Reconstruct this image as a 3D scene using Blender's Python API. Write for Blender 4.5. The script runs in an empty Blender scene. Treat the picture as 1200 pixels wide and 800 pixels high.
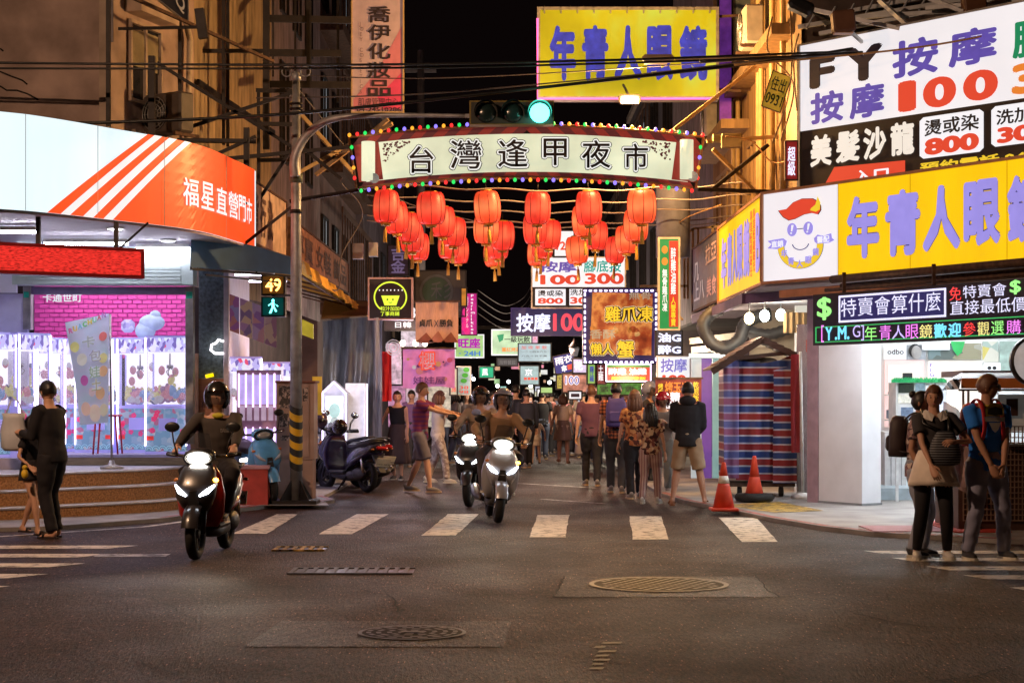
import bpy, bmesh, math, random
from mathutils import Vector, Matrix, noise as mnoise
R = math.radians
PI = math.pi
S = bpy.context.scene
C = bpy.context.collection
random.seed(7)
# ---------------------------------------------------------------- camera
FP = 2100.0            # focal length in photo pixels
VX, VY, EH = 592.0, 465.0, 1.55
cam = bpy.data.objects.new('camera', bpy.data.cameras.new('camera'))
C.objects.link(cam)
cam.location = (0, 0, EH)
cam.rotation_euler = (R(90), 0, 0)
cam.data.sensor_width = 36
cam.data.lens = 36 * FP / 1200
cam.data.shift_x = (600 - VX) / 1200
cam.data.shift_y = (VY - 400) / 1200
cam.data.clip_start = .1
cam.data.clip_end = 2000
S.camera = cam
# ---------------------------------------------------------------- world: a night sky
w = bpy.data.worlds.new('World'); S.world = w; w.use_nodes = True
nt = w.node_tree
bg = nt.nodes['Background']
sky = nt.nodes.new('ShaderNodeTexSky'); sky.sky_type = 'NISHITA'; sky.sun_disc = False
sky.sun_elevation = R(-8); sky.sun_rotation = R(200)
tint = nt.nodes.new('ShaderNodeMix'); tint.data_type = 'RGBA'; tint.inputs[0].default_value = .75
tint.inputs[7].default_value = (.30, .16, .16, 1)
nt.links.new(sky.outputs[0], tint.inputs[6])
nt.links.new(tint.outputs[2], bg.inputs[0])
bg.inputs[1].default_value = .012
S.view_settings.view_transform = 'Standard'
S.view_settings.look = 'None'
S.view_settings.exposure = 0
S.view_settings.gamma = 1
cy = S.cycles
cy.max_bounces = 5; cy.diffuse_bounces = 2; cy.glossy_bounces = 3; cy.transmission_bounces = 4
cy.transparent_max_bounces = 8; cy.caustics_reflective = False; cy.caustics_refractive = False
cy.sample_clamp_indirect = 4; cy.use_denoising = True
EXTRA = []
# ---------------------------------------------------------------- helpers
def W(px, py, D):
    return Vector(((px - VX) * D / FP, D, EH - (py - VY) * D / FP))
def G(px, py, z=0.0):            # the point at height z seen at that pixel
    D = (EH - z) * FP / (py - VY)
    return Vector(((px - VX) * D / FP, D, z))
MC = {}
def M(key, col=(.5, .5, .5), rough=.6, metal=0, emit=0, ecol=None, var=.18, vs=6, bump=0, bs=60, spec=.5, coat=0, alpha=1, trans=0, light=True, ramp=None, streak=None):
    if key in MC: return MC[key]
    if emit > .3: ecol = ecol or col; col = tuple(c * .3 for c in col)      # lit faces are translucent sheets: most of their colour comes from the lamp inside
    m = bpy.data.materials.new(key); m.use_nodes = True
    n = m.node_tree.nodes; l = m.node_tree.links
    b = n['Principled BSDF']
    b.inputs['Roughness'].default_value = rough; b.inputs['Metallic'].default_value = metal
    b.inputs['Specular IOR Level'].default_value = spec; b.inputs['Coat Weight'].default_value = coat
    b.inputs['Alpha'].default_value = alpha; b.inputs['Transmission Weight'].default_value = trans
    c4 = (*col, 1); b.inputs['Base Color'].default_value = c4
    tc = n.new('ShaderNodeTexCoord')
    if var > 0:
        nz = n.new('ShaderNodeTexNoise'); nz.inputs['Scale'].default_value = vs; nz.inputs['Detail'].default_value = 5
        if streak:
            mp = n.new('ShaderNodeMapping'); mp.inputs['Scale'].default_value = streak
            l.new(tc.outputs['Object'], mp.inputs[0]); l.new(mp.outputs[0], nz.inputs['Vector'])
        else: l.new(tc.outputs['Object'], nz.inputs['Vector'])
        mr = n.new('ShaderNodeMapRange'); mr.inputs[1].default_value = .3; mr.inputs[2].default_value = .7
        mr.inputs[3].default_value = 1 - var; mr.inputs[4].default_value = 1 + var
        l.new(nz.outputs[0], mr.inputs[0])
        mx = n.new('ShaderNodeVectorMath'); mx.operation = 'SCALE'; mx.inputs[0].default_value = col
        l.new(mr.outputs[0], mx.inputs['Scale']); l.new(mx.outputs[0], b.inputs['Base Color'])
    if bump > 0:
        nb = n.new('ShaderNodeTexNoise'); nb.inputs['Scale'].default_value = bs; nb.inputs['Detail'].default_value = 4
        l.new(tc.outputs['Object'], nb.inputs['Vector'])
        bp = n.new('ShaderNodeBump'); bp.inputs['Strength'].default_value = bump; bp.inputs['Distance'].default_value = .01
        l.new(nb.outputs[0], bp.inputs['Height']); l.new(bp.outputs[0], b.inputs['Normal'])
    if emit > 0:
        ec = ecol or col
        b.inputs['Emission Color'].default_value = (*ec, 1)
        b.inputs['Emission Strength'].default_value = emit
        if var > 0 and emit < 8:
            ms = n.new('ShaderNodeMath'); ms.operation = 'MULTIPLY'; ms.inputs[1].default_value = emit
            l.new(mr.outputs[0], ms.inputs[0]); l.new(ms.outputs[0], b.inputs['Emission Strength'])
        if not light: m.cycles.emission_sampling = 'NONE'
    MC[key] = m
    return m
def nodes_of(m): return m.node_tree.nodes, m.node_tree.links, m.node_tree.nodes['Principled BSDF']
def pattern(key, kind, cols, scale=(1, 1, 1), rough=.7, emit=0, light=True, thr=None, coords='Object', bump=0):
    """procedural prints: stripes, plaid, spots, dots, noise"""
    if key in MC: return MC[key]
    m = M(key, cols[0], rough, var=0, emit=emit, light=light)
    n, l, b = nodes_of(m)
    tc = n.new('ShaderNodeTexCoord'); mp = n.new('ShaderNodeMapping'); mp.inputs['Scale'].default_value = scale
    l.new(tc.outputs[coords], mp.inputs[0])
    rp = n.new('ShaderNodeValToRGB'); rp.color_ramp.interpolation = 'CONSTANT'
    e = rp.color_ramp.elements
    while len(e) < len(cols): e.new(.5)
    thr = thr or [i / len(cols) for i in range(len(cols))]
    for i, c in enumerate(cols): e[i].position = thr[i]; e[i].color = (*c, 1)
    if kind in ('stripes_z', 'stripes_x'):
        sp = n.new('ShaderNodeSeparateXYZ'); l.new(mp.outputs[0], sp.inputs[0])
        fr = n.new('ShaderNodeMath'); fr.operation = 'FRACT'
        l.new(sp.outputs[2 if kind == 'stripes_z' else 0], fr.inputs[0]); src = fr.outputs[0]
    elif kind == 'plaid':
        sp = n.new('ShaderNodeSeparateXYZ'); l.new(mp.outputs[0], sp.inputs[0])
        outs = []
        for a in (0, 2):
            fr = n.new('ShaderNodeMath'); fr.operation = 'FRACT'; l.new(sp.outputs[a], fr.inputs[0])
            gt = n.new('ShaderNodeMath'); gt.operation = 'GREATER_THAN'; gt.inputs[1].default_value = .5
            l.new(fr.outputs[0], gt.inputs[0]); outs.append(gt.outputs[0])
        ad = n.new('ShaderNodeMath'); ad.operation = 'ADD'; l.new(outs[0], ad.inputs[0]); l.new(outs[1], ad.inputs[1])
        ml = n.new('ShaderNodeMath'); ml.operation = 'MULTIPLY'; ml.inputs[1].default_value = .49; l.new(ad.outputs[0], ml.inputs[0]); src = ml.outputs[0]
    elif kind == 'spots':
        vo = n.new('ShaderNodeTexVoronoi'); vo.inputs['Scale'].default_value = 1; l.new(mp.outputs[0], vo.inputs['Vector'])
        src = vo.outputs['Distance']
    elif kind == 'cells':
        vo = n.new('ShaderNodeTexVoronoi'); vo.inputs['Scale'].default_value = 1; l.new(mp.outputs[0], vo.inputs['Vector'])
        sp = n.new('ShaderNodeSeparateColor'); l.new(vo.outputs['Color'], sp.inputs[0]); src = sp.outputs[0]
    else:
        nz = n.new('ShaderNodeTexNoise'); nz.inputs['Scale'].default_value = 1; nz.inputs['Detail'].default_value = 4
        l.new(mp.outputs[0], nz.inputs['Vector']); src = nz.outputs[0]
        rp.color_ramp.interpolation = 'LINEAR' if kind == 'blend' else 'CONSTANT'
    l.new(src, rp.inputs[0]); l.new(rp.outputs[0], b.inputs['Base Color'])
    if emit > 0: l.new(rp.outputs[0], b.inputs['Emission Color'])
    if emit > .3:
        vm = n.new('ShaderNodeVectorMath'); vm.operation = 'SCALE'; vm.inputs['Scale'].default_value = .3; l.new(rp.outputs[0], vm.inputs[0]); l.new(vm.outputs[0], b.inputs['Base Color'])
    return m
class MB:
    """collects shapes; every face remembers its material"""
    def __init__(s, m=None): s.v = []; s.f = []; s.mi = []; s.ms = []; s.sm = []; s.cur = 0; s.smooth = False; s.mat(m)
    def mat(s, m):
        if m not in s.ms: s.ms.append(m)
        s.cur = s.ms.index(m); return s
    def add(s, vs, fs, smooth=None):
        o = len(s.v); s.v += [Vector(p) for p in vs]
        for f in fs:
            s.f.append([i + o for i in f]); s.mi.append(s.cur); s.sm.append(s.smooth if smooth is None else smooth)
        return s
    def box(s, x0, x1, y0, y1, z0, z1, rot=None, piv=None):
        vs = [Vector((x, y, z)) for x in (x0, x1) for y in (y0, y1) for z in (z0, z1)]
        if rot is not None:
            piv = Vector(piv) if piv is not None else Vector(((x0 + x1) / 2, (y0 + y1) / 2, (z0 + z1) / 2))
            m = rot if isinstance(rot, Matrix) else Matrix.Rotation(rot, 3, 'Z')
            vs = [m @ (p - piv) + piv for p in vs]
        return s.add(vs, [(0, 1, 3, 2), (4, 6, 7, 5), (0, 4, 5, 1), (2, 3, 7, 6), (0, 2, 6, 4), (1, 5, 7, 3)], False)
    def cbox(s, c, sz, rot=None, bev=0):
        c = Vector(c); x, y, z = [a / 2 for a in sz]
        if bev <= 0: return s.box(c.x - x, c.x + x, c.y - y, c.y + y, c.z - z, c.z + z, rot)
        b = min(bev, x * .9, z * .9)
        pr = [(-x + b, -z), (x - b, -z), (x, -z + b), (x, z - b), (x - b, z), (-x + b, z), (-x, z - b), (-x, -z + b)]
        m = rot if isinstance(rot, Matrix) else (Matrix.Rotation(rot, 3, 'Z') if rot else Matrix.Identity(3))
        b2 = min(b, y * .9)
        rings = []
        for yy, k in ((-y, b2), (-y + b2, 0), (y - b2, 0), (y, b2)):
            rings.append([c + m @ Vector((px * (x - k) / x, yy, pz * (z - k) / z)) for px, pz in pr])
        return s.rings(rings, True, True)
    def rings(s, rings, cap0=True, cap1=True, closed=True, smooth=None):
        n = len(rings[0]); vs = [p for r in rings for p in r]; fs = []
        for i in range(len(rings) - 1):
            for j in range(n if closed else n - 1):
                k = (j + 1) % n
                fs.append((i * n + j, i * n + k, (i + 1) * n + k, (i + 1) * n + j))
        if closed:
            if cap0: fs.append(tuple(reversed(range(n))))
            if cap1: fs.append(tuple((len(rings) - 1) * n + j for j in range(n)))
        return s.add(vs, fs, smooth)
    def tube(s, pts, rad, n=8, flat=1.0, up=None, smooth=True, rounded=False):
        pts = [Vector(p) for p in pts]
        if not isinstance(rad, (list, tuple)): rad = [rad] * len(pts)
        rad = list(rad)
        if rounded:
            d0 = (pts[0] - pts[1]).normalized(); d1 = (pts[-1] - pts[-2]).normalized()
            r0, r1 = rad[0], rad[-1]; X_ = lambda r, k: (r[0] * k, r[1] * k) if isinstance(r, tuple) else r * k; m0 = max(r0) if isinstance(r0, tuple) else r0; m1 = max(r1) if isinstance(r1, tuple) else r1
            pts = [pts[0] + d0 * m0 * .95, pts[0] + d0 * m0 * .6] + pts + [pts[-1] + d1 * m1 * .6, pts[-1] + d1 * m1 * .95]
            rad = [X_(r0, .3), X_(r0, .8)] + rad + [X_(r1, .8), X_(r1, .3)]
        rs = []; prev = None
        for i, p in enumerate(pts):
            t = (pts[min(i + 1, len(pts) - 1)] - pts[max(i - 1, 0)])
            t = t.normalized() if t.length > 1e-9 else Vector((0, 0, 1))
            if prev is None:
                a = Vector(up) if up is not None else (Vector((1, 0, 0)) if abs(t.x) < .8 else Vector((0, 1, 0)))
            else: a = prev
            a = (a - t * a.dot(t)).normalized(); b = t.cross(a); prev = a
            r = rad[i]; ra, rb = (r if isinstance(r, tuple) else (r, r * flat))
            rs.append([p + a * math.cos(2 * PI * j / n) * ra + b * math.sin(2 * PI * j / n) * rb for j in range(n)])
        return s.rings(rs, True, True, smooth=smooth)
    def cyl(s, a, b, r, n=12, r2=None, smooth=True): return s.tube([a, b], [r, r if r2 is None else r2], n, smooth=smooth)
    def lathe(s, c, prof, n=16, axis='Z', smooth=True, sx=1, sy=1):
        c = Vector(c); rs = []
        for r, h in prof:
            ring = []
            for j in range(n):
                a = 2 * PI * j / n; x, y = r * math.cos(a) * sx, r * math.sin(a) * sy
                ring.append(c + (Vector((x, y, h)) if axis == 'Z' else Vector((x, -h, y)) if axis == 'Y' else Vector((h, x, y))))
            rs.append(ring)
        return s.rings(rs, True, True, smooth=smooth)
    def ell(s, c, rx, ry, rz, n=12, m=8, fn=None, rot=None):
        c = Vector(c); rs = []
        for i in range(m + 1):
            a = -PI / 2 + PI * i / m; a = max(min(a, PI / 2 - .12), -PI / 2 + .12)
            ring = []
            for j in range(n):
                t = 2 * PI * j / n
                p = Vector((math.cos(a) * math.cos(t), math.cos(a) * math.sin(t), math.sin(a)))
                if fn: p = fn(p)
                p = Vector((p.x * rx, p.y * ry, p.z * rz))
                if rot is not None: p = rot @ p
                ring.append(c + p)
            rs.append(ring)
        return s.rings(rs, True, True, smooth=True)
    def prism(s, poly, off, smooth=False):
        """polygon (3D points) pushed along the vector off"""
        poly = [Vector(p) for p in poly]; off = Vector(off); n = len(poly)
        return s.add(poly + [p + off for p in poly], [tuple(reversed(range(n))), tuple(range(n, 2 * n))] + [(i, (i + 1) % n, (i + 1) % n + n, i + n) for i in range(n)], smooth)
    def quad(s, *p): return s.add(p, [tuple(range(len(p)))], False)
    def bar(s, a, b, t=.04, t2=None):
        a, b = Vector(a), Vector(b); t2 = t2 or t
        d = (b - a).normalized(); u = Vector((0, 0, 1)) if abs(d.z) < .95 else Vector((0, 1, 0))
        x = d.cross(u).normalized() * t / 2; y = x.cross(d).normalized() * t2 / 2
        return s.rings([[a - x - y, a + x - y, a + x + y, a - x + y], [b - x - y, b + x - y, b + x + y, b - x + y]], smooth=False)
    def join(s, o, mtx=None):
        base = len(s.v); s.v += [(mtx @ p if mtx else p.copy()) for p in o.v]
        for f, mi, sm in zip(o.f, o.mi, o.sm):
            s.mat(o.ms[mi]); s.f.append([i + base for i in f]); s.mi.append(s.cur); s.sm.append(sm)
        return s
    def mesh(s, name, inv=None):
        me = bpy.data.meshes.new(name)
        me.from_pydata([tuple(inv @ p if inv else p) for p in s.v], [], s.f)
        for m in s.ms: me.materials.append(m)
        me.polygons.foreach_set('material_index', s.mi); me.polygons.foreach_set('use_smooth', s.sm)
        bm = bmesh.new(); bm.from_mesh(me); bmesh.ops.recalc_face_normals(bm, faces=bm.faces); bm.to_mesh(me); bm.free()
        me.update(); return me
MTX = {}
class TV(tuple): pass
def thing(name, label, cat, loc=(0, 0, 0), rz=0, group=None):
    o = bpy.data.objects.new(name, None); C.objects.link(o); o.empty_display_size = .1
    o.location = loc; o.rotation_euler = (0, 0, rz); o['label'] = label; o['category'] = cat
    if group: o['group'] = group
    MTX[o] = (Matrix.Translation(Vector(loc)) @ Matrix.Rotation(rz, 4, 'Z')).inverted()
    return o
def part(name, mb, parent, world=True, label=None, kind=None):
    """links a mesh under its thing; world=True when the builder holds world coordinates"""
    me = mb.mesh(name, MTX.get(parent) if world else None) if isinstance(mb, MB) else mb
    o = bpy.data.objects.new(name, me); C.objects.link(o); o.parent = parent
    if world and parent in MTX: MTX[o] = MTX[parent]
    if label: o['label'] = label
    if kind: o['kind'] = kind
    return o
def solo(name, mb, label=None, cat=None, group=None, kind=None, loc=None):
    """a thing that is one mesh; its origin sits at loc"""
    inv = Matrix.Translation(-Vector(loc)) if loc is not None else None
    o = bpy.data.objects.new(name, mb.mesh(name, inv)); C.objects.link(o)
    if loc is not None: o.location = loc
    if label: o['label'] = label
    if cat: o['category'] = cat
    if group: o['group'] = group
    if kind: o['kind'] = kind
    return o
def struct(name, mb): return solo(name, mb, kind='structure')
def copy_thing(o, loc, rz=None, label=None):
    r = o.copy(); C.objects.link(r); r.location = loc
    if rz is not None: r.rotation_euler = (0, 0, rz)
    if label: r['label'] = label
    for ch in o.children:
        c = ch.copy(); C.objects.link(c); c.parent = r
        for g in ch.children:
            d = g.copy(); C.objects.link(d); d.parent = c
    return r
# text -------------------------------------------------------------
TX = {}
def text_data(body, bold=0.0):
    """verts/faces of a line of text scaled to the unit box"""
    k = (body, bold)
    if k in TX: return TX[k]
    cu = bpy.data.curves.new('lettering', 'FONT'); cu.body = body; cu.offset = 0; cu.resolution_u = 5 if body.isascii() else 2; cu.fill_mode = 'FRONT'
    cu.space_line = .95
    o = bpy.data.objects.new('lettering', cu); C.objects.link(o)
    dg = bpy.context.evaluated_depsgraph_get(); me = o.evaluated_get(dg).to_mesh()
    vs = [v.co.copy() for v in me.vertices]; fs = [tuple(p.vertices) for p in me.polygons]
    o.to_mesh_clear(); bpy.data.objects.remove(o); bpy.data.curves.remove(cu)
    x0 = min(v.x for v in vs); x1 = max(v.x for v in vs); y0 = min(v.y for v in vs); y1 = max(v.y for v in vs)
    if bold > .006:                 # heavier strokes: the glyph again, nudged eight ways, each a hair in front
        e = bold; n = len(vs); v2 = []; f2 = []; dirs = [(0, 0)] + [(math.cos(PI * q / 4), math.sin(PI * q / 4)) for q in range(8)]
        for q, (dx, dy) in enumerate(dirs):
            v2 += [Vector((v.x + dx * e, v.y + dy * e, q)) for v in vs]; f2 += [tuple(i + q * n for i in f_) for f_ in fs]
        vs, fs = v2, f2; x0 -= e; x1 += e; y0 -= e; y1 += e
    else: vs = [Vector((v.x, v.y, 0)) for v in vs]
    vs = [TV(((v.x - x0) / (x1 - x0 or 1), (v.y - y0) / (y1 - y0 or 1))) for v in vs]
    TX[k] = (vs, fs); return TX[k]
class Fr:
    """a flat face: origin at its lower left as seen from the front, right, up, normal towards the viewer"""
    def __init__(s, o, r, w, h, up=(0, 0, 1)):
        s.o = Vector(o); s.r = Vector(r).normalized(); s.u = Vector(up).normalized(); s.n = s.r.cross(s.u).normalized(); s.w = w; s.h = h
    def p(s, a, b, d=0): return s.o + s.r * a * s.w + s.u * b * s.h + s.n * d
    def text(s, mb, body, a0, b0, a1, b1, d=.006, bold=0.0, slant=0, wave=None):
        vs, fs = text_data(body, bold); n = len(vs) // 9 if bold > .006 else len(vs)
        mb.add([s.p(a0 + (a1 - a0) * x + slant * y, b0 + (b1 - b0) * y + (wave(a0 + (a1 - a0) * x) if wave else 0), d + .0003 * (i // n)) for i, (x, y) in enumerate(vs)], fs, False); return mb
    def rect(s, mb, a0, b0, a1, b1, d=.003):
        mb.quad(s.p(a0, b0, d), s.p(a1, b0, d), s.p(a1, b1, d), s.p(a0, b1, d)); return mb
    def poly(s, mb, pts, d=.003):
        mb.add([s.p(a, b, d) for a, b in pts], [tuple(range(len(pts)))], False); return mb
    def disc(s, mb, a, b, ra, rb, d=.005, n=24):
        return s.poly(mb, [(a + ra * math.cos(2 * PI * i / n), b + rb * math.sin(2 * PI * i / n)) for i in range(n)], d)
    def ring(s, mb, a, b, ra, rb, t, d=.005, a0=0, a1=360, n=32):
        vs = []; asp = s.w / s.h
        for i in range(n + 1):
            q = R(a0 + (a1 - a0) * i / n)
            vs += [s.p(a + ra * math.cos(q), b + rb * math.sin(q), d), s.p(a + (ra - t) * math.cos(q), b + (rb - t * asp) * math.sin(q), d)]
        mb.add(vs, [(2 * i, 2 * i + 1, 2 * i + 3, 2 * i + 2) for i in range(n)], False); return mb
def face(x0, y0, x1, y1, D):       # a face square to the street, given as a photo rectangle at distance D
    a = W(x0, y1, D); b = W(x1, y0, D)
    return Fr(a, (1, 0, 0), b.x - a.x, b.z - a.z)
def gface(p0, p1, z0, z1):         # upright face between two plan points
    a = Vector((p0[0], p0[1], z0)); b = Vector((p1[0], p1[1], z0))
    return Fr(a, b - a, (b - a).length, z1 - z0)
def sface(f, px):                  # where photo column px meets the face, as a fraction of its width
    k = (px - VX) / FP
    return (k * f.o.y - f.o.x) / (f.r.x - k * f.r.y) / f.w
def fbox(mb, f, a0, b0, a1, b1, d0, d1):
    p = [f.p(a, b, d) for a in (a0, a1) for d in (d0, d1) for b in (b0, b1)]
    return mb.add(p, [(0, 1, 3, 2), (4, 6, 7, 5), (0, 4, 5, 1), (2, 3, 7, 6), (0, 2, 6, 4), (1, 5, 7, 3)], False)
def sign(label, f, panel, depth=.12, frame=None, fw=.03, texts=(), name='shop_sign', cat='sign', group=None, stand=None, extra=None):
    """panel box, four frame bars and the lettering; texts: (body, a0, b0, a1, b1, material, bold[, d]) or a list of layers"""
    base = f.p(.5, 0)
    t = thing(name, label, cat, base, 0, group)
    mb = MB(M('sign_back', (.12, .11, .1), .6)); fbox(mb, f, 0, 0, 1, 1, -depth, -.004); mb.mat(panel); f.rect(mb, 0, 0, 1, 1, 0)
    part('panel', mb, t)
    if frame:
        mb = MB(frame); a, b = fw / f.w, fw / f.h
        for q in ((-a, -b, 1 + a, 0), (-a, 1, 1 + a, 1 + b), (-a, 0, 0, 1), (1, 0, 1 + a, 1)): fbox(mb, f, *q, -depth - .01, .02)
        part('frame', mb, t)
    for q in texts:
        mb = MB(q[5]); f.text(mb, *q[:5], d=q[7] if len(q) > 7 else .008, bold=q[6]); part('lettering', mb, t)
    if extra: extra(f, t)
    if stand:
        mb = MB(M('rust_steel', (.10, .055, .035), .7, .5, var=.4))
        for a, b in stand: mb.bar(a, b, .04)
        part('bracket', mb, t)
    return t
# people -----------------------------------------------------------
def fuse(mb, vox, smooth=2):
    """one continuous surface out of overlapping shells"""
    me = mb.mesh('shell'); o = bpy.data.objects.new('shell', me); C.objects.link(o)
    r = o.modifiers.new('r', 'REMESH'); r.mode = 'VOXEL'; r.voxel_size = vox; r.use_smooth_shade = True
    s = o.modifiers.new('s', 'SMOOTH'); s.iterations = smooth; s.factor = .5
    dg = bpy.context.evaluated_depsgraph_get(); e = o.evaluated_get(dg); m2 = e.to_mesh()
    out = MB(mb.ms[0]); out.add([v.co.copy() for v in m2.vertices], [tuple(p.vertices) for p in m2.polygons], True)
    o.to_mesh_clear(); bpy.data.objects.remove(o); bpy.data.meshes.remove(me)
    return out
def ik(a, b, l1, l2, hint):
    a, b = Vector(a), Vector(b); d = b - a; L = d.length
    if L > (l1 + l2) * .995: b = a + d.normalized() * (l1 + l2) * .995; d = b - a; L = d.length
    x = (l1 * l1 - l2 * l2 + L * L) / (2 * L); h = math.sqrt(max(l1 * l1 - x * x, 0)); n = d.normalized()
    hv = Vector(hint); hv = (hv - n * hv.dot(n)).normalized()
    return a + n * x + hv * h, b
# ================================================================ lights of the place
def lamp_light(name, loc, power, col, size=.3, kind='AREA', rot=None, spread=None, spot=None):
    d = bpy.data.lights.new(name, kind); d.energy = power; d.color = col
    if kind == 'AREA':
        d.shape = 'RECTANGLE'; d.size = size; d.size_y = size * .5
        if spread: d.spread = R(spread)
    elif kind == 'SPOT': d.spot_size = R(spot or 90); d.spot_blend = .6; d.shadow_soft_size = size
    else: d.shadow_soft_size = size
    o = bpy.data.objects.new(name, d); C.objects.link(o); o.location = loc
    if rot: o.rotation_euler = rot
    return o
SOD = (1, .54, .19)
def aim(o, tgt):
    o.rotation_euler = (Vector(tgt) - o.location).to_track_quat('-Z', 'Y').to_euler()
# ================================================================ common materials
steel = M('dark_steel', (.03, .025, .024), .55, .6, var=.3)
rust = M('rusty_steel', (.09, .045, .028), .75, .3, var=.5, vs=14)
galv = M('galvanised', (.42, .40, .38), .42, .7, var=.25, vs=9)
black = M('black_plastic', (.012, .012, .013), .4)
rubber = M('rubber', (.015, .015, .015), .8, bump=.2)
white_p = M('white_paint', (.75, .75, .74), .45)
cream = M('cream_paint', (.62, .56, .46), .6)
glass = M('glass', (.9, .92, .95), .05, alpha=.12, var=0)
chrome = M('chrome', (.7, .7, .7), .15, 1, var=0)
# ================================================================ road
def road_mat(key, base, glossy=.5, tintv=.5, sp_=.10):
    m = M(key, base, .55, var=0, spec=sp_); n, l, b = nodes_of(m)
    tc = n.new('ShaderNodeTexCoord')
    def nz(sc, det=6, map_=None, rough=.6):
        t = n.new('ShaderNodeTexNoise'); t.inputs['Scale'].default_value = sc; t.inputs['Detail'].default_value = det; t.inputs['Roughness'].default_value = rough
        if map_:
            mp = n.new('ShaderNodeMapping'); mp.inputs['Scale'].default_value = map_; l.new(tc.outputs['Object'], mp.inputs[0]); l.new(mp.outputs[0], t.inputs['Vector'])
        else: l.new(tc.outputs['Object'], t.inputs['Vector'])
        return t
    def mr(src, a, b_, c, d):
        r = n.new('ShaderNodeMapRange'); r.inputs[1].default_value = a; r.inputs[2].default_value = b_; r.inputs[3].default_value = c; r.inputs[4].default_value = d
        l.new(src, r.inputs[0]); return r.outputs[0]
    def mul(x, y):
        q = n.new('ShaderNodeMath'); q.operation = 'MULTIPLY'; l.new(x, q.inputs[0]); l.new(y, q.inputs[1]); return q.outputs[0]
    big = mr(nz(.7, 6, (.7, .45, 1)).outputs[0], .3, .7, 1 - tintv, 1 + tintv)
    med = mr(nz(6, 6, (.9, .30, 1)).outputs[0], .3, .7, .72, 1.28)
    fine = mr(nz(42, 3, (1, .16, 1), .85).outputs[0], .38, .62, .15, 2.1)
    vo = n.new('ShaderNodeTexVoronoi'); vo.inputs['Scale'].default_value = 48; mpv = n.new('ShaderNodeMapping'); mpv.inputs['Scale'].default_value = (1, .22, 1); l.new(tc.outputs['Object'], mpv.inputs[0]); l.new(mpv.outputs[0], vo.inputs['Vector'])
    chip = mr(vo.outputs['Distance'], .14, .26, 7.0, 1.0)
    sc = n.new('ShaderNodeSeparateColor'); l.new(vo.outputs['Color'], sc.inputs[0])
    pick = n.new('ShaderNodeMath'); pick.operation = 'GREATER_THAN'; pick.inputs[1].default_value = .72; l.new(sc.outputs[0], pick.inputs[0])
    mixc = n.new('ShaderNodeMix'); l.new(pick.outputs[0], mixc.inputs[0]); mixc.inputs[2].default_value = 1; l.new(chip, mixc.inputs[3])
    tot = mul(mul(big, med), mul(fine, mixc.outputs[0]))
    # pale scuffs left over from old paint
    sn = nz(2.2, 9, (.8, .9, 1), .78); sc2 = mr(sn.outputs[0], .64, .74, 0, .5)
    sv = n.new('ShaderNodeVectorMath'); sv.operation = 'SCALE'; sv.inputs[0].default_value = base; l.new(tot, sv.inputs['Scale'])
    mx = n.new('ShaderNodeMix'); mx.data_type = 'RGBA'; l.new(mul(sc2, fine), mx.inputs[0]); l.new(sv.outputs[0], mx.inputs[6]); mx.inputs[7].default_value = (.11, .09, .08, 1)
    l.new(mx.outputs[2], b.inputs['Base Color'])
    l.new(mr(nz(1.1, 6, (.7, .5, 1)).outputs[0], .35, .65, glossy + .0, glossy + .14), b.inputs['Roughness'])
    bp = n.new('ShaderNodeBump'); bp.inputs['Strength'].default_value = .8; bp.inputs['Distance'].default_value = .008
    ad = n.new('ShaderNodeMath'); ad.operation = 'ADD'; l.new(fine, ad.inputs[0]); l.new(med, ad.inputs[1]); l.new(ad.outputs[0], bp.inputs['Height'])
    l.new(bp.outputs[0], b.inputs['Normal'])
    return m
asph = road_mat('asphalt', (.036, .0180, .0130), .50, .5)
asph2 = road_mat('asphalt_patch', (.034, .0185, .0145), .42, .4, .10)
conc = M('pavement_concrete', (.27, .25, .24), .6, var=.3, vs=2.2, bump=.35, bs=35)
struct('road', MB(asph).quad((-260, -40, 0), (260, -40, 0), (260, 420, 0), (-260, 420, 0)))
struct('road_patch', MB(asph2).quad(G(650, 699, .004), G(912, 699, .004), G(886, 675, .004), G(662, 675, .004)))
struct('road_patch', MB(asph2).quad(G(285, 757, .004), G(590, 757, .004), G(600, 727, .004), G(330, 727, .004)))
def sheet(name, pts, h, m, kerb=None):
    mb = MB(m); mb.prism([(x, y, -.02) for x, y in pts], (0, 0, h + .02)); return struct(name, mb)
RP = [(2.42, 90), (2.42, 28.2), (2.6, 26), (2.97, 24.2), (3.3, 22.3), (3.66, 20.9), (4.1, 19.9), (5.3, 18.9), (9, 18.2), (30, 18), (30, 90)]
LP_ = [(-2.75, 90), (-2.75, 27.2), (-2.5, 26.3), (-2.7, 25.3), (-3.3, 24.9), (-3.7, 23.9), (-4.2, 22.3), (-5.3, 20.8), (-9, 19.6), (-30, 19.4), (-30, 90)]
sheet('pavement', RP, .05, conc); sheet('pavement', LP_, .05, conc)
paint = M('road_paint', (.72, .70, .66), .6, var=.0)
def worn(key, col, lo=.38, hi=.5, sc=9):
    m = M(key, col, .6, var=0); n, l, b = nodes_of(m)
    tc = n.new('ShaderNodeTexCoord'); t = n.new('ShaderNodeTexNoise'); t.inputs['Scale'].default_value = sc; t.inputs['Detail'].default_value = 8; t.inputs['Roughness'].default_value = .7
    l.new(tc.outputs['Object'], t.inputs['Vector'])
    r = n.new('ShaderNodeValToRGB'); r.color_ramp.elements[0].position = lo; r.color_ramp.elements[1].position = hi
    r.color_ramp.elements[0].color = (.045, .034, .03, 1); r.color_ramp.elements[1].color = (*col, 1)
    l.new(t.outputs[0], r.inputs[0]); l.new(r.outputs[0], b.inputs['Base Color']); return m
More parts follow.
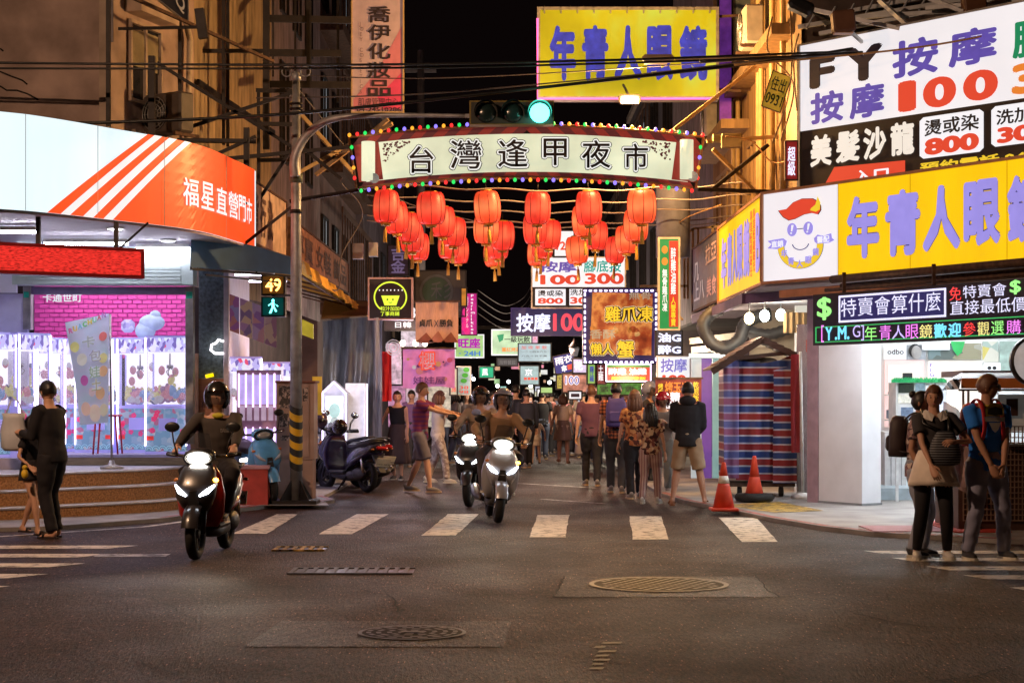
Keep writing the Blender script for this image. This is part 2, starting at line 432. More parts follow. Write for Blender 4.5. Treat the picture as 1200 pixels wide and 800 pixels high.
wp = worn('worn_white_paint', (.66, .60, .52), .38, .50, 7); wp2 = worn('faded_white_paint', (.5, .48, .46), .44, .6, 5)
redp = worn('worn_red_paint', (.42, .10, .09), .4, .52)
yelp = worn('worn_yellow_paint', (.6, .36, .05), .42, .55)
XW = [((272, 313, 625), (325, 349, 602)), ((373, 413, 625.4), (418, 455, 602)), ((494, 534, 627), (525, 561, 602)), ((620, 663, 629), (630, 667, 603)), ((742, 784, 631.6), (737, 775, 604.5)), ((869, 912, 634.5), (842, 887, 606))]
for i, ((a, b, y), (c, d, y2)) in enumerate(XW):
    N_ = 10; L_ = [G(a + (c - a) * k / N_, y + (y2 - y) * k / N_, .004) for k in range(N_ + 1)]; R_ = [G(b + (d - b) * k / N_, y + (y2 - y) * k / N_, .004) for k in range(N_ + 1)]
    mb = MB(wp); mb.add([q + Vector((random.uniform(-.008, .008), 0, 0)) for q in L_ + R_], [(k, k + 1, N_ + 2 + k, N_ + 1 + k) for k in range(N_)], False)
    struct('crosswalk_stripe', mb)
for y, Y, x0, x1 in ((641, 18.5, -4.07, -14), (651, 17.5, -4.14, -14), (662, 16.5, -4.16, -14), (675, 15.5, -4.25, -14), (0, 14.5, -4.3, -14)):
    struct('crosswalk_stripe', MB(wp).quad((x0 + .25, Y + .19, .004), (x0, Y - .19, .004), (x1, Y - .19, .004), (x1, Y + .19, .004)))
struct('faded_stripe', MB(wp2).quad((-3.3, 17.68, .004), (-3.3, 17.4, .004), (-4.0, 17.38, .004), (-4.0, 17.7, .004)))
for Y, x0 in ((17.88, 3.61), (17.08, 3.72), (16.2, 3.85), (15.4, 3.98), (14.4, 4.1)):
    struct('crosswalk_stripe', MB(wp).quad((x0, Y + .18, .004), (x0 + .12, Y - .18, .004), (14, Y - .18, .004), (14, Y + .18, .004)))
def ribbon(name, pts, wd, m, z):
    mb = MB(m); pts = [Vector((x, y, z)) for x, y in pts]; n = len(pts); vs = []
    for i, p in enumerate(pts):
        t = (pts[min(i + 1, n - 1)] - pts[max(i - 1, 0)]).normalized(); s = Vector((-t.y, t.x, 0)) * wd / 2; vs += [p + s, p - s]
    mb.add(vs, [(2 * i, 2 * i + 1, 2 * i + 3, 2 * i + 2) for i in range(n - 1)], False); return struct(name, mb)
ribbon('red_kerb_line', [(x + .07, y + .03) for x, y in RP[1:8]], .1, redp, .054)
ribbon('red_kerb_line', [(x - .07, y + .03) for x, y in LP_[1:7]], .1, redp, .054)
ribbon('white_edge_line', [(-9, 18.9), (-5.6, 19.9), (-4.3, 21.4), (-3.8, 22.9)], .1, wp, .004)
ribbon('white_edge_line', [(1.55, 30.5), (.2, 32.2), (-1.2, 33.8)], .12, wp2, .004)
ribbon('white_edge_line', [(.55, 27.2), (1.55, 25.9)], .1, wp2, .004)
struct('yellow_paint', MB(yelp).quad((3.0, 24.9, .056), (3.5, 23.2, .056), (4.2, 23.6, .056), (3.9, 25.6, .056)))
struct('pink_mat', MB(M('pink_mat', (.42, .18, .22), .7)).box(4.1, 4.95, 19.9, 20.8, .055, .062))
struct('red_mat', MB(M('red_mat', (.5, .05, .03), .7)).box(4.97, 5.6, 19.8, 21.6, .055, .066))
# faint marking in the foreground and cracks
scr = worn('scraped_paint', (.09, .08, .075), .48, .60, 14); rnd = random.Random(2)
for k in range(7):
    y = 752 + k * 5; x = 690 + rnd.uniform(-4, 4) + (782 - y) * .35; w_ = rnd.uniform(12, 24)
    struct('faint_marking', MB(scr).quad(G(x, y + 1.6, .004), G(x + w_, y + 1.4, .004), G(x + w_ + 2, y - .8, .004), G(x + 3, y - .6, .004)))
crk = M('crack', (.008, .007, .007), .9)
def crack(pts, wd=.010):
    o = []
    for a, b in zip(pts, pts[1:]):
        a, b = Vector(a), Vector(b); n = max(2, int((b - a).length / .12))
        for k in range(n): q = a + (b - a) * k / n; o.append((q.x + random.uniform(-.015, .015), q.y + random.uniform(-.05, .05)))
    ribbon('road_crack', o, wd, crk, .0075)
def gp(*a): return [(G(x, y).x, G(x, y).y) for x, y in a]
crack(gp((650, 700), (662, 674))); crack(gp((885, 674), (898, 690), (914, 702))); crack(gp((310, 724), (420, 722), (600, 723), (660, 724)))
crack(gp((905, 700), (1000, 694), (1100, 697), (1200, 702)), .01); crack(gp((330, 640), (520, 638), (700, 641)), .02); crack(gp((0, 700), (120, 696), (260, 703)), .012)
crack(gp((1100, 800), (1200, 782)), .012); crack(gp((650, 700), (780, 704), (912, 702)), .02)
crack(gp((0, 668), (90, 690), (180, 700), (240, 735))); crack(gp((1000, 720), (1080, 735), (1200, 738)), .02); crack(gp((420, 690), (460, 700), (470, 722)), .014); crack(gp((60, 760), (160, 775), (240, 800)), .012)
# ---- manholes and drains
iron = M('cast_iron', (.014, .012, .012), .6, 0, var=.4, vs=20, spec=.05)
iron2 = M('worn_iron', (.085, .085, .095), .5, .2, var=.3, vs=20)
def manhole(c, r, grid, label):
    t = thing('manhole_cover', label, 'manhole cover', (c.x, c.y, 0), 0)
    mb = MB(iron2); n = 40
    for r0, r1, z in ((r * .93, r, .014),):
        vs = [Vector((c.x + q * math.cos(2 * PI * i / n), c.y + q * math.sin(2 * PI * i / n), z)) for q in (r0, r1) for i in range(n)]
        mb.add(vs, [(i, (i + 1) % n, n + (i + 1) % n, n + i) for i in range(n)], False)
    part('rim', mb, t)
    mb = MB(iron); mb.add([Vector((c.x + r * .93 * math.cos(2 * PI * i / n), c.y + r * .93 * math.sin(2 * PI * i / n), .008)) for i in range(n)], [tuple(range(n))], False); part('plate', mb, t)
    mb = MB(iron2)
    if grid:
        k = r / 6.5
        for i in range(-7, 8):
            for j in range(-7, 8):
                x, y = (i + (j % 2) * .5) * k, j * k
                if x * x + y * y < (r * .84) ** 2:
                    mb.add([(c.x + x + a * k * .36, c.y + y + b * k * .36, .016) for a, b in ((1, 0), (0, 1), (-1, 0), (0, -1))], [(0, 1, 2, 3)], False)
    else:
        for rr, t0, t1, step, ln in ((.80, 0, 360, 20, 13), (.62, 5, 360, 30, 20), (.42, 0, 360, 36, 22), (.22, 0, 360, 60, 40)):
            for a in range(0, 360, step):
                vs = [];
                for q in range(5):
                    g = R(a + ln * q / 4); vs += [(c.x + r * (rr - .045) * math.cos(g), c.y + r * (rr - .045) * math.sin(g), .016), (c.x + r * (rr + .045) * math.cos(g), c.y + r * (rr + .045) * math.sin(g), .016)]
                mb.add(vs, [(2 * q, 2 * q + 1, 2 * q + 3, 2 * q + 2) for q in range(4)], False)
        mb.box(c.x - r * .2, c.x + r * .2, c.y - .03, c.y + .03, .012, .018)
    part('raised_tread', mb, t, kind='stuff')
    return t
manhole(G(772, 685.6), .575, True, 'large round manhole cover with a diamond grid in the road patch')
manhole(G(483, 742.5), .355, False, 'smaller round manhole cover with ring pattern nearest the camera')
def drain(x0, x1, y0, y1, label, m):
    a, b = G(x0, y1), G(x1, y0); t = thing('drain_grate', label, 'drain', ((a.x + b.x) / 2, (a.y + b.y) / 2, 0))
    mb = MB(m); mb.box(a.x, b.x, a.y, a.y + .04, .001, .015); mb.box(a.x, b.x, b.y - .04, b.y, .001, .015); part('frame', mb, t)
    part('pit', MB(black).quad((a.x, a.y + .04, .005), (b.x, a.y + .04, .005), (b.x, b.y - .04, .005), (a.x, b.y - .04, .005)), t)
    n = max(6, int((b.x - a.x) / .085)); mb = MB(m)
    bar = None
    for i in range(n):
        x = a.x + (b.x - a.x) * (i + .25) / n
        if bar is None:
            bar = MB(m); bar.box(-.02, .02, a.y + .04 - (a.y + b.y) / 2, b.y - .04 - (a.y + b.y) / 2, .004, .014); bm_ = bar.mesh('grate_bar')
        o = part('grate_bar', bm_, t, world=False); o.location = (x - (a.x + b.x) / 2, 0, 0)
drain(336, 487, 666, 673, 'long iron drain grate across the asphalt before the crosswalk', iron2)
drain(318, 385, 641, 645.5, 'short drain grate with worn yellow paint nearest the utility pole', yelp)
# ================================================================ buildings, left side
plaster = M('old_plaster', (.40, .29, .25), .85, var=.4, vs=1.6, bump=.3, bs=30)
plaster2 = M('pale_plaster', (.42, .32, .25), .85, var=.22, vs=3, bump=.2, bs=30)
corrm = M('corrugated_steel', (.34, .25, .15), .6, .2, var=.45, vs=3, streak=(3, 3, .5))
corrp = M('corrugated_grey', (.26, .20, .21), .6, .2, var=.4, vs=3, streak=(3, 3, .5))
dark_wall = M('dark_wall', (.09, .065, .06), .85, var=.4, vs=2)
winm = M('window_glass', (.02, .022, .028), .12, var=0)
def corr(mb, f, a0, b0, a1, b1, pitch=.12, amp=.025):
    n = max(2, int((a1 - a0) * f.w / pitch)); vs = []
    for i in range(2 * n + 1):
        a = a0 + (a1 - a0) * i / (2 * n); d = amp if i % 2 else 0; vs += [f.p(a, b0, d), f.p(a, b1, d)]
    mb.add(vs, [(2 * i, 2 * i + 2, 2 * i + 3, 2 * i + 1) for i in range(2 * n)], False); return mb
def win(parent, f, a0, b0, a1, b1, lit=None, fr=None, bars=1):
    """window = frame with a recessed pane and mullions"""
    mb = MB(fr or steel); t = .05; ta, tb = t / f.w, t / f.h
    for q in ((a0, b0, a1, b0 + tb), (a0, b1 - tb, a1, b1), (a0, b0 + tb, a0 + ta, b1 - tb), (a1 - ta, b0 + tb, a1, b1 - tb)): fbox(mb, f, *q, .002, .07)
    for k in range(bars):
        m_ = a0 + (a1 - a0) * (k + 1) / (bars + 1); fbox(mb, f, m_ - ta / 2, b0 + tb, m_ + ta / 2, b1 - tb, .003, .06)
    o = part('window', mb, parent)
    part('pane', f.rect(MB(lit or winm), a0 + ta * .5, b0 + tb * .5, a1 - ta * .5, b1 - tb * .5, .012), o)
    return o
bt = thing('corner_building', 'old beige plastered corner building above the curved orange and white sign', 'building', (-7, 27, 0))
mb = MB(plaster); mb.prism([(-14, 25.4, 3.9), (-5.72, 26, 3.9), (-4.95, 28.5, 3.9), (-4.95, 33, 3.9), (-14, 33, 3.9)], (0, 0, 9)); part('wall', mb, bt)
mb = MB(plaster2); mb.box(-5.86, -5.74, 25.86, 25.985, 3.9, 12.9); part('pilaster', mb, bt)
mb = MB(M('grey_patch', (.22, .21, .24), .8)); f = gface((-14, 25.4), (-5.72, 26), 3.9, 12.9); f.rect(mb, sface(f, 117), .31, sface(f, 133), .42, .006); part('patched_plaster', mb, bt)
mb = MB(crk)
for pts in (((0, 57), (4, 60)), ((0, 84), (12, 89), (26, 94), (32, 99)), ((0, 101), (8, 106), (20, 106), (32, 110), (45, 117))):
    q = []
    for x, y in pts: a = sface(f, x); q.append(f.p(a, 0, .008)); D = q[-1].y; q[-1].z = EH - (y - VY) * D / FP
    mb.tube(q, .012, 5)
part('wall_crack', mb, bt, kind='stuff')
f = gface((-5.72, 26), (-4.95, 28.5), 3.9, 12.9)
def fz(f, px, py):      # (a, b) on a face for a photo pixel
    a = sface(f, px); D = f.p(a, 0).y; return a, (EH - (py - VY) * D / FP - f.o.z) / f.h
a0, b0 = fz(f, 149, 118); a1, b1 = fz(f, 149, 22); a2, _ = fz(f, 186, 40)
wo = win(bt, f, a0, b0, a2, b1, bars=1, fr=plaster2)
mb = MB(M('blinds', (.30, .25, .15), .7))
for k in range(14):
    b_ = b1 - .012 - (b1 - b0) * .45 * k / 14; fbox(mb, f, a0 + .03, b_ - .006, a2 - .03, b_, .02, .035)
part('blinds', mb, wo, kind='stuff')
fbx = MB(plaster2); fbox(fbx, f, a0 - .03, b1 + .01, a2 + .05, b1 + .03, .0, .28); part('window_hood', fbx, bt)
wo = win(bt, f, a0 + .05, .02, a2, b0 - .045, bars=0, fr=plaster2)
mb = MB(galv)
for k in range(6): mb.bar(f.p(a0 + .12 + k * .09, .03, .12), f.p(a0 + .12 + k * .09, .13, .12), .02)
for k in range(5): mb.bar(f.p(a0 + .08, .035 + k * .022, .12), f.p(a0 + .66, .035 + k * .022, .12), .02)
part('window_grille', mb, bt)
mb = MB(M('pvc_pipe', (.5, .40, .3), .5)); q = [f.p(.80, 1, .06), f.p(.80, .42, .06), f.p(.86, .36, .12), f.p(.84, .2, .1), f.p(.82, .08, .08)]; mb.tube(q, .05, 8); part('drain_pipe', mb, bt)
def ac_unit(label, c, rz=0, dark=True):
    t = thing('air_conditioner', label, 'air conditioner', c, rz, 'air conditioning units on the walls')
    MTX[t] = Matrix.Identity(4)
    mb = MB(M('ac_dark', (.09, .07, .06), .6) if dark else M('ac_pale', (.45, .40, .33), .6)); mb.cbox((0, 0, .3), (.8, .3, .6), bev=.03); part('case', mb, t)
    mb = MB(galv)
    for rr in (.08, .14, .2, .25):
        mb.tube([(-.12 + rr * math.cos(2 * PI * k / 16), -.17, .3 + rr * math.sin(2 * PI * k / 16)) for k in range(17)], .008, 5)
    for k in range(6): g = PI * k / 6; mb.tube([(-.12 + .25 * math.cos(g), -.17, .3 + .25 * math.sin(g)), (-.12 - .25 * math.cos(g), -.17, .3 - .25 * math.sin(g))], .006, 4)
    part('fan_guard', mb, t)
    mb = MB(black); mb.cyl((-.12, -.152, .3), (-.12, -.16, .3), .25, 20); part('fan', mb, t)
    mb = MB(rust); mb.box(-.35, -.3, -.2, .3, -.05, -.002); mb.box(.3, .35, -.2, .3, -.05, -.002); part('bracket', mb, t)
    return t
p = W(200, 160, 27); ac_unit('dark air conditioner with round fan guard under the old window', (p.x, p.y - .2, p.z), R(-35))
# corrugated facade further up the street
bt = thing('corrugated_building', 'building clad in rusty yellow corrugated steel behind the scaffold frame', 'building', (-5, 31, 0))
f = gface((-4.95, 28.5), (-4.45, 34), 3.3, 13); part('cladding', corr(MB(corrm), f, 0, 0, 1, 1, .16, .03), bt)
f2 = gface((-4.45, 34), (-4.35, 42), 3.3, 13); part('cladding', corr(MB(corrp), f2, 0, 0, 1, 1, .3, .03), bt)
mb = MB(dark_wall); mb.box(-14, -4.98, 33.01, 42, 0, 13); part('wall', mb, bt)
mb = MB(steel); fbox(mb, f, 0, .33, 1, .34, .05, .09); fbox(mb, f, 0, .62, 1, .63, .05, .09); part('girt', mb, bt)
for a in (.2, .45, .7): win(bt, f2, a - .07, .3, a + .07, .5, bars=1); win(bt, f2, a - .07, .6, a + .07, .8, bars=1)
def blk(name, label, x0, x1, y0, y1, h, m, floors, nwin, side, seed, lit=.25, z0=0):
    """a building along the street: wall, cornice, windows, balconies"""
    rnd = random.Random(seed); t = thing(name, label, 'building', ((x0 + x1) / 2, (y0 + y1) / 2, 0))
    mb = MB(m); mb.box(x0, x1, y0, y1, z0, h); part('wall', mb, t)
    mb = MB(plaster2); mb.box(x0 - .1, x1 + .1, y0 - .1, y1 + .05, h + .001, h + .2); part('parapet', mb, t)
    xs = x1 if side < 0 else x0
    f = gface((xs, y0), (xs, y1), z0, h) if side < 0 else gface((xs, y1), (xs, y0), z0, h)
    for k in range(1, floors):
        for i in range(nwin):
            a = (i + .25) / nwin; b = (k + .25) / floors
            l_ = M('lit_window_%d' % rnd.randint(0, 2), [(.9, .7, .4), (.6, .7, .8), (.8, .5, .3)][rnd.randint(0, 2)], emit=.25, light=False) if rnd.random() < lit else None
            win(t, f, a, b, a + .5 / nwin, b + .5 / floors, l_, bars=1)
        if rnd.random() < .7:
            mb = MB(rust); fbox(mb, f, .05, k / floors + .01, .95, k / floors + .03, .0, .55)
            for i in range(14): fbox(mb, f, .05 + .9 * i / 14, k / floors + .031, .055 + .9 * i / 14, k / floors + .19, .52, .55)
            fbox(mb, f, .05, k / floors + .19, .95, k / floors + .2, .51, .56); part('balcony', mb, t)
    ff = Fr((x0, y0, z0), (1, 0, 0), x1 - x0, h - z0)
    a = (.78 if side < 0 else .1)
    for k in range(1, floors): win(t, ff, a, (k + .3) / floors, a + .12, (k + .7) / floors, None, bars=1)
    return t
wl = [M('wall_%d' % i, c, .85, var=.35, vs=1.5, bump=.2, bs=20) for i, c in enumerate([(.16, .10, .09), (.12, .09, .10), (.20, .14, .10), (.09, .08, .09), (.14, .11, .12)])]
blk('shop_building', 'dim terraced building with balconies behind the tall cosmetics banner', -12, -4.4, 42.01, 53, 13.5, wl[0], 4, 4, -1, 1)
blk('shop_building', 'dark narrow building on the left side of the alley behind the beige noodle banner', -12, -4.2, 53.01, 66, 11, wl[1], 3, 4, -1, 2)
blk('shop_building', 'far left terrace of the market alley beside the green neon signs', -12, -4.3, 66.01, 92, 9, wl[2], 3, 6, -1, 3)
blk('shop_building', 'far right terrace of the market alley behind the blue massage sign', 4.2, 12, 62.01, 92, 9, wl[3], 3, 6, 1, 4)
blk('shop_building', 'dark building on the right of the alley behind the last red lanterns', 4.3, 12, 45.01, 62, 11, wl[4], 3, 4, 1, 5)
blk('distant_building', 'low dark building closing the far end of the alley', -9, 9, 97, 110, 5.2, wl[3], 2, 4, 1, 6)
# ================================================================ buildings, right side
orange_c = M('corrugated_ochre', (.27, .165, .07), .55, .15, var=.35, vs=3, streak=(3, 3, .4))
bt = thing('corrugated_building', 'tall building clad in ochre corrugated steel lit by the orange floodlight', 'building', (6, 35, 0))
mb = MB(dark_wall); mb.box(4.25, 14, 25.5, 45, 3.2, 14); part('wall', mb, bt)
f = gface((4.2, 36), (4.2, 25.4), 3.25, 14); part('cladding', corr(MB(orange_c), f, 0, 0, 1, 1, .22, .035), bt)
f = gface((4.24, 45), (4.24, 36), 3.25, 14); part('cladding', corr(MB(corrp), f, 0, 0, 1, 1, .25, .03), bt)
f = gface((4.2, 36), (4.2, 25.4), 3.25, 14)
for a, b, c, d in ((.08, .10, .30, .24), (.5, .12, .62, .24), (.1, .42, .3, .56), (.55, .45, .75, .6)): win(bt, f, a, b, c, d, bars=2, fr=orange_c)
mb = MB(M('ochre_pipe', (.45, .30, .12), .5))
for a in (.36, .42, .66, .69, .80, .9): mb.tube([f.p(a, 0, .1), f.p(a, 1, .1)], .045, 8)
part('pipework', mb, bt)
mb = MB(orange_c); fbox(mb, f, .05, .27, .5, .285, 0, .5); fbox(mb, f, .4, .33, .95, .345, 0, .35); part('ledge', mb, bt)
for a, b, s_ in ((.24, .29, 'ochre lit air conditioner beside the right end of the arch'), (.75, .35, 'ochre lit air conditioner above the yellow side sign')):
    p = f.p(a, b, .35); ac_unit(s_, p, R(-90), False)
mb = MB(M('grey_column', (.20, .20, .24), .6, var=.2)); mb.cyl((2.95, 31.5, 4.0), (2.95, 31.5, 6.2), .30, 24); 
solo('round_duct', mb, 'fat blue grey vertical duct below the right end of the arch', 'duct', loc=(2.95, 31.5, 4.0))
# ================================================================ left corner: arcade shop
def catmull(pts, n=8):
    out = []; P_ = [pts[0]] + list(pts) + [pts[-1]]
    for i in range(1, len(P_) - 2):
        p0, p1, p2, p3 = [Vector(q) for q in P_[i - 1:i + 3]]
        for k in range(n):
            t = k / n; out.append(.5 * ((2 * p1) + (p2 - p0) * t + (2 * p0 - 5 * p1 + 4 * p2 - p3) * t * t + (-p0 + 3 * p1 - 3 * p2 + p3) * t ** 3))
    out.append(Vector(pts[-1])); return out
CV = catmull([(-9.5, 18.6, 0), (-7.3, 19.8, 0), (-5.86, 20.8, 0), (-5.45, 21.2, 0), (-4.95, 21.95, 0), (-4.1, 23.4, 0), (-3.78, 25.2, 0), (-3.66, 26.3, 0)], 6)
def cvp(px):
    """plan point of the curved sign seen in photo column px"""
    k = (px - VX) / FP
    for a, b in zip(CV, CV[1:]):
        fa, fb = a.x - k * a.y, b.x - k * b.y
        if fa <= 0 <= fb or fb <= 0 <= fa:
            t = fa / (fa - fb); p = a + (b - a) * t; d = (b - a).normalized(); return p, Vector((d.y, -d.x, 0))
    p = CV[0] if px < 0 else CV[-1]; return p, Vector((0, -1, 0))
Z0, Z1 = 3.73, 4.86
def cs(px, v, d=0): p, n = cvp(px); return Vector((p.x, p.y, Z0 + (Z1 - Z0) * v)) + n * d
t = thing('curved_fascia_sign', 'long curved light box sign, pale blue left half, orange right half with white stripes', 'sign', (-5, 22, Z0))
box_w = M('lightbox_pale', (.70, .86, .92), .4, emit=1.12, var=.10, vs=1.6, streak=(1, 1, .1))
box_o = M('lightbox_orange', (.95, .075, .008), .4, emit=.95, var=.18, vs=1.6, streak=(1, 1, .12))
box_s = M('lightbox_stripe', (.92, .93, .95), .4, emit=.9, var=.05)
mb = MB(box_w); vs = []
for p in CV: vs += [(p.x, p.y, Z0), (p.x, p.y, Z1)]
mb.add(vs, [(2 * i, 2 * i + 2, 2 * i + 3, 2 * i + 1) for i in range(len(CV) - 1)], False); part('panel', mb, t)
mb = MB(steel); vs = []
for i, p in enumerate(CV):
    q = CV[min(i + 1, len(CV) - 1)] - CV[max(i - 1, 0)]; q.normalize(); n_ = Vector((-q.y, q.x, 0)) * .35
    vs += [(p.x, p.y, Z0 - .001), (p.x + n_.x, p.y + n_.y, Z0 - .001), (p.x + n_.x, p.y + n_.y, Z1 + .001), (p.x, p.y, Z1 + .001)]
k = len(CV); mb.add(vs, [(4 * i + a, 4 * i + 4 + a, 4 * i + 5 + a, 4 * i + 1 + a) for i in range(k - 1) for a in (0, 1, 2)], False)
part('casing', mb, t)
def slant(mb, xb0, xb1, xt0, xt1, d, n=10, m=1):
    for i in range(n):
        for j in range(m):
            vs = []
            for v, jj in ((i / n, j / m), (i / n, (j + 1) / m), ((i + 1) / n, (j + 1) / m), ((i + 1) / n, j / m)):
                a = xb0 + (xt0 - xb0) * v; b = xb1 + (xt1 - xb1) * v; vs.append(cs(a + (b - a) * jj, v, d))
            mb.add(vs, [(0, 1, 2, 3)], False)
mb = MB(box_o); slant(mb, 54, 296.8, 172, 296.8, .02, 8, 60); part('orange_panel', mb, t)
for a, b, c, d in ((69, 80, 179, 188), (95, 107, 196, 205), (119, 130, 214, 221)):
    mb = MB(box_s); slant(mb, a, b, c, d, .032, 24, 3); part('stripe', mb, t)
mb = MB(M('seam', (.35, .33, .33), .6, var=0))
for px in (-60, 28, 112, 190, 262):
    for i in range(8): mb.add([cs(px, i / 8, .034), cs(px + .7, i / 8, .034), cs(px + .7, (i + 1) / 8, .034), cs(px, (i + 1) / 8, .034)], [(0, 1, 2, 3)], False)
part('panel_seam', mb, t, kind='stuff')
mb = MB(box_s)
for ch, a, b in (('福', 212, 230), ('星', 233, 248), ('直', 251, 263), ('營', 265, 276), ('門', 277, 285), ('市', 286, 292.5)):
    vs, fs = text_data(ch, .01); mb.add([cs(a + (b - a) * x, .27 + .32 * y, .036) for x, y in vs], fs, False)
part('lettering', mb, t)
# soffit, deck and steps
ceil = M('soffit', (.62, .60, .68), .6, var=.08)
mb = MB(ceil); poly = [(p.x + .02, p.y + .12, 3.70) for p in CV] + [(-3.7, 26.4, 3.70), (-4.3, 30, 3.70), (-12, 30, 3.70), (-12, 19, 3.70)]
mb.prism(poly, (0, 0, .026)); struct('soffit', mb)
wood = M('step_riser_granules', (.40, .19, .07), .8, var=.5, vs=45, bump=.5, bs=80)
tread = M('step_tread', (.50, .49, .50), .6, var=.15)
nosing = M('metal_nosing', (.65, .64, .66), .3, .6)
def off_curve(k):   # the step outline moved in by k
    base = [(-9.5, 20.9), (-7.3, 21.4), (-6.16, 21.85), (-5.65, 22.3), (-5.04, 22.9), (-4.5, 23.6), (-4.15, 24.6)]
    return [(x - k * .45, y + k) for x, y in base]
t = thing('entrance_steps', 'three curved granular brown steps with metal nosing up to the arcade', 'steps', (-5.5, 22, 0))
H_ = .19
for i in range(3):
    o = off_curve(.36 * i); oc = [(p.x, p.y) for p in catmull([(a, b, 0) for a, b in o], 5)]; back = [(-4.15 - .16 * i, 25.5), (-12, 25.5)]
    mb = MB(wood); mb.prism([(x, y, H_ * i + (.05 if i == 0 else 0.002) - (.05 if i == 0 else 0)) for x, y in oc + back], (0, 0, H_ - .012)); part('riser', mb, t)
    mb = MB(tread); mb.prism([(x, y, H_ * (i + 1) - .0095) for x, y in oc + back], (0, 0, .009)); part('tread', mb, t)
    mb = MB(nosing); mb.tube([(x, y - .005, H_ * (i + 1) - .008) for x, y in oc], .016, 6); part('nosing', mb, t)
DZ = .57
mb = MB(M('deck_floor', (.50, .50, .55), .35, var=.12)); mb.box(-12, -4.3, 25.501, 30.6, 0, DZ - .006); mb.box(-4.6, -3.35, 25.5, 31.5, .0, .28); struct('deck', mb)
mb = MB(M('plinth_wood', (.34, .24, .12), .7, var=.3, streak=(1, 1, 8))); mb.box(-12, -4.35, 25.8, 26.0, DZ, DZ + .11); struct('plinth', mb)
mb = MB(M('plinth_top', (.5, .46, .6), .5)); mb.box(-12, -4.35, 25.79, 28.4, DZ + .111, DZ + .15); struct('plinth', mb)
# red and pink crate at the end of the steps
# shop shell
bt = thing('arcade_shop', 'white fronted claw machine arcade with raised roller shutter and pink brick back wall', 'shop', (-6, 25, DZ))
lilac = M('lilac_wall', (.76, .74, .88), .6, var=.08)
mb = MB(lilac); mb.box(-12, -6.8, 24.9, 25.0, 3.0, 3.69); mb.box(-12, -6.72, 25.2, 25.3, DZ, 3.0); mb.box(-12, -11.9, 25.3, 30.4, DZ, 3.69); mb.box(-4.42, -4.34, 26.1, 30.4, .3, 3.69); part('wall', mb, bt)
def fbx_px(mb, x0, y0, x1, y1, D, d0, d1):
    a = W(x0, y1, D); b = W(x1, y0, D); return mb.box(a.x, b.x, D + d0, D + d1, a.z, b.z)
sw = M('shutter_slat', (.52, .62, .60), .45, .2, var=.08)
mb = MB(sw); fbx_px(mb, 17, 290, 228, 334, 25, -.12, .2); part('shutter_box', mb, bt)
for k in range(5): y = 313 + k * 4.2; part('shutter_slat', fbx_px(MB(sw), 22, y, 214, y + 3.3, 25, -.14, -.121), bt)
mb = MB(galv); fbx_px(mb, 28, 336, 37, 386, 25.2, -.05, .1); part('door_frame', mb, bt)
mb = MB(galv); fbx_px(mb, 218, 336, 227, 520, 25.2, -.05, .1); part('door_frame', mb, bt)
mb = MB(M('green_sticker', (.02, .5, .32), .4)); fbx_px(mb, 29, 342, 35, 349, 25.2, -.056, -.052); fbx_px(mb, 219, 342, 226, 350, 25.2, -.056, -.052); part('sticker', mb, bt)
mb = MB(M('violet_strip', (.30, .24, .42), .5)); fbx_px(mb, 37, 336, 218, 345, 25.2, -.02, .02); part('shutter_curtain', mb, bt)
pinkw = M('pink_mortar', (.55, .05, .26), .7)
brickm = M('pink_brick', (.85, .08, .40), .55, var=.12, vs=3)
t2 = thing('brick_wall', 'hot pink painted brick wall behind the claw machines', 'wall', (-5.5, 29.6, 2.0))
yb = 29.6; a = W(40, 420, yb); b = W(222, 325, yb)
part('mortar', MB(pinkw).box(a.x, b.x, yb, yb + .1, a.z, b.z), t2)
proto = MB(brickm); proto.cbox((0, 0, 0), (.15, .03, .062), bev=.006); bme = proto.mesh('brick')
r_ = 0; z = a.z + .04
while z < b.z - .03:
    x = a.x + .09 + (.08 if r_ % 2 else 0)
    while x < b.x - .08:
        o = part('brick', bme, t2, world=False); o.location = (x + 5.5, -.008 + random.uniform(-.004, .004), z - 2.0); x += .162
    z += .0745; r_ += 1
WHT = M('white_print', (.9, .9, .92), .4, emit=.6, light=False, var=0)
f = face(50, 345, 96, 354, 29.5); mb = MB(WHT); f.text(mb, '卡通世町', 0, 0, 1, 1.2, 0, .02); part('lettering', mb, t2)
def lamp_tube(label, a, b, e=60, w=.09, name='tube_light'):
    a, b = Vector(a), Vector(b); t = thing(name, label, 'light', (a + b) / 2, 0, 'strip lights under the arcade ceiling')
    mb = MB(white_p); mb.bar(a + Vector((0, 0, .04)), b + Vector((0, 0, .04)), w, .05); part('casing', mb, t)
    mb = MB(M('tube_glow_%d' % e, (.86, .84, 1), emit=e, var=0)); mb.bar(a, b, w * .5, .028); part('tube', mb, t)
for x0, x1, y0, y1, D, s in ((-20, 42, 256, 261, 22.3, 'strip light at the far left under the curved sign'), (52, 150, 272, 279, 24, 'middle strip light behind the security cameras'), (10, 104, 279, 284, 25.5, 'strip light just above the red LED display'), (160, 222, 293, 297, 24.8, 'strip light at the right end of the shutter box')):
    a = W(x0, y0, D); b = W(x1, y1, D); a.z = b.z = 3.60; lamp_tube(s, a, b)
for px, py, s in ((135, 269, 'left round ceiling downlight above the shutter box'), (197, 283, 'right round ceiling downlight above the shutter box')):
    D = 2.12 * FP / (VY - py); p = W(px, py, D); p.z = 3.69; t = thing('downlight', s, 'light', p)
    part('rim', MB(white_p).lathe(p, [(.10, -.015), (.12, 0)], 16), t); part('lens', MB(M('downlight_glow', (.95, .95, 1), emit=12, var=0)).lathe(p, [(.085, -.022), (.09, -.016)], 16), t)
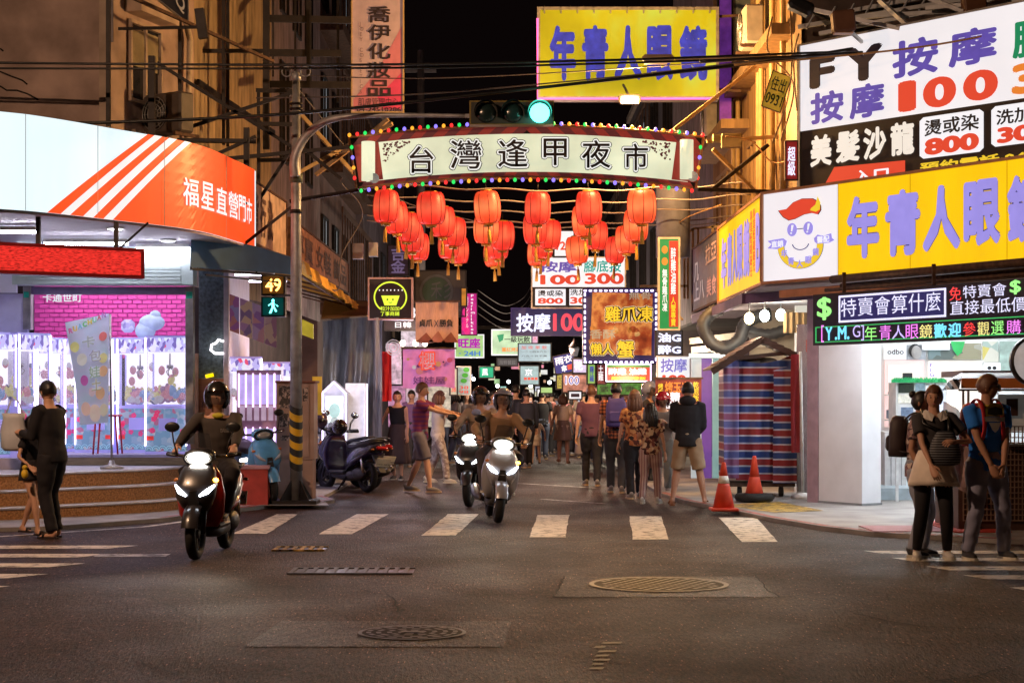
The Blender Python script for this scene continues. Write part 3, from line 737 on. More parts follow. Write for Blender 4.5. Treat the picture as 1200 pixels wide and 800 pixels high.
mb = MB(galv); p = W(93, 264, 24.3); mb.cbox((p.x, p.y, 3.66), (.28, .1, .04)); mb.cyl((p.x - .1, p.y, 3.64), (p.x - .1, p.y, 3.5), .012); mb.cyl((p.x + .1, p.y, 3.64), (p.x + .1, p.y, 3.5), .012)
for s_ in (-1, 1):
    m_ = Matrix.Rotation(R(35 * s_), 3, 'Y'); mb.cbox((p.x + .1 * s_, p.y, 3.42), (.08, .12, .2), rot=m_, bev=.02)
solo('security_camera', mb, 'pair of pale security cameras hanging from the arcade ceiling', 'camera', loc=p)
# red LED display
a0 = ((-660) * 20.7 / FP - .3, 20.5); a1 = ((165 - VX) * 22 / FP, 22.0)
f = gface(a0, a1, 3.04, 3.33)
led_r = M('red_led', (.95, .04, .03), .4, emit=.7, var=.75, vs=5, streak=(4, 4, 26))
def hang(f_, t_):
    mb = MB(steel)
    for a_ in (.90, .55, .2): q = f_.p(a_, 1, -.1); mb.bar(q, (q.x, q.y, 3.7), .05)
    q = f_.p(.9, 1, -.1); mb.bar(q, (q.x + .35, q.y + .2, 3.70), .025); part('bracket', mb, t_)
sign('long red LED ticker display hanging under the curved sign', f, led_r, .14, M('red_casing', (.25, .01, .01), .5), .04, extra=hang, name='led_display', cat='display')
# column
t = thing('corner_column', 'grey granite column with a brown lower panel and a small white neon cloud', 'column', (-4.2, 25.6, 0))
part('granite', fbx_px(MB(M('granite', (.16, .20, .21), .35, var=.5, vs=25)), 233, 300, 262, 443, 25.55, 0, .5), t)
part('brown_panel', fbx_px(MB(M('brown_panel', (.36, .14, .07), .5, var=.2, streak=(.5, .5, 9))), 233, 443.5, 262, 552, 25.55, 0, .45), t)
part('edge_trim', fbx_px(MB(M('pale_trim', (.62, .52, .56), .4)), 262.2, 300, 268, 552, 25.5, 0, .1), t)
part('side_panel', fbx_px(MB(M('peach_panel', (.55, .30, .18), .5)), 223, 414, 232, 552, 25.5, 0, .1), t)
nw = M('white_neon', (1, .97, 1), emit=3.5, var=0)
q = [W(x, y, 25.45) for x, y in ((262, 414), (252, 414), (247, 410), (248, 404), (253, 402), (256, 398), (262, 400))]
part('neon_cloud', MB(nw).tube(q, .018, 6), t)
part('yellow_spot', MB(M('yellow_neon', (1, .75, .0), emit=1.2, var=0)).tube([W(241, 441, 25.45), W(250, 439, 25.45)], .03, 6), t)
f = face(236, 480, 258, 470, 25.53); part('lettering', f.text(MB(M('dark_print', (.1, .04, .03), .6)), '娃娃機店', 0, 0, 1, .8, .0, .02), t)
# ---------------------------------------------------------------- claw machines
frame_w = M('machine_frame', (.50, .47, .80), .4, emit=.30, ecol=(.42, .36, 1), var=.05)
glow_in = M('machine_glow', (.88, .84, 1), emit=1.15, var=.10, vs=3)
panelb = pattern('printed_panel', 'cells', [(.30, .52, .80), (.45, .62, .9), (.75, .25, .45), (.62, .72, .92), (.85, .8, .9), (.25, .45, .75)], (16, 16, 16), .4, .35, light=False, thr=[0, .45, .7, .78, .93, .97])
headerp = pattern('printed_header', 'cells', [(.55, .5, .95), (.85, .8, 1), (.2, .15, .5), (.8, .1, .2), (.8, .85, 1)], (22, 22, 14), .4, .9, light=False, thr=[0, .3, .6, .82, .87])
toys = pattern('plush_colours', 'cells', [(.8, .75, .85), (.5, .3, .5), (.15, .15, .25), (.85, .4, .5), (.35, .5, .85), (.9, .8, .4)], (7, 7, 7), .8, .35, light=False)
neon_v = M('violet_neon', (.80, .70, 1), emit=4.5, var=0)
flower = M('pink_flower', (.85, .08, .25), .5, emit=.3, light=False, var=0); wavem = M('wave_print', (.35, .62, .72), .5, emit=.3, light=False, var=0); redm = M('red_print', (.8, .05, .04), .5, emit=.3, light=False, var=0)
def claw_machine(label, loc, rz, seed=0, w=.58, h=1.72, wide_print=0):
    rnd = random.Random(seed)
    t = thing('claw_machine', label, 'claw machine', loc, rz, 'glowing claw machines in the arcade'); MTX[t] = Matrix.Identity(4)
    hw = w / 2
    mb = MB(frame_w); mb.box(-hw, hw, -.29, .3, 0, .70); mb.box(-hw, hw, .28, .3, .70, h)
    for sx in (-1, 1): mb.box(sx * hw - (.03 if sx > 0 else 0), sx * hw + (.03 if sx < 0 else 0), -.3, -.27, .701, h - .23)
    mb.box(-hw, hw, -.3, .3, h - .03, h); part('cabinet', mb, t, False)
    f = Fr((-hw + .01, -.293, .04), (1, 0, 0), w - .02, .62)
    part('printed_panel', f.rect(MB(panelb), 0, 0, 1, 1, 0), t, False)
    mb = MB(flower)
    for k in range(7):
        a, b = rnd.uniform(.1, .9), rnd.uniform(.35, .93)
        for q in range(5): g = 2 * PI * q / 5; f.disc(mb, a + .04 * math.cos(g), b + .04 * math.sin(g), .032, .032, .004, 8)
    mb.mat(wavem)
    for k in range(6):
        for rr in (.1, .06): f.ring(mb, (k + .5) / 6, .02, rr, rr * 1.2, .018, .004, 0, 180, 8)
    mb.mat(redm); f.rect(mb, .0, .26, .2, .36, .005); f.rect(mb, .8, .26, 1, .36, .005)
    part('decal', mb, t, False, kind='stuff')
    mb = MB(frame_w); mb.box(-.1, .16, -.34, -.293, .34, .52); part('coin_box', mb, t, False)
    mb = MB(glow_in); mb.box(-hw + .03, hw - .03, .26, .279, .72, h - .24); mb.box(-hw + .03, hw - .03, -.26, .25, h - .25, h - .235); part('light_panel', mb, t, False)
    mb = MB(headerp); mb.box(-hw, hw, -.31, -.27, h - .23, h - .031); part('header', mb, t, False)
    mb = MB(toys)
    for k in range(26):
        r = rnd.uniform(.045, .085); c = Vector((rnd.uniform(-hw + .1, hw - .1), rnd.uniform(-.18, .2), .72 + r * .8 + rnd.uniform(0, .14)))
        mb.ell(c, r, r, r * 1.05, 8, 6)
        for sx in (-1, 1): mb.ell(c + Vector((sx * r * .6, 0, r * .9)), r * .33, r * .2, r * .4, 6, 4)
    for k in range(4):
        c = Vector((rnd.uniform(-hw + .1, hw - .1), .2, rnd.uniform(1.05, 1.35))); mb.ell(c, .05, .04, .07, 8, 6)
    part('plush_toys', mb, t, False, kind='stuff')
    mb = MB(galv); mb.cyl((0, 0, h - .25), (0, 0, h - .42), .012, 6); mb.cyl((0, 0, h - .42), (0, 0, h - .47), .05, 10)
    for g in range(3): q = 2 * PI * g / 3; mb.tube([(0, 0, h - .46), (.08 * math.cos(q), .08 * math.sin(q), h - .52), (.03 * math.cos(q), .03 * math.sin(q), h - .58)], .008, 5)
    part('claw', mb, t, False)
    part('glass_front', MB(M('machine_glass', (.95, .95, 1), .03, alpha=.08, var=0)).box(-hw + .03, hw - .03, -.288, -.284, .701, h - .231), t, False)
    for sx in (-1, 1): part('neon_tube', MB(neon_v).cyl((sx * (hw - .012), -.318, .12), (sx * (hw - .012), -.318, h - .03), .012, 6), t, False)
    return t
PZ = DZ + .15
mb = MB(M('plinth_top', (.5,) * 3)); mb.box(-12, -6.45, 24.2, 25.79, DZ, PZ); struct('plinth', mb)
for k, (x, y, rz, s) in enumerate([
    (-7.18, 24.75, 55, 'claw machine cut by the left picture edge in front of the lilac wall'), (-6.78, 25.05, 55, 'claw machine just inside the left picture edge, before the door frame'),
    (-7.35, 26.35, 60, 'leftmost claw machine turned sideways at the edge of the arcade'), (-7.05, 26.95, 58, 'second claw machine in the slanting row at the left of the arcade'), (-6.82, 27.55, 58, 'third claw machine in the slanting row, right above the black jacket man'), (-6.6, 28.1, 58, 'last and farthest claw machine of the slanting left row'),
    (-6.15, 27.1, 0, 'claw machine half hidden behind the pale blue banner flag'), (-5.52, 27.1, 0, 'claw machine just right of the banner flag pole, facing the street'), (-4.93, 26.35, 0, 'brightest claw machine with carp print beside the granite column')]):
    claw_machine(s, (x, y, PZ), R(rz), k, .62 if k == 8 else .58)
claw_machine('claw machine with white dotted header behind the granite column', (-4.12, 28.3, .282), R(8), 11, .56, 1.9)
claw_machine('claw machine on the street side half behind the brown utility cabinet', (-3.83, 29.9, .282), R(10), 12, .62, 1.85)
# capsule rack
t = thing('capsule_rack', 'two tier rack of capsule dispensers with vertical violet light tubes', 'vending rack', (-3.65, 26.6, .28)); 
mb = MB(M('rack_shell', (.5, .32, .36), .5, var=.1)); mb.box(-4.0, -3.34, 26.7, 27.0, .28, 1.95); part('cabinet', mb, t)
for tier in (0, 1):
    z0 = .38 + tier * .80
    for k in range(6):
        x = -3.96 + k * .106
        part('capsule_slot', MB(M('slot_pink', (.75, .55, .75), .4, emit=.5, light=False)).box(x + .012, x + .08, 26.66, 26.698, z0 + .02, z0 + .24), t)
        part('neon_tube', MB(M('pinkish_neon', (.9, .6, 1), emit=3.2, var=0)).cyl((x, 26.64, z0 + .22), (x, 26.64, z0 + .72), .012, 6), t)
        part('acrylic_bin', MB(M('bin_glow', (.60, .48, .95), .2, emit=.75, light=False)).box(x + .014, x + .088, 26.665, 26.697, z0 + .26, z0 + .70), t)
mb = MB(M('red_crate', (.50, .06, .05), .6)); a = G(270, 602); mb.box(-3.78, -3.3, 24.9, 25.3, .05, .55)
mb.mat(M('crate_rim', (.55, .3, .35), .5)).box(-3.8, -3.28, 24.88, 25.32, .551, .6); solo('crate', mb, 'red box with pale lid beside the blue scooter', 'box', loc=(-3.5, 25.1, .05))
for k in range(3):
    mb = MB(nw); x = -3.78 + k * .16; mb.tube([(x, 25.6, .64), (x + .1, 25.55, .66)], .03, 8)
    solo('light_bulb_tube', mb, ['left', 'middle', 'right'][k] + ' of the three short white lights above the red box', 'light', group='short white lights above the red box', loc=(x, 25.6, .64))
for k, (y, s_) in enumerate(((26.3, 'front'), (27.6, 'middle'), (28.9, 'rear'))): lamp_tube(s_ + ' long added strip light inside the arcade over the claw machines', (-7.6, y, 3.6), (-4.8, y, 3.6), 34)  # interior tubes added to brighten the brick wall
for k in range(2): lamp_tube(['short strip light over the street side claw machines', 'second strip light over the street side claw machines'][k], (-4.1, 27.2 + k * 1.5, 3.4), (-3.5, 27.2 + k * 1.5, 3.4), 9)
# poster rack tilted
f = Fr(W(266, 386, 27), (1, .25, -.38), .8, .55); t = thing('poster_board', 'tilted board of purple and pink posters beside the granite column', 'poster', f.o)
for k in range(4):
    mb = MB(pattern('poster_%d' % k, 'cells', [[(.35, .12, .35), (.5, .2, .2), (.3, .25, .5)], [(.42, .22, .4), (.6, .4, .3), (.25, .15, .3)], [(.3, .15, .4), (.45, .3, .5), (.5, .25, .3)], [(.45, .3, .35), (.3, .15, .25), (.5, .35, .3)]][k], (9, 9, 9), .5, .12, light=False))
    fbox(mb, f, k * .25 + .01, 0, k * .25 + .24, 1, 0, .02); part('poster', mb, t)
# banner flag
t = thing('banner_flag', 'tall pale blue cartoon print banner flag on a grey pole on the arcade deck', 'banner', (-5.42, 24.5, DZ))
part('pole', MB(galv).tube([G(131, 549, DZ), W(129, 368, 24.5)], .016, 8), t)
part('base', MB(galv).lathe(G(131, 549, DZ), [(.16, 0), (.16, .03), (.05, .06), (.03, .12)], 20), t)
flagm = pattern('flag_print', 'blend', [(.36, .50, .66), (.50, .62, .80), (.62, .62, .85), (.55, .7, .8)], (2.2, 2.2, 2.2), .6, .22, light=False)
P4 = [W(77, 378, 24.5), W(128, 367, 24.5), W(127, 495, 24.5), W(94, 498, 24.5)]
def fp(a, b, d=0):
    top = P4[0].lerp(P4[1], a); bot = P4[3].lerp(P4[2], a); p = bot.lerp(top, b); return p + Vector((0, -d + .05 * math.sin(a * 5 + b * 4) * (1 - a), 0))
mb = MB(flagm); mb.smooth = True; N_ = 12
mb.add([fp(i / N_, j / N_) for j in range(N_ + 1) for i in range(N_ + 1)], [(j * 13 + i, j * 13 + i + 1, j * 13 + i + 14, j * 13 + i + 13) for j in range(N_) for i in range(N_)]); part('cloth', mb, t)
def fdisc(mb, a, b, r, d=.012, ry=None):
    mb.add([fp(a + r * math.cos(PI * k / 8), b + (ry or r * .42) * math.sin(PI * k / 8), d) for k in range(16)], [tuple(range(16))], False)
for a, b, r, c in ((.15, .75, .12, (.8, .75, .3)), (.85, .6, .11, (.85, .75, .35)), (.3, .42, .12, (.65, .15, .5)), (.75, .28, .14, (.85, .5, .3)), (.3, .62, .14, (.85, .8, .75)), (.85, .8, .1, (.8, .2, .2)), (.5, .3, .1, (.8, .6, .65)), (.85, .48, .12, (.85, .5, .7)), (.25, .15, .16, (.9, .6, .5)), (.55, .1, .2, (.9, .7, .6)), (.85, .12, .14, (.8, .7, .55))):
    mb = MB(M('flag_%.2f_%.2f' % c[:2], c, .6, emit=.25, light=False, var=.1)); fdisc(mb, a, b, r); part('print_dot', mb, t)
cols = [(.8, .2, .5), (.9, .6, .1), (.3, .6, .9), (.2, .7, .3), (.9, .7, .1), (.3, .7, .5), (.8, .2, .3), (.6, .3, .8)]
for k, ch in enumerate('RUACHUAN'):
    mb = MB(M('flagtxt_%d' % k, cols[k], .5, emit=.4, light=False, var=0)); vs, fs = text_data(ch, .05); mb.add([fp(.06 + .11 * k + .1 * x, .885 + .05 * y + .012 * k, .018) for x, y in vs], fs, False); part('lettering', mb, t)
for ch, a, b, c in (('卡', .35, .72, (.75, .8, 1)), ('包', .5, .58, (.8, .7, 1)), ('娃', .47, .43, (.6, .85, .6)), ('土', .5, .31, (.9, .75, .5))):
    for off, dd, cc in ((.06, .016, (.95, .95, 1)), (.0, .021, tuple(q * .6 for q in c))):
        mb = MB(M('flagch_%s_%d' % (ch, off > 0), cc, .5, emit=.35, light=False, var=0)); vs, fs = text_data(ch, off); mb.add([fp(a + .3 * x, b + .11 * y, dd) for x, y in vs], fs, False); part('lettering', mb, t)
# red stool
t = thing('stool', 'small red framed stool in front of the claw machines', 'stool', (-5.6, 26.2, DZ + .15)); rm = M('red_tube', (.6, .03, .05), .4)
z0 = DZ + .15; zt = 1.28
for (x, y) in ((-5.98, 26.0), (-5.62, 26.0), (-5.98, 26.3), (-5.62, 26.3)): part('leg', MB(rm).tube([(x + (.04 if x < -5.8 else -.04), y, zt), (x, y, z0)], .014, 6), t)
part('seat', MB(rm).cbox((-5.8, 26.15, zt), (.36, .34, .03), bev=.01), t)
# plush toys above the machines
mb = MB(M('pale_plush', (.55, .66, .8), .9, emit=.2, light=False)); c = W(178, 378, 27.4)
mb.ell(c, .2, .15, .13); mb.ell(c + Vector((-.1, 0, -.12)), .16, .14, .14); mb.ell(c + Vector((.05, 0, .1)), .09, .08, .09); solo('plush_toy', mb, 'large pale blue plush toy lying on top of the machines', 'plush toy', loc=c)
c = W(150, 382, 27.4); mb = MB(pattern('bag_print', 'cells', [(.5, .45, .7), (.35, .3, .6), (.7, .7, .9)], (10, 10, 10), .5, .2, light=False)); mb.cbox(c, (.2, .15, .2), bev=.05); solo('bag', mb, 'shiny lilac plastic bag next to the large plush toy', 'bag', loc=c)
# awnings on the left
awn_b = M('blue_awning', (.07, .20, .42), .7, var=.15, vs=4)
mb = MB(awn_b); A = [W(224, 275, 24.6), W(262, 279, 25.2), W(300, 289, 25.8), W(345, 303, 26.5)]; B = [W(223, 313, 24.3), W(262, 316, 24.9), W(300, 318, 25.5), W(342, 322, 26.3)]
mb.add([p for q in zip(A, B) for p in q], [(2 * i, 2 * i + 1, 2 * i + 3, 2 * i + 2) for i in range(3)], True)
mb.add([p + Vector((-.0, .9, .05)) for p in A] + A, [(i, i + 1, i + 5, i + 4) for i in range(3)]); t = thing('awning', 'blue fabric awning below the orange end of the curved sign', 'awning', A[1]); part('fabric', mb, t)
mb = MB(steel); mb.bar(B[0] + Vector((0, .05, -.02)), B[3] + Vector((0, .05, -.02)), .03); mb.bar(B[0] + Vector((.2, .05, -.1)), B[2] + Vector((.3, .05, -.15)), .02)
for k in (0, 2, 3): mb.bar(B[k] + Vector((0, .05, 0)), A[k] + Vector((0, .9, 0)), .025)
part('frame', mb, t)
awn_y = M('yellow_awning', (.75, .40, .05), .7, var=.15, emit=.06, light=False)
t = thing('awning', 'long yellow awning valance running up the left side of the alley', 'awning', (-3, 32, 3.3))
mb = MB(awn_y); n = 26; vs = []
for i in range(n + 1):
    y = 26.7 + 12.4 * i / n; x = -3 + .03 * math.sin(i * 2.1); vs += [(x, y, 3.57 - .006 * i), (x + .05, y, 3.37 - .004 * i + .02 * math.sin(i * 1.7)), (x - 1.3, y, 3.85)]
mb.add(vs, [(3 * i, 3 * i + 1, 3 * i + 4, 3 * i + 3) for i in range(n)] + [(3 * i, 3 * i + 3, 3 * i + 5, 3 * i + 2) for i in range(n)], True); part('fabric', mb, t)
mb = MB(rust); mb.bar((-3.04, 26.7, 3.36), (-3.04, 39, 3.27), .03)
for k in range(6): y = 27 + k * 2.3; mb.bar((-3.04, y, 3.36), (-4.35, y, 3.7), .03)
part('frame', mb, t)
# old boards above the awnings
old = M('weathered_board', (.50, .36, .28), .8, var=.3, vs=4); ink = M('faded_ink', (.10, .05, .04), .8, var=.4)
f = gface((-3.75, 26.4), (-3.62, 29.6), 3.85, 4.75); sign('weathered pale board with faded ink characters behind the utility pole', f, old, .06, rust, .03, [('貨 行 批', .05, .15, .6, .85, ink, .02)])
f = gface((-3.62, 30.2), (-3.55, 40.5), 3.9, 4.55); sign('long weathered brown board running along the left side of the alley', f, M('brown_board', (.32, .15, .09), .8, var=.35), .06, rust, .03, [('專賣 女鞋 飾品', .05, .15, .95, .85, ink, .02)])
# scaffold
def scaffold():
    t = thing('scaffold_frame', 'black steel scaffold frame standing against the corrugated left facade', 'scaffold', (-4.4, 30, 4))
    def P(x, y, D): return W(x, y, D)
    D = 28
    for x, y0, y1, tk, D in ((127, -20, 148, .06, 25.7), (211, -20, 142, .05, 28), (219, -20, 152, .05, 29), (262, -20, 170, .05, 29), (267, -20, 172, .05, 30), (312, -20, 175, .10, 29), (320, -20, 90, .03, 31), (362, -20, 98, .08, 31), (303, 105, 240, .05, 28.6), (346, -20, 85, .03, 33), (396, -20, 120, .05, 36)):
        part('post', MB(steel).bar(P(x, y0, D), P(x, y1, D), tk), t)
    for x0, y0, x1, y1, D in ((210, 60, 312, 60, 29), (316, 20, 412, 22, 31), (316, 24, 412, 26, 31), (316, 60, 400, 61, 31), (316, 64, 400, 65, 31), (316, 97, 412, 98, 31), (316, 101, 412, 102, 31), (215, 165, 300, 166, 27.8), (300, 106, 345, 107, 28.6), (303, 145, 345, 146, 28.6), (303, 188, 345, 187, 28.6)):
        part('rail', MB(steel).bar(P(x0, y0, D), P(x1, y1, D), .06), t)
    for x0, y0, x1, y1 in ((178, 70, 345, 174), (190, 160, 345, 108), (300, 240, 345, 170), (345, 165, 400, 210), (256, 180, 300, 160)):
        part('brace', MB(steel).bar(P(x0, y0, 27.3), P(x1, y1, 27.3), .05), t)
    part('post', MB(steel).bar(P(178, 66, 25.9), P(178, 158, 25.9), .09), t); part('post', MB(steel).bar(P(289, 150, 25.9), P(289, 290, 25.9), .08), t)
    part('rail', MB(steel).bar(P(208, 164, 25.85), P(289, 165, 25.85), .05), t)
    part('rail', MB(steel).bar(P(225, 298, 25.6), P(289, 237, 25.6), .04), t); part('rail', MB(steel).bar(P(262, 305, 25.6), P(345, 240, 25.6), .04), t)
scaffold()
mb = MB(steel); a = W(139, 34, 25.9); b = W(232, 32, 25.6); mb.bar(a, b, .04); mb.cbox(W(236, 28, 25.5), (.13, .12, .42), rot=Matrix.Rotation(R(-8), 3, 'Y')); solo('floodlight', mb, 'unlit black floodlight on a long arm over the curved sign', 'floodlight', loc=b)
mb = MB(rust); mb.bar(W(150, -5, 25), W(320, 72, 27.5), .045); solo('stay_rod', mb, 'long brown stay rod slanting across the upper left facade', 'rod', loc=W(240, 40, 26))
f = Fr(W(184, -2, 25.9), (.75, .3, -.58), .55, .35); sign('corner of a black sign with white lettering at the top of the left facade', f, M('black_panel', (.03, .03, .04), .5), .05, galv, .015, [('Q', .6, .2, .9, .9, white_p, .02)])
# ================================================================ right corner: optician
def tpx(f, mb, body, x0, x1, yt, yb, d=.008, bold=.0, sl=0):
    a0, a1, xc = sface(f, x0), sface(f, x1), (x0 + x1) / 2
    return f.text(mb, body, a0, fz(f, xc, yb)[1], a1, fz(f, xc, yt)[1], d, bold, sl)
lit_y = M('lightbox_yellow', (1, .60, .0), .4, emit=.92, var=.10, vs=1.5, streak=(1, 1, .15))
lit_w = M('lightbox_white', (.93, .90, .95), .4, emit=.88, var=.05, vs=.6)
lilac_l = M('lilac_letter', (.36, .31, .88), .5, emit=.85, light=False, var=.06)
blue_l = M('blue_outline', (.10, .10, .40), .5, emit=.4, light=False, var=0)
copper = M('copper_trim', (.50, .24, .12), .5, .3)
f = gface((3.39, 23.5), (6.5, 18.78), 3.06, 4.2)
t = thing('fascia_sign', 'wide yellow light box sign with lilac characters and a smiling face emblem', 'sign', f.p(0, 0))
mb = MB(M('sign_back', (.12, .11, .1), .6)); fbox(mb, f, 0, 0, 1, 1, -.25, -.004); part('casing', mb, t)
k = sface(f, 982)
part('white_panel', f.rect(MB(lit_w), 0, 0, k, 1, 0), t); part('yellow_panel', f.rect(MB(lit_y), k + .001, 0, 1, 1, 0), t)
mb = MB(M('seam_amber', (.35, .16, .01), .6, var=0))
for a in (k, .46, .72): f.rect(mb, a, 0, a + .0012, 1, .004)
part('panel_seam', mb, t, kind='stuff')
mb = MB(copper); fbox(mb, f, -.005, -.03, 1, 0, -.26, .03); fbox(mb, f, -.005, 1, 1, 1.03, -.26, .03); fbox(mb, f, -.008, 0, 0, 1, -.26, .03); part('frame', mb, t)
for off, d, m_ in ((.055, .006, blue_l), (.042, .011, lilac_l)):
    mb = MB(m_)
    for ch, x0, x1, yt, yb in (('年', 993, 1031, 229, 303), ('青', 1038, 1079, 222, 300), ('人', 1082, 1126, 217, 294), ('眼', 1130, 1173, 210, 288), ('鏡', 1181, 1224, 204, 284)): tpx(f, mb, ch, x0, x1, yt, yb, d, off)
    part('lettering', mb, t)
def emb(pts, d, m_):
    return part('emblem', MB(m_).add([f.p(*fz(f, 900 + x / 4, 200 + y / 4), d) for x, y in pts], [tuple(range(len(pts)))]), t)
red_l = M('red_letter', (.85, .07, .03), .5, emit=.8, light=False, var=0); yel_l = M('yellow_letter', (.95, .65, .03), .5, emit=.85, light=False, var=0); wht_l = M('white_letter', (.95, .95, 1), .5, emit=.9, light=False, var=0); blk_l = M('black_letter', (.012, .01, .012), .6, var=0)
hair = [(52, 187), (90, 180), (120, 150), (160, 133), (210, 132), (235, 145), (247, 165), (248, 185), (235, 205), (205, 198), (170, 205), (130, 225), (100, 232), (75, 218), (62, 202)]
emb([(150 + (x - 150) * 1.04, 180 + (y - 180) * 1.05) for x, y in hair], .006, blk_l); emb(hair, .009, red_l)
emb([(200, 186), (205, 176), (225, 160), (236, 120), (249, 150), (246, 182), (228, 193)], .012, yel_l)
def earc(cx, cy, r0, r1, a0, a1, d, m_, n=16, ry=1.0):
    mb = MB(m_); vs = []
    for i in range(n + 1):
        g = R(a0 + (a1 - a0) * i / n)
        for r in (r0, r1): x, y = cx + r * math.cos(g), cy - r * ry * math.sin(g) - .055 * (r * math.cos(g)); vs.append(f.p(*fz(f, 900 + x / 4, 200 + y / 4), d))
    mb.add(vs, [(2 * i, 2 * i + 1, 2 * i + 3, 2 * i + 2) for i in range(n)], False); return part('emblem', mb, t)
for cx, cy in ((115, 277), (191, 270)):
    earc(cx, cy, 0, 23, 0, 360, .009, lilac_l, 20, 1.35)
    emb([(cx - 2, cy - 22), (cx + 9, cy - 22), (cx + 2, cy + 8), (cx - 4, cy + 8)], .013, wht_l); emb([(cx - 7, cy + 13), (cx, cy + 13), (cx, cy + 20), (cx - 7, cy + 20)], .013, wht_l)
emb([(138, 272), (168, 269), (168, 273), (138, 276)], .009, blue_l)
earc(155, 338, 36, 41, 190, 350, .009, blue_l, 16, .85)
earc(155, 352, 76, 108, 178, 372, .008, blue_l, 24); earc(155, 352, 78, 106, 178, 372, .011, yel_l, 24)
emb([(0, 330), (20, 345), (0, 365), (45, 368), (85, 352), (92, 330), (75, 317), (40, 322)], .012, lilac_l)
emb([(218, 318), (235, 300), (265, 305), (300, 293), (303, 315), (315, 325), (290, 338), (235, 343), (222, 335)], .012, lilac_l)
mb = MB(lilac_l)
for ch, x, y in (('年', 80, 390), ('青', 112, 426), ('人', 153, 438), ('眼', 194, 420), ('鏡', 228, 382)): tpx(f, mb, ch, 900 + (x - 15) / 4, 900 + (x + 15) / 4, 200 + (y - 20) / 4, 200 + (y + 16) / 4, .015, .03)
mb.mat(wht_l); tpx(f, mb, '直銷', 905, 919, 282, 290, .016, .02); tpx(f, mb, '醫配', 958.5, 973, 276.5, 284.5, .016, .02); part('lettering', mb, t)
# side sign
f = Fr((3.39, 28.4, 3.06), (0, -1, 0), 4.86, 1.14)
t = thing('side_sign', 'yellow light box with narrow lilac characters on the alley side of the optician', 'sign', f.p(0, 0))
mb = MB(M('sign_back', (.12, .11, .1))); fbox(mb, f, 0, 0, 1, 1, -.2, -.004); part('casing', mb, t); part('panel', f.rect(MB(lit_y), 0, 0, 1, 1, 0), t)
mb = MB(copper); fbox(mb, f, -.005, -.03, 1, 0, -.2, .03); fbox(mb, f, -.005, 1, 1, 1.03, -.2, .03); fbox(mb, f, -.01, 0, 0, 1, -.2, .03); part('frame', mb, t)
for off, d, m_ in ((.055, .006, blue_l), (.04, .012, lilac_l)):
    mb = MB(m_)
    for i, (ch, x0, x1) in enumerate((('年', 846, 852), ('青', 853, 858.5), ('人', 859, 864), ('眼', 864.5, 871), ('鏡', 872, 879), ('B', 886.5, 891.5))):
        a = sface(f, x0); b = sface(f, x1); f.text(mb, ch, a, .14, b, .84 if i != 4 else .86, d, off)
    part('lettering', mb, t)
mb = MB(red_l)
for k_, x in enumerate((880, 883.4)):
    a = sface(f, x); b = sface(f, x + 2.4); f.text(mb, '專\n業\n配\n鏡\n驗\n光', a, .12 + .05 * k_, b, .92, .012, .02)
part('lettering', mb, t)
f = Fr((3.39, 32.4, 3.1), (0, -1, 0), 3.9, 1.1)
sign('dark grey poster board with faint white print behind the yellow side sign', f, M('charcoal_board', (.10, .10, .13), .4, emit=.06, var=.25, light=False), .1, rust, .03, [('几\n上八', .08, .12, .5, .75, M('pale_print', (.5, .5, .55), .5, emit=.25, light=False, var=0), .02), ('拉亞', .55, .6, .95, .9, M('brown_print', (.45, .3, .25), emit=.2, light=False, var=0), .02), ('美食', .6, .1, .95, .4, M('pinkish_print', (.5, .3, .3), emit=.25, light=False, var=0), .02)])
# FY board
f = gface((4.12, 25.0), (7.3, 21.15), 4.28, 6.44)
t = thing('billboard', 'huge white and black massage and hair salon price billboard above the yellow fascia sign', 'billboard', f.p(0, 0))
mb = MB(M('sign_back', (.12, .11, .1))); fbox(mb, f, 0, 0, 1, 1, -.12, -.004); part('casing', mb, t)
kb = (5.25 - 4.28) / 2.16
part('white_panel', f.rect(MB(M('billboard_white', (.95, .92, .95), .5, emit=.86, var=.06, vs=.7)), 0, kb, 1, 1, 0), t); part('black_panel', f.rect(MB(M('billboard_black', (.03, .02, .02), .5, emit=.0, var=.3)), 0, 0, 1, kb - .001, 0), t)
mb = MB(galv); fbox(mb, f, -.01, 0, 0, 1, -.12, .02); fbox(mb, f, -.01, 1, 1, 1.012, -.12, .02); part('frame', mb, t)
vio = M('violet_letter', (.16, .11, .62), .5, emit=.55, light=False, var=.1); org = M('orange_letter', (.9, .25, .03), .5, emit=.8, light=False, var=0); grn = M('green_letter', (.0, .35, .14), .5, emit=.6, light=False, var=0)
drk = M('dark_letter', (.03, .02, .03), .5, emit=.25, light=False, var=0); crm = M('cream_letter', (.95, .88, .78), .5, emit=.85, light=False, var=0)
def L(m_, rows, d=.008, bold=.03, parent=None, ff=None):
    mb = MB(m_)
    for q in rows: tpx(ff or f, mb, *q[:5], d, q[5] if len(q) > 5 else bold)
    return part('lettering', mb, parent or t)
L(drk, [('F', 949, 979, 66, 103, .05), ('Y', 990, 1035, 54, 95, .05)])
L(vio, [('按', 1046, 1100, 45, 89), ('摩', 1112, 1169, 33, 76), ('按', 950, 989, 107, 144), ('摩', 996, 1037, 98, 138)], bold=.035)
L(grn, [('腳', 1187, 1236, 22, 66)]); L(red_l, [('1', 1053, 1074, 95, 131, .05), ('0', 1082, 1121, 90, 126, .05), ('0', 1129, 1170, 82, 118, .05)]); L(org, [('3', 1186, 1218, 74, 110, .05)])
L(crm, [('美', 950, 975, 158, 195), ('髮', 980, 1008, 153, 190), ('沙', 1012, 1039, 149, 187), ('龍', 1044, 1072, 143, 182)], bold=.04)
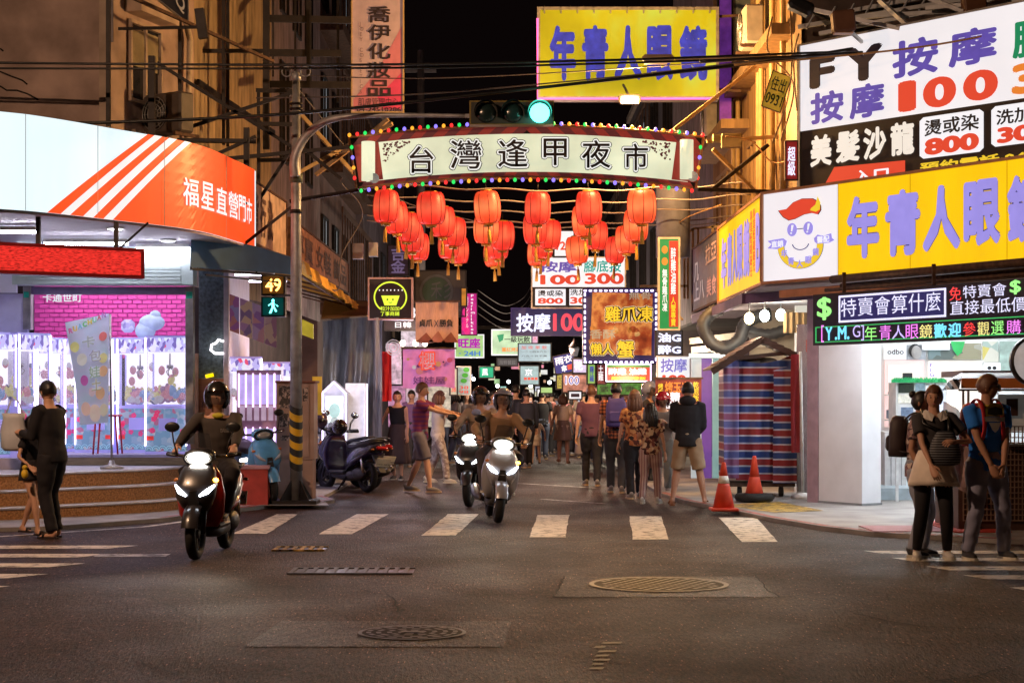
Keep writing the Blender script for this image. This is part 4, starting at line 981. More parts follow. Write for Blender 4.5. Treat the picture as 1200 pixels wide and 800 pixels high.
for x0, x1, yt, yb in ((1078, 1153, 133, 182), (1162, 1238, 120, 168)):
    a0, a1 = sface(f, x0), sface(f, x1); b0, b1 = fz(f, (x0 + x1) / 2, yb)[1], fz(f, (x0 + x1) / 2, yt)[1]; r1, r2 = .012, .02
    part('price_box', f.poly(MB(wht_l), [(a0 + r1, b0), (a1 - r1, b0), (a1, b0 + r2), (a1, b1 - r2), (a1 - r1, b1), (a0 + r1, b1), (a0, b1 - r2), (a0, b0 + r2)], .006), t)
L(blk_l, [('燙或染', 1084, 1148, 137, 156), ('洗加剪', 1168, 1232, 125, 143)], .012, .02); L(red_l, [('800', 1084, 1148, 159, 179), ('300', 1169, 1232, 146, 165)], .012, .06)
L(yel_l, [('預約電話:04-', 1079, 1210, 183, 197)], .012, .03)
part('red_arrow', MB(red_l).add([f.p(*fz(f, x, y), .006) for x, y in ((967, 216), (978, 196), (1061, 188), (1061, 216))], [(0, 1, 2, 3)]), t); L(wht_l, [('入口', 1002, 1042, 198, 213)], .01, .03)
# LED board
f = gface((3.83, 22.3), (5.85, 18.68), 2.19, 2.82)
t = thing('led_display', 'black LED message board with coloured scrolling characters below the yellow fascia', 'display', f.p(0, 0))
mb = MB(black); fbox(mb, f, 0, 0, 1, 1, -.16, -.002); part('casing', mb, t)
mb = MB(M('led_black', (.012, .008, .02), .3, var=0)); f.rect(mb, .01, .04, .99, .96, 0); part('panel', mb, t)
def led(key, c, e=1.15): return M('led_' + key, c, .4, emit=e, light=False, var=.22, vs=70)
def edge(m_, b0, b1, w_=.018):
    mb = MB(m_)
    for q in ((.012, b0, .988, b0 + w_), (.012, b1 - w_, .988, b1), (.012, b0, .018, b1), (.982, b0, .988, b1)): f.rect(mb, *q, .004)
    part('light_border', mb, t)
edge(led('g', (.05, .6, .15), .8), .05, .36)
mb = MB(led('w', (.75, .75, 1))); a0, a1 = sface(f, 983), sface(f, 1109)
for q in ((a0, .42, a1, .46), (a0, .90, a1, .94), (a0, .42, a0 + .008, .94), (a1 - .008, .42, a1, .94)): f.rect(mb, *q, .004)
part('light_border', mb, t)
part('backlit_field', f.rect(MB(M('led_blue', (.02, .02, .12), .4, emit=.8, light=False, var=0)), a0 + .01, .46, a1 - .01, .90, .003), t)
L(led('w', (.75, .75, 1)), [(c, 986 + 19.8 * i, 1004 + 19.8 * i, 350 - i * 1.55, 371 - i * 1.3) for i, c in enumerate('特賣會算什麼')] + [('特賣會', 1129, 1180, 333, 348), ('直接最低價', 1114, 1204, 350, 367)], .008, .0)
L(led('g2', (.35, .95, .25)), [('$', 958, 975, 348, 375), ('$', 1184, 1197, 328, 345)], .008, .02); L(led('r', (1, .06, .06)), [('免', 1113, 1127, 336, 352), ('參', 1129, 1144, 377.5, 393.5)], .008, .0)
cyan = led('c', (.2, .75, 1)); L(cyan, [('Y', 968, 976, 383, 399), ('.M.', 979, 996, 382, 398), ('歡', 1095, 1110, 379, 396), ('迎', 1112, 1127, 378, 395)]); L(led('m', (.95, .25, .95)), [('[', 963, 966, 381, 401), ('青', 1031, 1045, 381, 398), ('眼', 1062, 1077, 380, 397), ('購', 1180, 1197, 375, 391)], .008, .0)
L(led('v', (.6, .5, 1)), [('G]', 1000, 1013, 381, 399), ('人', 1046, 1061, 381, 397)], .008, .0); L(led('g2', (.35, .95, .25)), [('年', 1014, 1028, 382, 399), ('選', 1162, 1177, 376, 392)], .008, .0); L(led('y', (.95, .85, .3)), [('鏡', 1078, 1093, 380, 396), ('觀', 1146, 1160, 377, 393)], .008, .0)
mb = MB(rust); mb.tube([f.p(.0, 1.32, -.3), f.p(1, 1.32, -.3)], .05, 8); mb.tube([f.p(.0, 1.2, -.45), f.p(1, 1.2, -.45)], .03, 8); mb.tube([f.p(0, 1.1, -.2), f.p(1, 1.1, -.2)], .025, 6)
for a in (.12, .5, .9): mb.bar(f.p(a, 1, -.08), f.p(a, 1.4, -.08), .04)
part('bracket', mb, t)
# canopy
mb = MB(M('canopy_soffit', (.50, .46, .5), .6)); mb.prism([(3.42, 23.6, 3.0), (6.55, 18.9, 3.0), (14, 18.9, 3.0), (14, 30, 3.0), (4.25, 30, 3.0), (4.25, 33, 3.0), (3.42, 33, 3.0)], (0, 0, .05)); struct('canopy', mb)
mb = MB(M('violet_beam', (.13, .08, .19), .5)); mb.box(3.33, 3.4, 25.2, 32, 2.86, 2.999); mb.bar((3.4, 25.2, 2.93), (4.6, 23.35, 2.93), .06, .14); solo('canopy_beam', mb, 'dark violet canopy edge beam under the yellow side sign', 'beam', loc=(3.4, 25.2, 2.93))
mb = MB(copper); a = Vector((3.62, 23.55, 2.9)); b = Vector((6.6, 19.05, 2.95)); mb.bar(a, b, .05, .1); solo('canopy_beam', mb, 'copper brown rail running between the yellow fascia and the LED board', 'beam', loc=a)
# pillar
C0 = Vector((4.93, 24.75, 0)); u1 = Vector((-.55, .835, 0)); u2 = Vector((.835, .55, 0))
pil = M('pillar_white', (.80, .81, .86), .45, var=.08, vs=2)
t = thing('pillar', 'broad white rendered pillar at the corner of the bright optician shop', 'pillar', C0)
part('shaft', MB(pil).prism([C0, C0 + u2 * .36, C0 + u2 * .36 + u1 * .86, C0 + u1 * .86], (0, 0, 2.99)), t)
mb = MB(M('plinth_grey', (.25, .26, .28), .6)); e = .012; mb.prism([C0 - u1 * e - u2 * e, C0 + u2 * (.36 + e) - u1 * e, C0 + u2 * (.36 + e) + u1 * (.86 + e), C0 + u1 * (.86 + e) - u2 * e], (0, 0, .08)); part('skirting', mb, t)
part('side_panel', MB(M('mauve_panel', (.40, .27, .32), .5)).prism([C0 + u1 * .875, C0 + u1 * .875 + u2 * .3, C0 + u1 * 1.1 + u2 * .3, C0 + u1 * 1.1], (0, 0, 2.95)), t)
# shop interior
t = thing('optician_shop', 'bright white optician interior with posters, shelves and a low cabinet', 'shop', (7, 28.5, 0)); OS = t
wallw = M('interior_white', (.82, .84, .85), .5, var=.03)
YB = 28.5
mb = MB(wallw); mb.box(5.2, 14, YB, YB + .1, .05, 3.0); mb.box(4.6, 5.2, YB - .1, YB, .05, 3.0); mb.box(13.9, 14, 19, YB, .05, 3.0); part('wall', mb, t)
def ib(name, m_, x0, y0, x1, y1, D, d0=0, d1=.03, label=None): return part(name, fbx_px(MB(m_), x0, y0, x1, y1, D, d0, d1), OS, label=label)
gl = M('lit_cream', (1, .93, .86), .5, emit=1.0, var=.03); glp = M('lit_pinkish', (1, .68, .66), .5, emit=.85, var=.03); glw = M('lit_white', (.93, .97, 1), .5, emit=.9, var=.03)
D = YB - .12
ib('poster', glw, 1036, 405, 1062, 421, D); f = face(1038, 406, 1060, 420, D - .03); part('lettering', f.text(MB(drk), 'odbo', .08, .35, .95, .8, .01, .02), OS)
ib('poster', M('grey_print', (.25, .27, .3), emit=.3, var=.3), 1063, 404, 1085, 421, D)
mb = MB(M('portrait', (.6, .58, .58), .6, emit=.35)); c = W(1074, 413, D - .04); mb.ell(c, .08, .02, .11); mb.mat(black).ell(c + Vector((-.02, .015, .03)), .1, .015, .11); part('portrait', mb, OS)
pg = pattern('photo_print', 'cells', [(.12, .16, .15), (.4, .38, .25), (.2, .3, .32), (.5, .5, .42), (.1, .13, .16)], (5, 3, 7), .5, .45, light=False)
ib('poster', pg, 1088, 402, 1150, 421, D); ib('poster', glw, 1080, 402, 1112, 410, D, -.06, -.03)
mb = MB(M('leaf_green', (.02, .55, .12), emit=.5, light=False)); mb.add([W(x, y, D - .05) for x, y in ((1114, 400), (1131, 400), (1127, 413), (1122, 417), (1117, 410))], [(0, 1, 2, 3, 4)]); part('green_leaf', mb, OS)
py_ = pattern('yellow_print', 'cells', [(.85, .85, .75), (.8, .7, .2), (.5, .65, .6), (.9, .9, .9)], (6, 3, 6), .5, .5, light=False)
ib('poster', py_, 1152, 400, 1170, 424, D); ib('poster', M('teal_print', (.5, .68, .62), emit=.5, var=.4), 1172, 400, 1220, 440, D); ib('poster', glw, 1153, 425, 1172, 436, D, -.03, 0)
mb = MB(black); f = face(1156, 428, 1168, 434, D - .05); f.disc(mb, .25, .5, .2, .35, .02); f.disc(mb, .75, .5, .2, .35, .02); part('sunglasses_print', mb, OS)
ib('lit_niche', gl, 1088, 423, 1150, 500, D); ib('lit_niche', glp, 1037, 422, 1083, 500, D); ib('lit_niche', gl, 1041, 428, 1077, 496, D, -.03, 0)
f = face(1089, 426, 1095, 441, D - .03); part('lettering', f.text(MB(vio), 'F\nL\nG', 0, 0, 1, 1, .01, .02), OS)
ib('monitor', black, 1055, 437, 1066, 446, D, -.2, -.15); 
for y in (462, 491, 520): ib('shelf', white_p, 1036, y, 1060, y + 1.5, D, -.3, 0)
for x, y, c in ((1042, 459, (.1, .1, .1)), (1040, 486, (.1, .13, .2)), (1048, 484, (.12, .15, .25)), (1056, 487, (.3, .3, .35)), (1042, 515, (.2, .25, .4)), (1050, 516, (.5, .5, .6))):
    ib('eyewear_box', M('box_%s' % (c,), c, .5), x - 3, y - 6 + (6 if y == 459 else 0), x + 3, y + 4, D, -.25, -.1)
ib('cabinet', M('cabinet_white', (.72, .70, .70), .5), 1037, 506, 1062, 577, 27.0, 0, .5); 
for x in (1044, 1050, 1056): ib('cabinet_groove', M('groove', (.35, .33, .34)), x, 508, x + .8, 575, 26.99, 0, .004)
mb = MB(M('floor_step', (.42, .50, .55), .5)); mb.box(5.35, 12, 26.1, 28.5, .051, .22); struct('shop_step', mb)
# display case with grass
t = thing('display_case', 'white display case topped with a strip of artificial grass behind the women', 'cabinet', W(1079, 560, 25.6))
part('case', fbx_px(MB(white_p), 1050, 448, 1110, 500, 25.6, 0, .5), t)
for x in (1051, 1106): part('leg', fbx_px(MB(white_p), x, 500, x + 3, 590, 25.6, .05, .1), t)
for x0, y0, x1, y1, c, e in ((1053, 449, 1071, 460, (.03, .04, .03), .1), (1073, 449, 1084, 460, (.3, .45, .55), .5), (1053, 462, 1084, 472, (.9, .9, .8), .7), (1056, 477, 1070, 490, (.15, .2, .3), .2), (1086, 452, 1108, 500, (.75, .85, 1), .8)):
    part('screen', fbx_px(MB(M('scr_%d_%d' % (x0, y0), c, .3, emit=e, ecol=c, var=.3, vs=20, light=False)), x0, y0, x1, y1, 25.58, 0, .018), t)
mb = MB(M('fake_grass', (.02, .38, .12), .7, emit=.12, light=False)); rnd = random.Random(3); a = W(1049, 448, 25.5); b = W(1110, 448, 25.5)
for k in range(900):
    p = Vector((rnd.uniform(a.x, b.x), rnd.uniform(25.5, 25.75), a.z)); q = p + Vector((rnd.uniform(-.03, .03), rnd.uniform(-.03, .03), rnd.uniform(.04, .085))); s_ = Vector((.008, 0, 0)); mb.add([p - s_, p + s_, q], [(0, 1, 2)])
part('artificial_grass', mb, t, kind='stuff')
# ceiling lights of the optician; last two added to brighten pillar and pavement
for k, (x, y) in enumerate(((6.2, 25.6), (8.0, 25.2), (6.6, 23.2), (9.8, 24), (7.2, 27.3), (4.75, 23.7), (5.7, 22.3))):
    t = thing('ceiling_panel_light', 'square white ceiling panel light %s' % ['near the pillar', 'over the middle of the optician', 'just behind the LED board', 'over the far right of the optician', 'by the poster wall', 'added outside the pillar under the canopy', 'added under the front canopy edge'][k], 'light', (x, y, 2.97))
    part('frame', MB(white_p).box(x - .32, x + .32, y - .32, y + .32, 2.965, 2.998), t); part('diffuser', MB(M('panel_glow', (.90, .96, 1), emit=55, var=0)).box(x - .28, x + .28, y - .28, y + .28, 2.958, 2.964), t)
# stainless wall + bulbs + ducts
t = thing('steel_shutter_wall', 'dented stainless steel wall panel between tarp stall and white pillar', 'wall', W(948, 585, 26.6))
m_ = M('stainless', (.62, .58, .52), .22, .95, var=.25, vs=3, streak=(1, 1, .3), bump=.5, bs=5); part('sheet', fbx_px(MB(m_), 934, 380, 968, 583, 26.6, 0, .05), t)
f = face(946, 398, 966, 412, 26.55); mb = MB(red_l)
for q in ((0, 0, 1, .08), (0, .92, 1, 1), (0, 0, .06, 1)): f.rect(mb, *q, .004)
part('red_outline', mb, t)
for px, py, c, s in ((878, 373, (1, .72, .32), 'warm round bulb hanging left under the canopy'), (896, 370, (.85, 1, .95), 'cool white bulb hanging in the middle under the canopy'), (915, 369, (.85, 1, .97), 'rightmost cool white bulb under the canopy')):
    p = W(px, py, 27.4); t = thing('hanging_bulb', s, 'lamp', p)
    part('bulb', MB(M('bulb_%d' % px, c, emit=26, var=0)).ell(p, .075, .075, .09), t); part('cord', MB(black).cyl(p + Vector((0, 0, .08)), (p.x, p.y, 2.99), .012, 6), t)
def hose(pts, r, m_, label, pitch=.07):
    c = catmull(pts, 8); L_ = []; rr = []
    d = 0
    for a, b in zip(c, c[1:]):
        n = max(1, int((b - a).length / pitch * 2))
        for k in range(n): L_.append(a.lerp(b, k / n)); rr.append(r if len(L_) % 2 else r * .86)
    return solo('flexible_duct', MB(m_).tube(L_, rr, 12), label, 'duct', loc=pts[0])
dm = M('duct_foil', (.12, .12, .125), .5, .3, var=.2)
hose([W(845, 362, 29), W(832, 368, 29), W(824, 382, 29), W(834, 402, 29), W(850, 408, 29), W(866, 398, 29), W(872, 382, 29), W(884, 372, 29), W(905, 368, 29)], .115, dm, 'thick ribbed duct curling down beside the violet canopy beam')
hose([W(868, 386, 29.5), W(900, 392, 29.5), W(930, 384, 29.5), W(960, 384, 29.5)], .10, dm, 'ribbed duct running right under the canopy behind the bulbs')
f = gface((3.9, 29.8), (4.9, 26.8), 2.45, 3.0)
part('slats', corr(MB(orange_c), face(918, 366, 952, 390, 27.2), 0, 0, 1, 1, .08, .02), thing('slatted_panel', 'ochre corrugated panel right of the hanging bulbs', 'panel', W(935, 390, 27.2)))
t = thing('market_hall_wall', 'cluttered cream wall and beams of the stall hall under the canopy', 'wall', (4.1, 31, 0))
part('wall', MB(M('cream_wall', (.50, .43, .33), .7, var=.3, vs=3)).box(4.1, 5.2, 30.0, 30.1, .05, 3.0), t); mb = MB(cream)
for q in (((808, 400), (870, 392)), ((810, 410), (905, 402)), ((858, 400), (858, 440))): mb.bar(W(*q[0], 29.8), W(*q[1], 29.8), .1)
part('beam', mb, t)
t = thing('lit_shop', 'blue green glass shop front with violet columns behind the hooded man', 'shop', (3.6, 32.5, 0))
for x0, x1, c, e in ((810, 822, (.75, .82, .85), .5), (822, 834, (.30, .12, .6), .35), (835, 846, (.35, .60, .60), .45), (846, 858, (.35, .52, .5), .4)): part('pane' if c[0] > .32 else 'column', fbx_px(MB(M('sf_%d' % x0, c, .4, emit=e, var=.1)), x0, 420, x1, 560, 31.5, 0, .06), t)
part('lintel', fbx_px(MB(M('lit_lintel', (.9, 1, .95), emit=1.6, var=0)), 808, 414, 858, 419, 31.4, 0, .1), t)
# wooden roofed tarp stall
t = thing('market_stall', 'wheeled stall with a brown wooden gable roof wrapped in striped tarpaulin', 'stall', (3.9, 27.2, .05))
tarp = pattern('striped_tarp', 'stripes_z', [(.55, .55, .62), (.30, .02, .025), (.5, .5, .58), (.02, .05, .22)], (1, 1, 4.4), .45, thr=[0, .1, .5, .6])
D0 = 26.9
def tarp_pts(x0, x1, yt, yb, D, nx=16, nz=18, amp=.035, ph=0):
    vs = []
    for j in range(nz + 1):
        for i in range(nx + 1):
            a = i / nx; b = j / nz; p = W(x0 + (x1 - x0) * a, yt(a) + (yb(a) - yt(a)) * b, D)
            p.y += amp * math.sin(a * 9 + b * 3 + ph) + amp * .8 * math.sin(a * 23 + 1.3 * b * 4 + ph); vs.append(p)
    return vs, [(j * (nx + 1) + i, j * (nx + 1) + i + 1, (j + 1) * (nx + 1) + i + 1, (j + 1) * (nx + 1) + i) for j in range(nz) for i in range(nx)]
vs, fs = tarp_pts(862, 932, lambda a: 420 + 8 * math.sin(a * PI) - 6 * a, lambda a: 562 + 2 * a, D0); part('tarp', MB(tarp).add(vs, fs, True), t)
lt = pattern('violet_lit_tarp', 'stripes_z', [(.45, .42, .62), (.32, .10, .22), (.4, .38, .6), (.12, .14, .42)], (1, 1, 4.4), .45, thr=[0, .1, .5, .6])  # left strip of the tarp, violet light painted into its paler stripes
vs, fs = tarp_pts(848, 866, lambda a: 424 - 3 * a, lambda a: 560, D0 - .06, 6, 18, .02, 2); part('violet_lit_tarp', MB(lt).add(vs, fs, True), t)
vs, fs = tarp_pts(906, 936, lambda a: 434 - 8 * a, lambda a: 566, D0 - .1, 8, 16, .03, 4); part('tarp_flap', MB(pattern('striped_tarp_b', 'stripes_z', [(.5, .5, .6), (.28, .02, .025), (.5, .5, .58), (.02, .05, .20)], (1, 1, 4.5), .45, thr=[0, .1, .5, .6])).add(vs, fs, True), t)
a = W(850, 560, D0); b = W(934, 425, D0); mb = MB(tarp); mb.box(a.x + .02, b.x, D0 + .1, D0 + 1.0, a.z, b.z); part('tarp_body', mb, t)
wd = M('dark_roof_wood', (.075, .034, .022), .6, var=.35, streak=(1, 1, 6), bump=.2)
rg = W(893, 394, D0 - .1)
for sx, eave in ((-1, W(834, 432, D0 - .1)), (1, W(943, 418, D0 - .1))):
    n = 6
    for k in range(n):
        p = rg.lerp(eave, k / n); q = rg.lerp(eave, (k + 1.12) / n); dn = Vector((0, 0, .02 + .0))
        mb = MB(wd); up_ = Vector((0, 0, .03)); mb.add([p, p + Vector((0, 1.1, 0)), q + Vector((0, 1.1, 0)) + up_ * .6, q + up_ * .6, p - up_, p + Vector((0, 1.1, 0)) - up_, q + Vector((0, 1.1, 0)) - up_ * .4, q - up_ * .4], [(0, 1, 2, 3), (7, 6, 5, 4), (0, 3, 7, 4), (1, 5, 6, 2), (0, 4, 5, 1), (3, 2, 6, 7)]); part('roof_plank', mb, t)
    part('barge_board', MB(wd).bar(rg + Vector((0, -.03, -.05)), eave + Vector((0, -.03, -.05)), .04, .09), t)
part('tie_beam', MB(wd).bar(W(862, 420, D0 - .05), W(925, 413, D0 - .05), .05, .06), t)
mb = MB(rust); a = W(852, 566, D0); b = W(932, 566, D0); mb.box(a.x, b.x, D0, D0 + .9, a.z - .05, a.z); part('cart_base', mb, t)
for x in (a.x + .2, b.x - .2): part('wheel', MB(rubber).cyl((x - .03, D0 + .1, .13), (x + .03, D0 + .1, .13), .075, 14), t)
mb = MB(M('sack', (.30, .24, .18), .8)); mb.ell(W(880, 424, D0 + .3), .3, .2, .1); mb.ell(W(900, 425, D0 + .2), .16, .15, .08); solo('sack', mb, 'grey brown sacks stuffed under the gable roof of the striped stall', 'sack', loc=W(880, 424, D0 + .3))
mb = MB(white_p); mb.tube([W(938, 412, 26.2), G(941, 584, .05)], .022, 8); mb.lathe(G(941, 584, .05), [(.17, 0), (.17, .05), (.04, .09)], 16); solo('pole', mb, 'thin white pole on a round base right of the striped stall', 'pole', loc=G(941, 584, .05))
mb = MB(M('folded_red_cloth', (.30, .02, .03), .7)); vs, fs = tarp_pts(927, 937, lambda a: 415, lambda a: 530, 26.4, 4, 8, .03); mb.add(vs, fs, True); solo('folded_umbrella', mb, 'folded dark red cloth leaning between tarp stall and white pole', 'cloth', loc=W(932, 530, 26.4))
# food cart at the right edge
t = thing('food_cart', 'dark food cart with orange valance roof behind the man in the blue shirt', 'cart', (5.4, 20.4, .05))
dk = M('cart_dark', (.06, .028, .02), .5, var=.3); orv = M('orange_valance', (.62, .20, .05), .6, var=.1)
D = 20.2
part('body', fbx_px(MB(dk), 1123, 520, 1290, 622, D, 0, 1.1), t)
mb = MB(M('cart_mesh', (.22, .14, .10), .6)); a = W(1128, 610, D); b = W(1280, 500, D)
for k in range(34): x = a.x + (b.x - a.x) * k / 33; mb.box(x, x + .012, D - .02, D - .008, a.z, b.z)
for k in range(18): z = a.z + (b.z - a.z) * k / 17; mb.box(a.x, b.x, D - .032, D - .021, z, z + .012)
part('wire_mesh', mb, t, kind='stuff')
rf = MB(M('cart_roof', (.10, .035, .025), .5)); p = [W(1112, 444, D - .3), W(1128, 436, D + .1), W(1290, 434, D + .1), W(1290, 448, D - .35)]; rf.add(p, [(0, 1, 2, 3)]); fbx_px(rf, 1128, 434, 1290, 441, D + .1, 0, 1.0); part('roof', rf, t)
part('valance', fbx_px(MB(orv), 1127, 443, 1290, 455, D - .36, 0, .03), t)
part('valance_trim', fbx_px(MB(dk), 1124, 455.5, 1290, 458, D - .37, 0, .04), t)
sb = pattern('bw_stripes', 'stripes_x', [(.75, .72, .75), (.02, .02, .02)], (11, 1, 1), .6)
part('striped_awning', MB(sb).add([W(1112, 446, D - .2), W(1127, 441, D - .2), W(1124, 456, D - .5), W(1104, 457, D - .5)], [(0, 1, 2, 3)]), t)
for x in (1127, 1133, 1250): part('post', fbx_px(MB(galv), x, 458, x + 2, 520, D, -.05, .0), t)
part('back_board', fbx_px(MB(M('menu_board', (.50, .50, .46), .6, emit=.08, light=False)), 1170, 462, 1290, 505, D + .6, 0, .03), t)
part('menu_frame', fbx_px(MB(dk), 1180, 467, 1193, 487, D + .56, 0, .03), t)
mb = MB(M('steel_pot', (.35, .3, .28), .3, .8)); fbx_px(mb, 1180, 520, 1290, 523, D - .1, 0, .5); part('counter', mb, t)
for x in (1140, 1240): part('wheel', MB(rubber).cyl(W(x, 628, D), W(x, 628, D) + Vector((.08, 0, 0)), .12, 14), t)
vs, fs = tarp_pts(1108, 1136, lambda a: 470 + 20 * a, lambda a: 560 + 22 * a, D - .12, 8, 14, .06, 1); solo('plastic_sheet', MB(M('clear_drape', (.55, .38, .38), .3, var=.2, alpha=.8)).add(vs, fs, True), 'crumpled translucent plastic sheet hanging from the left of the food cart', 'plastic sheet', loc=W(1120, 560, D))
c = W(1213, 423, 19.6); t = thing('round_sign', 'round white sign with black rim and red characters at the right edge', 'sign', c)
part('rim', MB(black).lathe(c, [(.265, -.05), (.28, -.03), (.28, .05), (.265, .07)], 36, 'Y'), t); part('face', MB(M('round_face', (.8, .74, .72), .5, emit=.35)).lathe(c + Vector((0, 0, 0)), [(.25, .06), (.25, .074)], 36, 'Y'), t)
f = Fr(c + Vector((-.17, -.08, -.15)), (1, 0, 0), .34, .3); part('lettering', f.text(MB(M('dark_red_letter', (.35, .02, .03), .5)), '新\n福', .1, -.1, .9, 1.05, .004, .03), t)
mb = MB(dk); mb.bar(c + Vector((0, .06, .26)), c + Vector((0, .06, .6)), .03); part('bracket', mb, t)
# cones
cone_m = M('cone_orange', (.72, .07, .03), .5, var=.15, vs=4); refl = M('cone_band', (.75, .7, .62), .5)
def cone(label, loc, tyre=False):
    x, y, z = loc; t = thing('traffic_cone', label, 'cone', loc, 0, 'orange traffic cones')
    part('base', MB(cone_m if not tyre else rubber).cbox((x, y, z + .02), (.36, .36, .04), bev=.01) if not tyre else MB(rubber).lathe(loc, [(.16, 0), (.26, .02), (.29, .07), (.26, .12), (.16, .13)], 24), t)
    z0 = .03 if not tyre else .06
    part('body', MB(cone_m).lathe(loc, [(.145, z0), (.085, .32), (.075, .36)], 24), t)
    if not tyre: part('band', MB(refl).lathe(loc, [(.078, .361), (.058, .46)], 24), t); part('tip', MB(cone_m).lathe(loc, [(.057, .461), (.03, .62), (.022, .64)], 24), t)
    else: part('tip', MB(cone_m).lathe(loc, [(.0745, .361), (.03, .64), (.022, .66)], 24), t)
g_ = G(848, 598, .05); cone('orange cone with one white band at the kerb corner', (g_.x, g_.y, .05)); g_ = G(884, 588, .05); cone('orange cone standing in an old black tyre beside the stall', (g_.x, g_.y, .05), True)
# ================================================================ gate arch
DA = 27.0
def lens_y(px, top): # edges of the arched sign in photo rows
    u = (px - 617) / 210
    return (147.5 + 15.5 * u * u) if top else (207.5 + 15 * u * u)
t = thing('market_gate_sign', 'arched white night market gate sign edged with coloured bulbs over the street', 'gate sign', W(617, 215, DA))
def ap(px, v, d=0):
    w_ = (v * 1.0); x = px + (px - 617) * .045 * v; return W(x, lens_y(px, False) + (lens_y(px, True) - lens_y(px, False)) * v, DA) + Vector((0, -d, 0))
gate_l = M('gate_lightbox', (.80, .83, .58), .4, emit=.88, var=.22, vs=1.1); gate_dark = M('gate_maroon', (.14, .03, .03), .5, emit=.10, ecol=(.5, .1, .12), light=False, var=0); gate_red = M('gate_red', (.40, .05, .035), .5, emit=.16, ecol=(.6, .08, .07), light=False, var=0)
def strip(mb, x0, x1, v0, v1, d, n=24):
    vs = []
    for i in range(n + 1): x = x0 + (x1 - x0) * i / n; vs += [ap(x, v0, d), ap(x, v1, d)]
    return mb.add(vs, [(2 * i, 2 * i + 2, 2 * i + 3, 2 * i + 1) for i in range(n)], False)
mb = MB(steel); n = 24; vs = []
for i in range(n + 1):
    x = 419 + (814 - 419) * i / n
    vs += [ap(x, 0, 0), ap(x, 1, 0), ap(x, 1, -.28), ap(x, 0, -.28)]
mb.add(vs, [(4 * i + a, 4 * i + 4 + a, 4 * i + 4 + (a + 1) % 4, 4 * i + (a + 1) % 4) for i in range(n) for a in range(4)] + [(3, 2, 1, 0), (4 * n, 4 * n + 1, 4 * n + 2, 4 * n + 3)], False); part('casing', mb, t)
part('face', strip(MB(gate_l), 430, 805, .10, .84, .012), t)
for v0, v1 in ((.84, .985), (.015, .10)):
    n = 30
    for i in range(n):
        x0 = 425 + (810 - 425) * i / n; x1 = 425 + (810 - 425) * (i + 1) / n
        mb = MB(gate_red if i % 2 else gate_dark); sl = 9 if i < n / 2 else -9
        if v0 < .5: sl = sl * .5
        mb.add([ap(x0 - sl * .5, v0, .014), ap(x1 - sl * .5, v0, .014), ap(x1 + sl * .5, v1, .014), ap(x0 + sl * .5, v1, .014)], [(0, 1, 2, 3)]); part('border_panel', mb, t)
for x0, x1 in ((425, 447), (789, 811)):
    part('scroll_side', strip(MB(gate_red), x0 - 3, x1 + 3, .11, .84, .02, 3), t)
    mb = MB(gate_l); c = ap((x0 + x1) / 2, .48, .09); a = ap(x0 + 2, .12, .05); b = ap(x0 + 2, .88, .05); r = (x1 - x0) * .36 * DA / FP
    mb.cyl((c.x, c.y, a.z), (c.x, c.y, b.z), r, 16); part('scroll', mb, t)
    part('scroll_roll', MB(M('scroll_grey', (.5, .5, .45), .5, emit=.3)).lathe((c.x + r * .9, c.y - .03, a.z + .03), [(.07, -.04), (.075, .04)], 14, 'Y'), t)
mb = MB(M('gate_letter', (.02, .012, .012), .5)); mw = MB(M('gate_letter_edge', (.95, .95, .90), .5, emit=.9, light=False, var=0)); mk = MB(M('gate_letter_rim', (.02, .015, .015), .5, var=0))
for ch, x0, x1, y0, y1 in (('台', 480, 508, 172, 203), ('灣', 528, 564, 165, 198), ('逢', 584, 618, 164, 196), ('甲', 637, 664, 163, 194), ('夜', 682, 715, 165, 197), ('市', 731, 759, 169, 200)):
    for mm, off, d, g in ((mk, .065, .022, 3), (mw, .045, .030, 2.0), (mb, .010, .038, .2)):
        vs, fs = text_data(ch, off); n = len(vs) // 9 if off > .006 else len(vs)
        mm.add([W(x0 - g + (x1 - x0 + 2 * g) * x, y1 + g - (y1 - y0 + 2 * g) * y, DA) + Vector((0, -d - .0003 * (i // n), 0)) for i, (x, y) in enumerate(vs)], fs, False)
for mm in (mk, mw, mb): part('lettering', mm, t)
orn = MB(gate_dark); rnd = random.Random(4)
for sx in (-1, 1):
    for k in range(110):
        a, b = rnd.random(), rnd.random()
        if a + b > 1.05: continue
        x = 617 + sx * (168 - 32 * a); y = 180 - 4 + 30 * b * .9 - 4; y = lens_y(x, True) + 11 + 22 * b
        c = W(x, y, DA) + Vector((0, -.018, 0)); r = .008 + .012 * rnd.random(); orn.add([c + Vector((r * math.cos(q * PI / 3), 0, r * math.sin(q * PI / 3))) for q in range(6)], [tuple(range(6))])
part('corner_ornament', orn, t, kind='stuff')
bc = [M('bulb_red', (1, .03, .03), emit=1.5, var=0, light=False), M('bulb_green', (.02, .75, .12), emit=1.3, var=0, light=False), M('bulb_violet', (.22, .16, 1), emit=1.9, var=0, light=False), M('bulb_amber', (1, .38, .03), emit=1.5, var=0, light=False)]
bme = []
for m_ in bc: bme.append(MB(m_).ell((0, 0, 0), .027, .027, .032, 8, 6).mesh('bulb'))
cap = MB(black).cyl((0, .02, 0), (0, .05, 0), .02, 6).mesh('socket')
base = W(617, 215, DA); cyc = [3, 0, 1, 2]
def bulb(p, k): o = part('bulb', bme[cyc[k % 4]], t, world=False); o.location = p - base
q = 0
for i in range(46): x = 419 + (814 - 419) * i / 45; bulb(ap(x, 1.04, .04), q); q += 1
for i in range(44): x = 423 + (811 - 423) * i / 43; bulb(ap(x, -.06, .04), q); q += 1
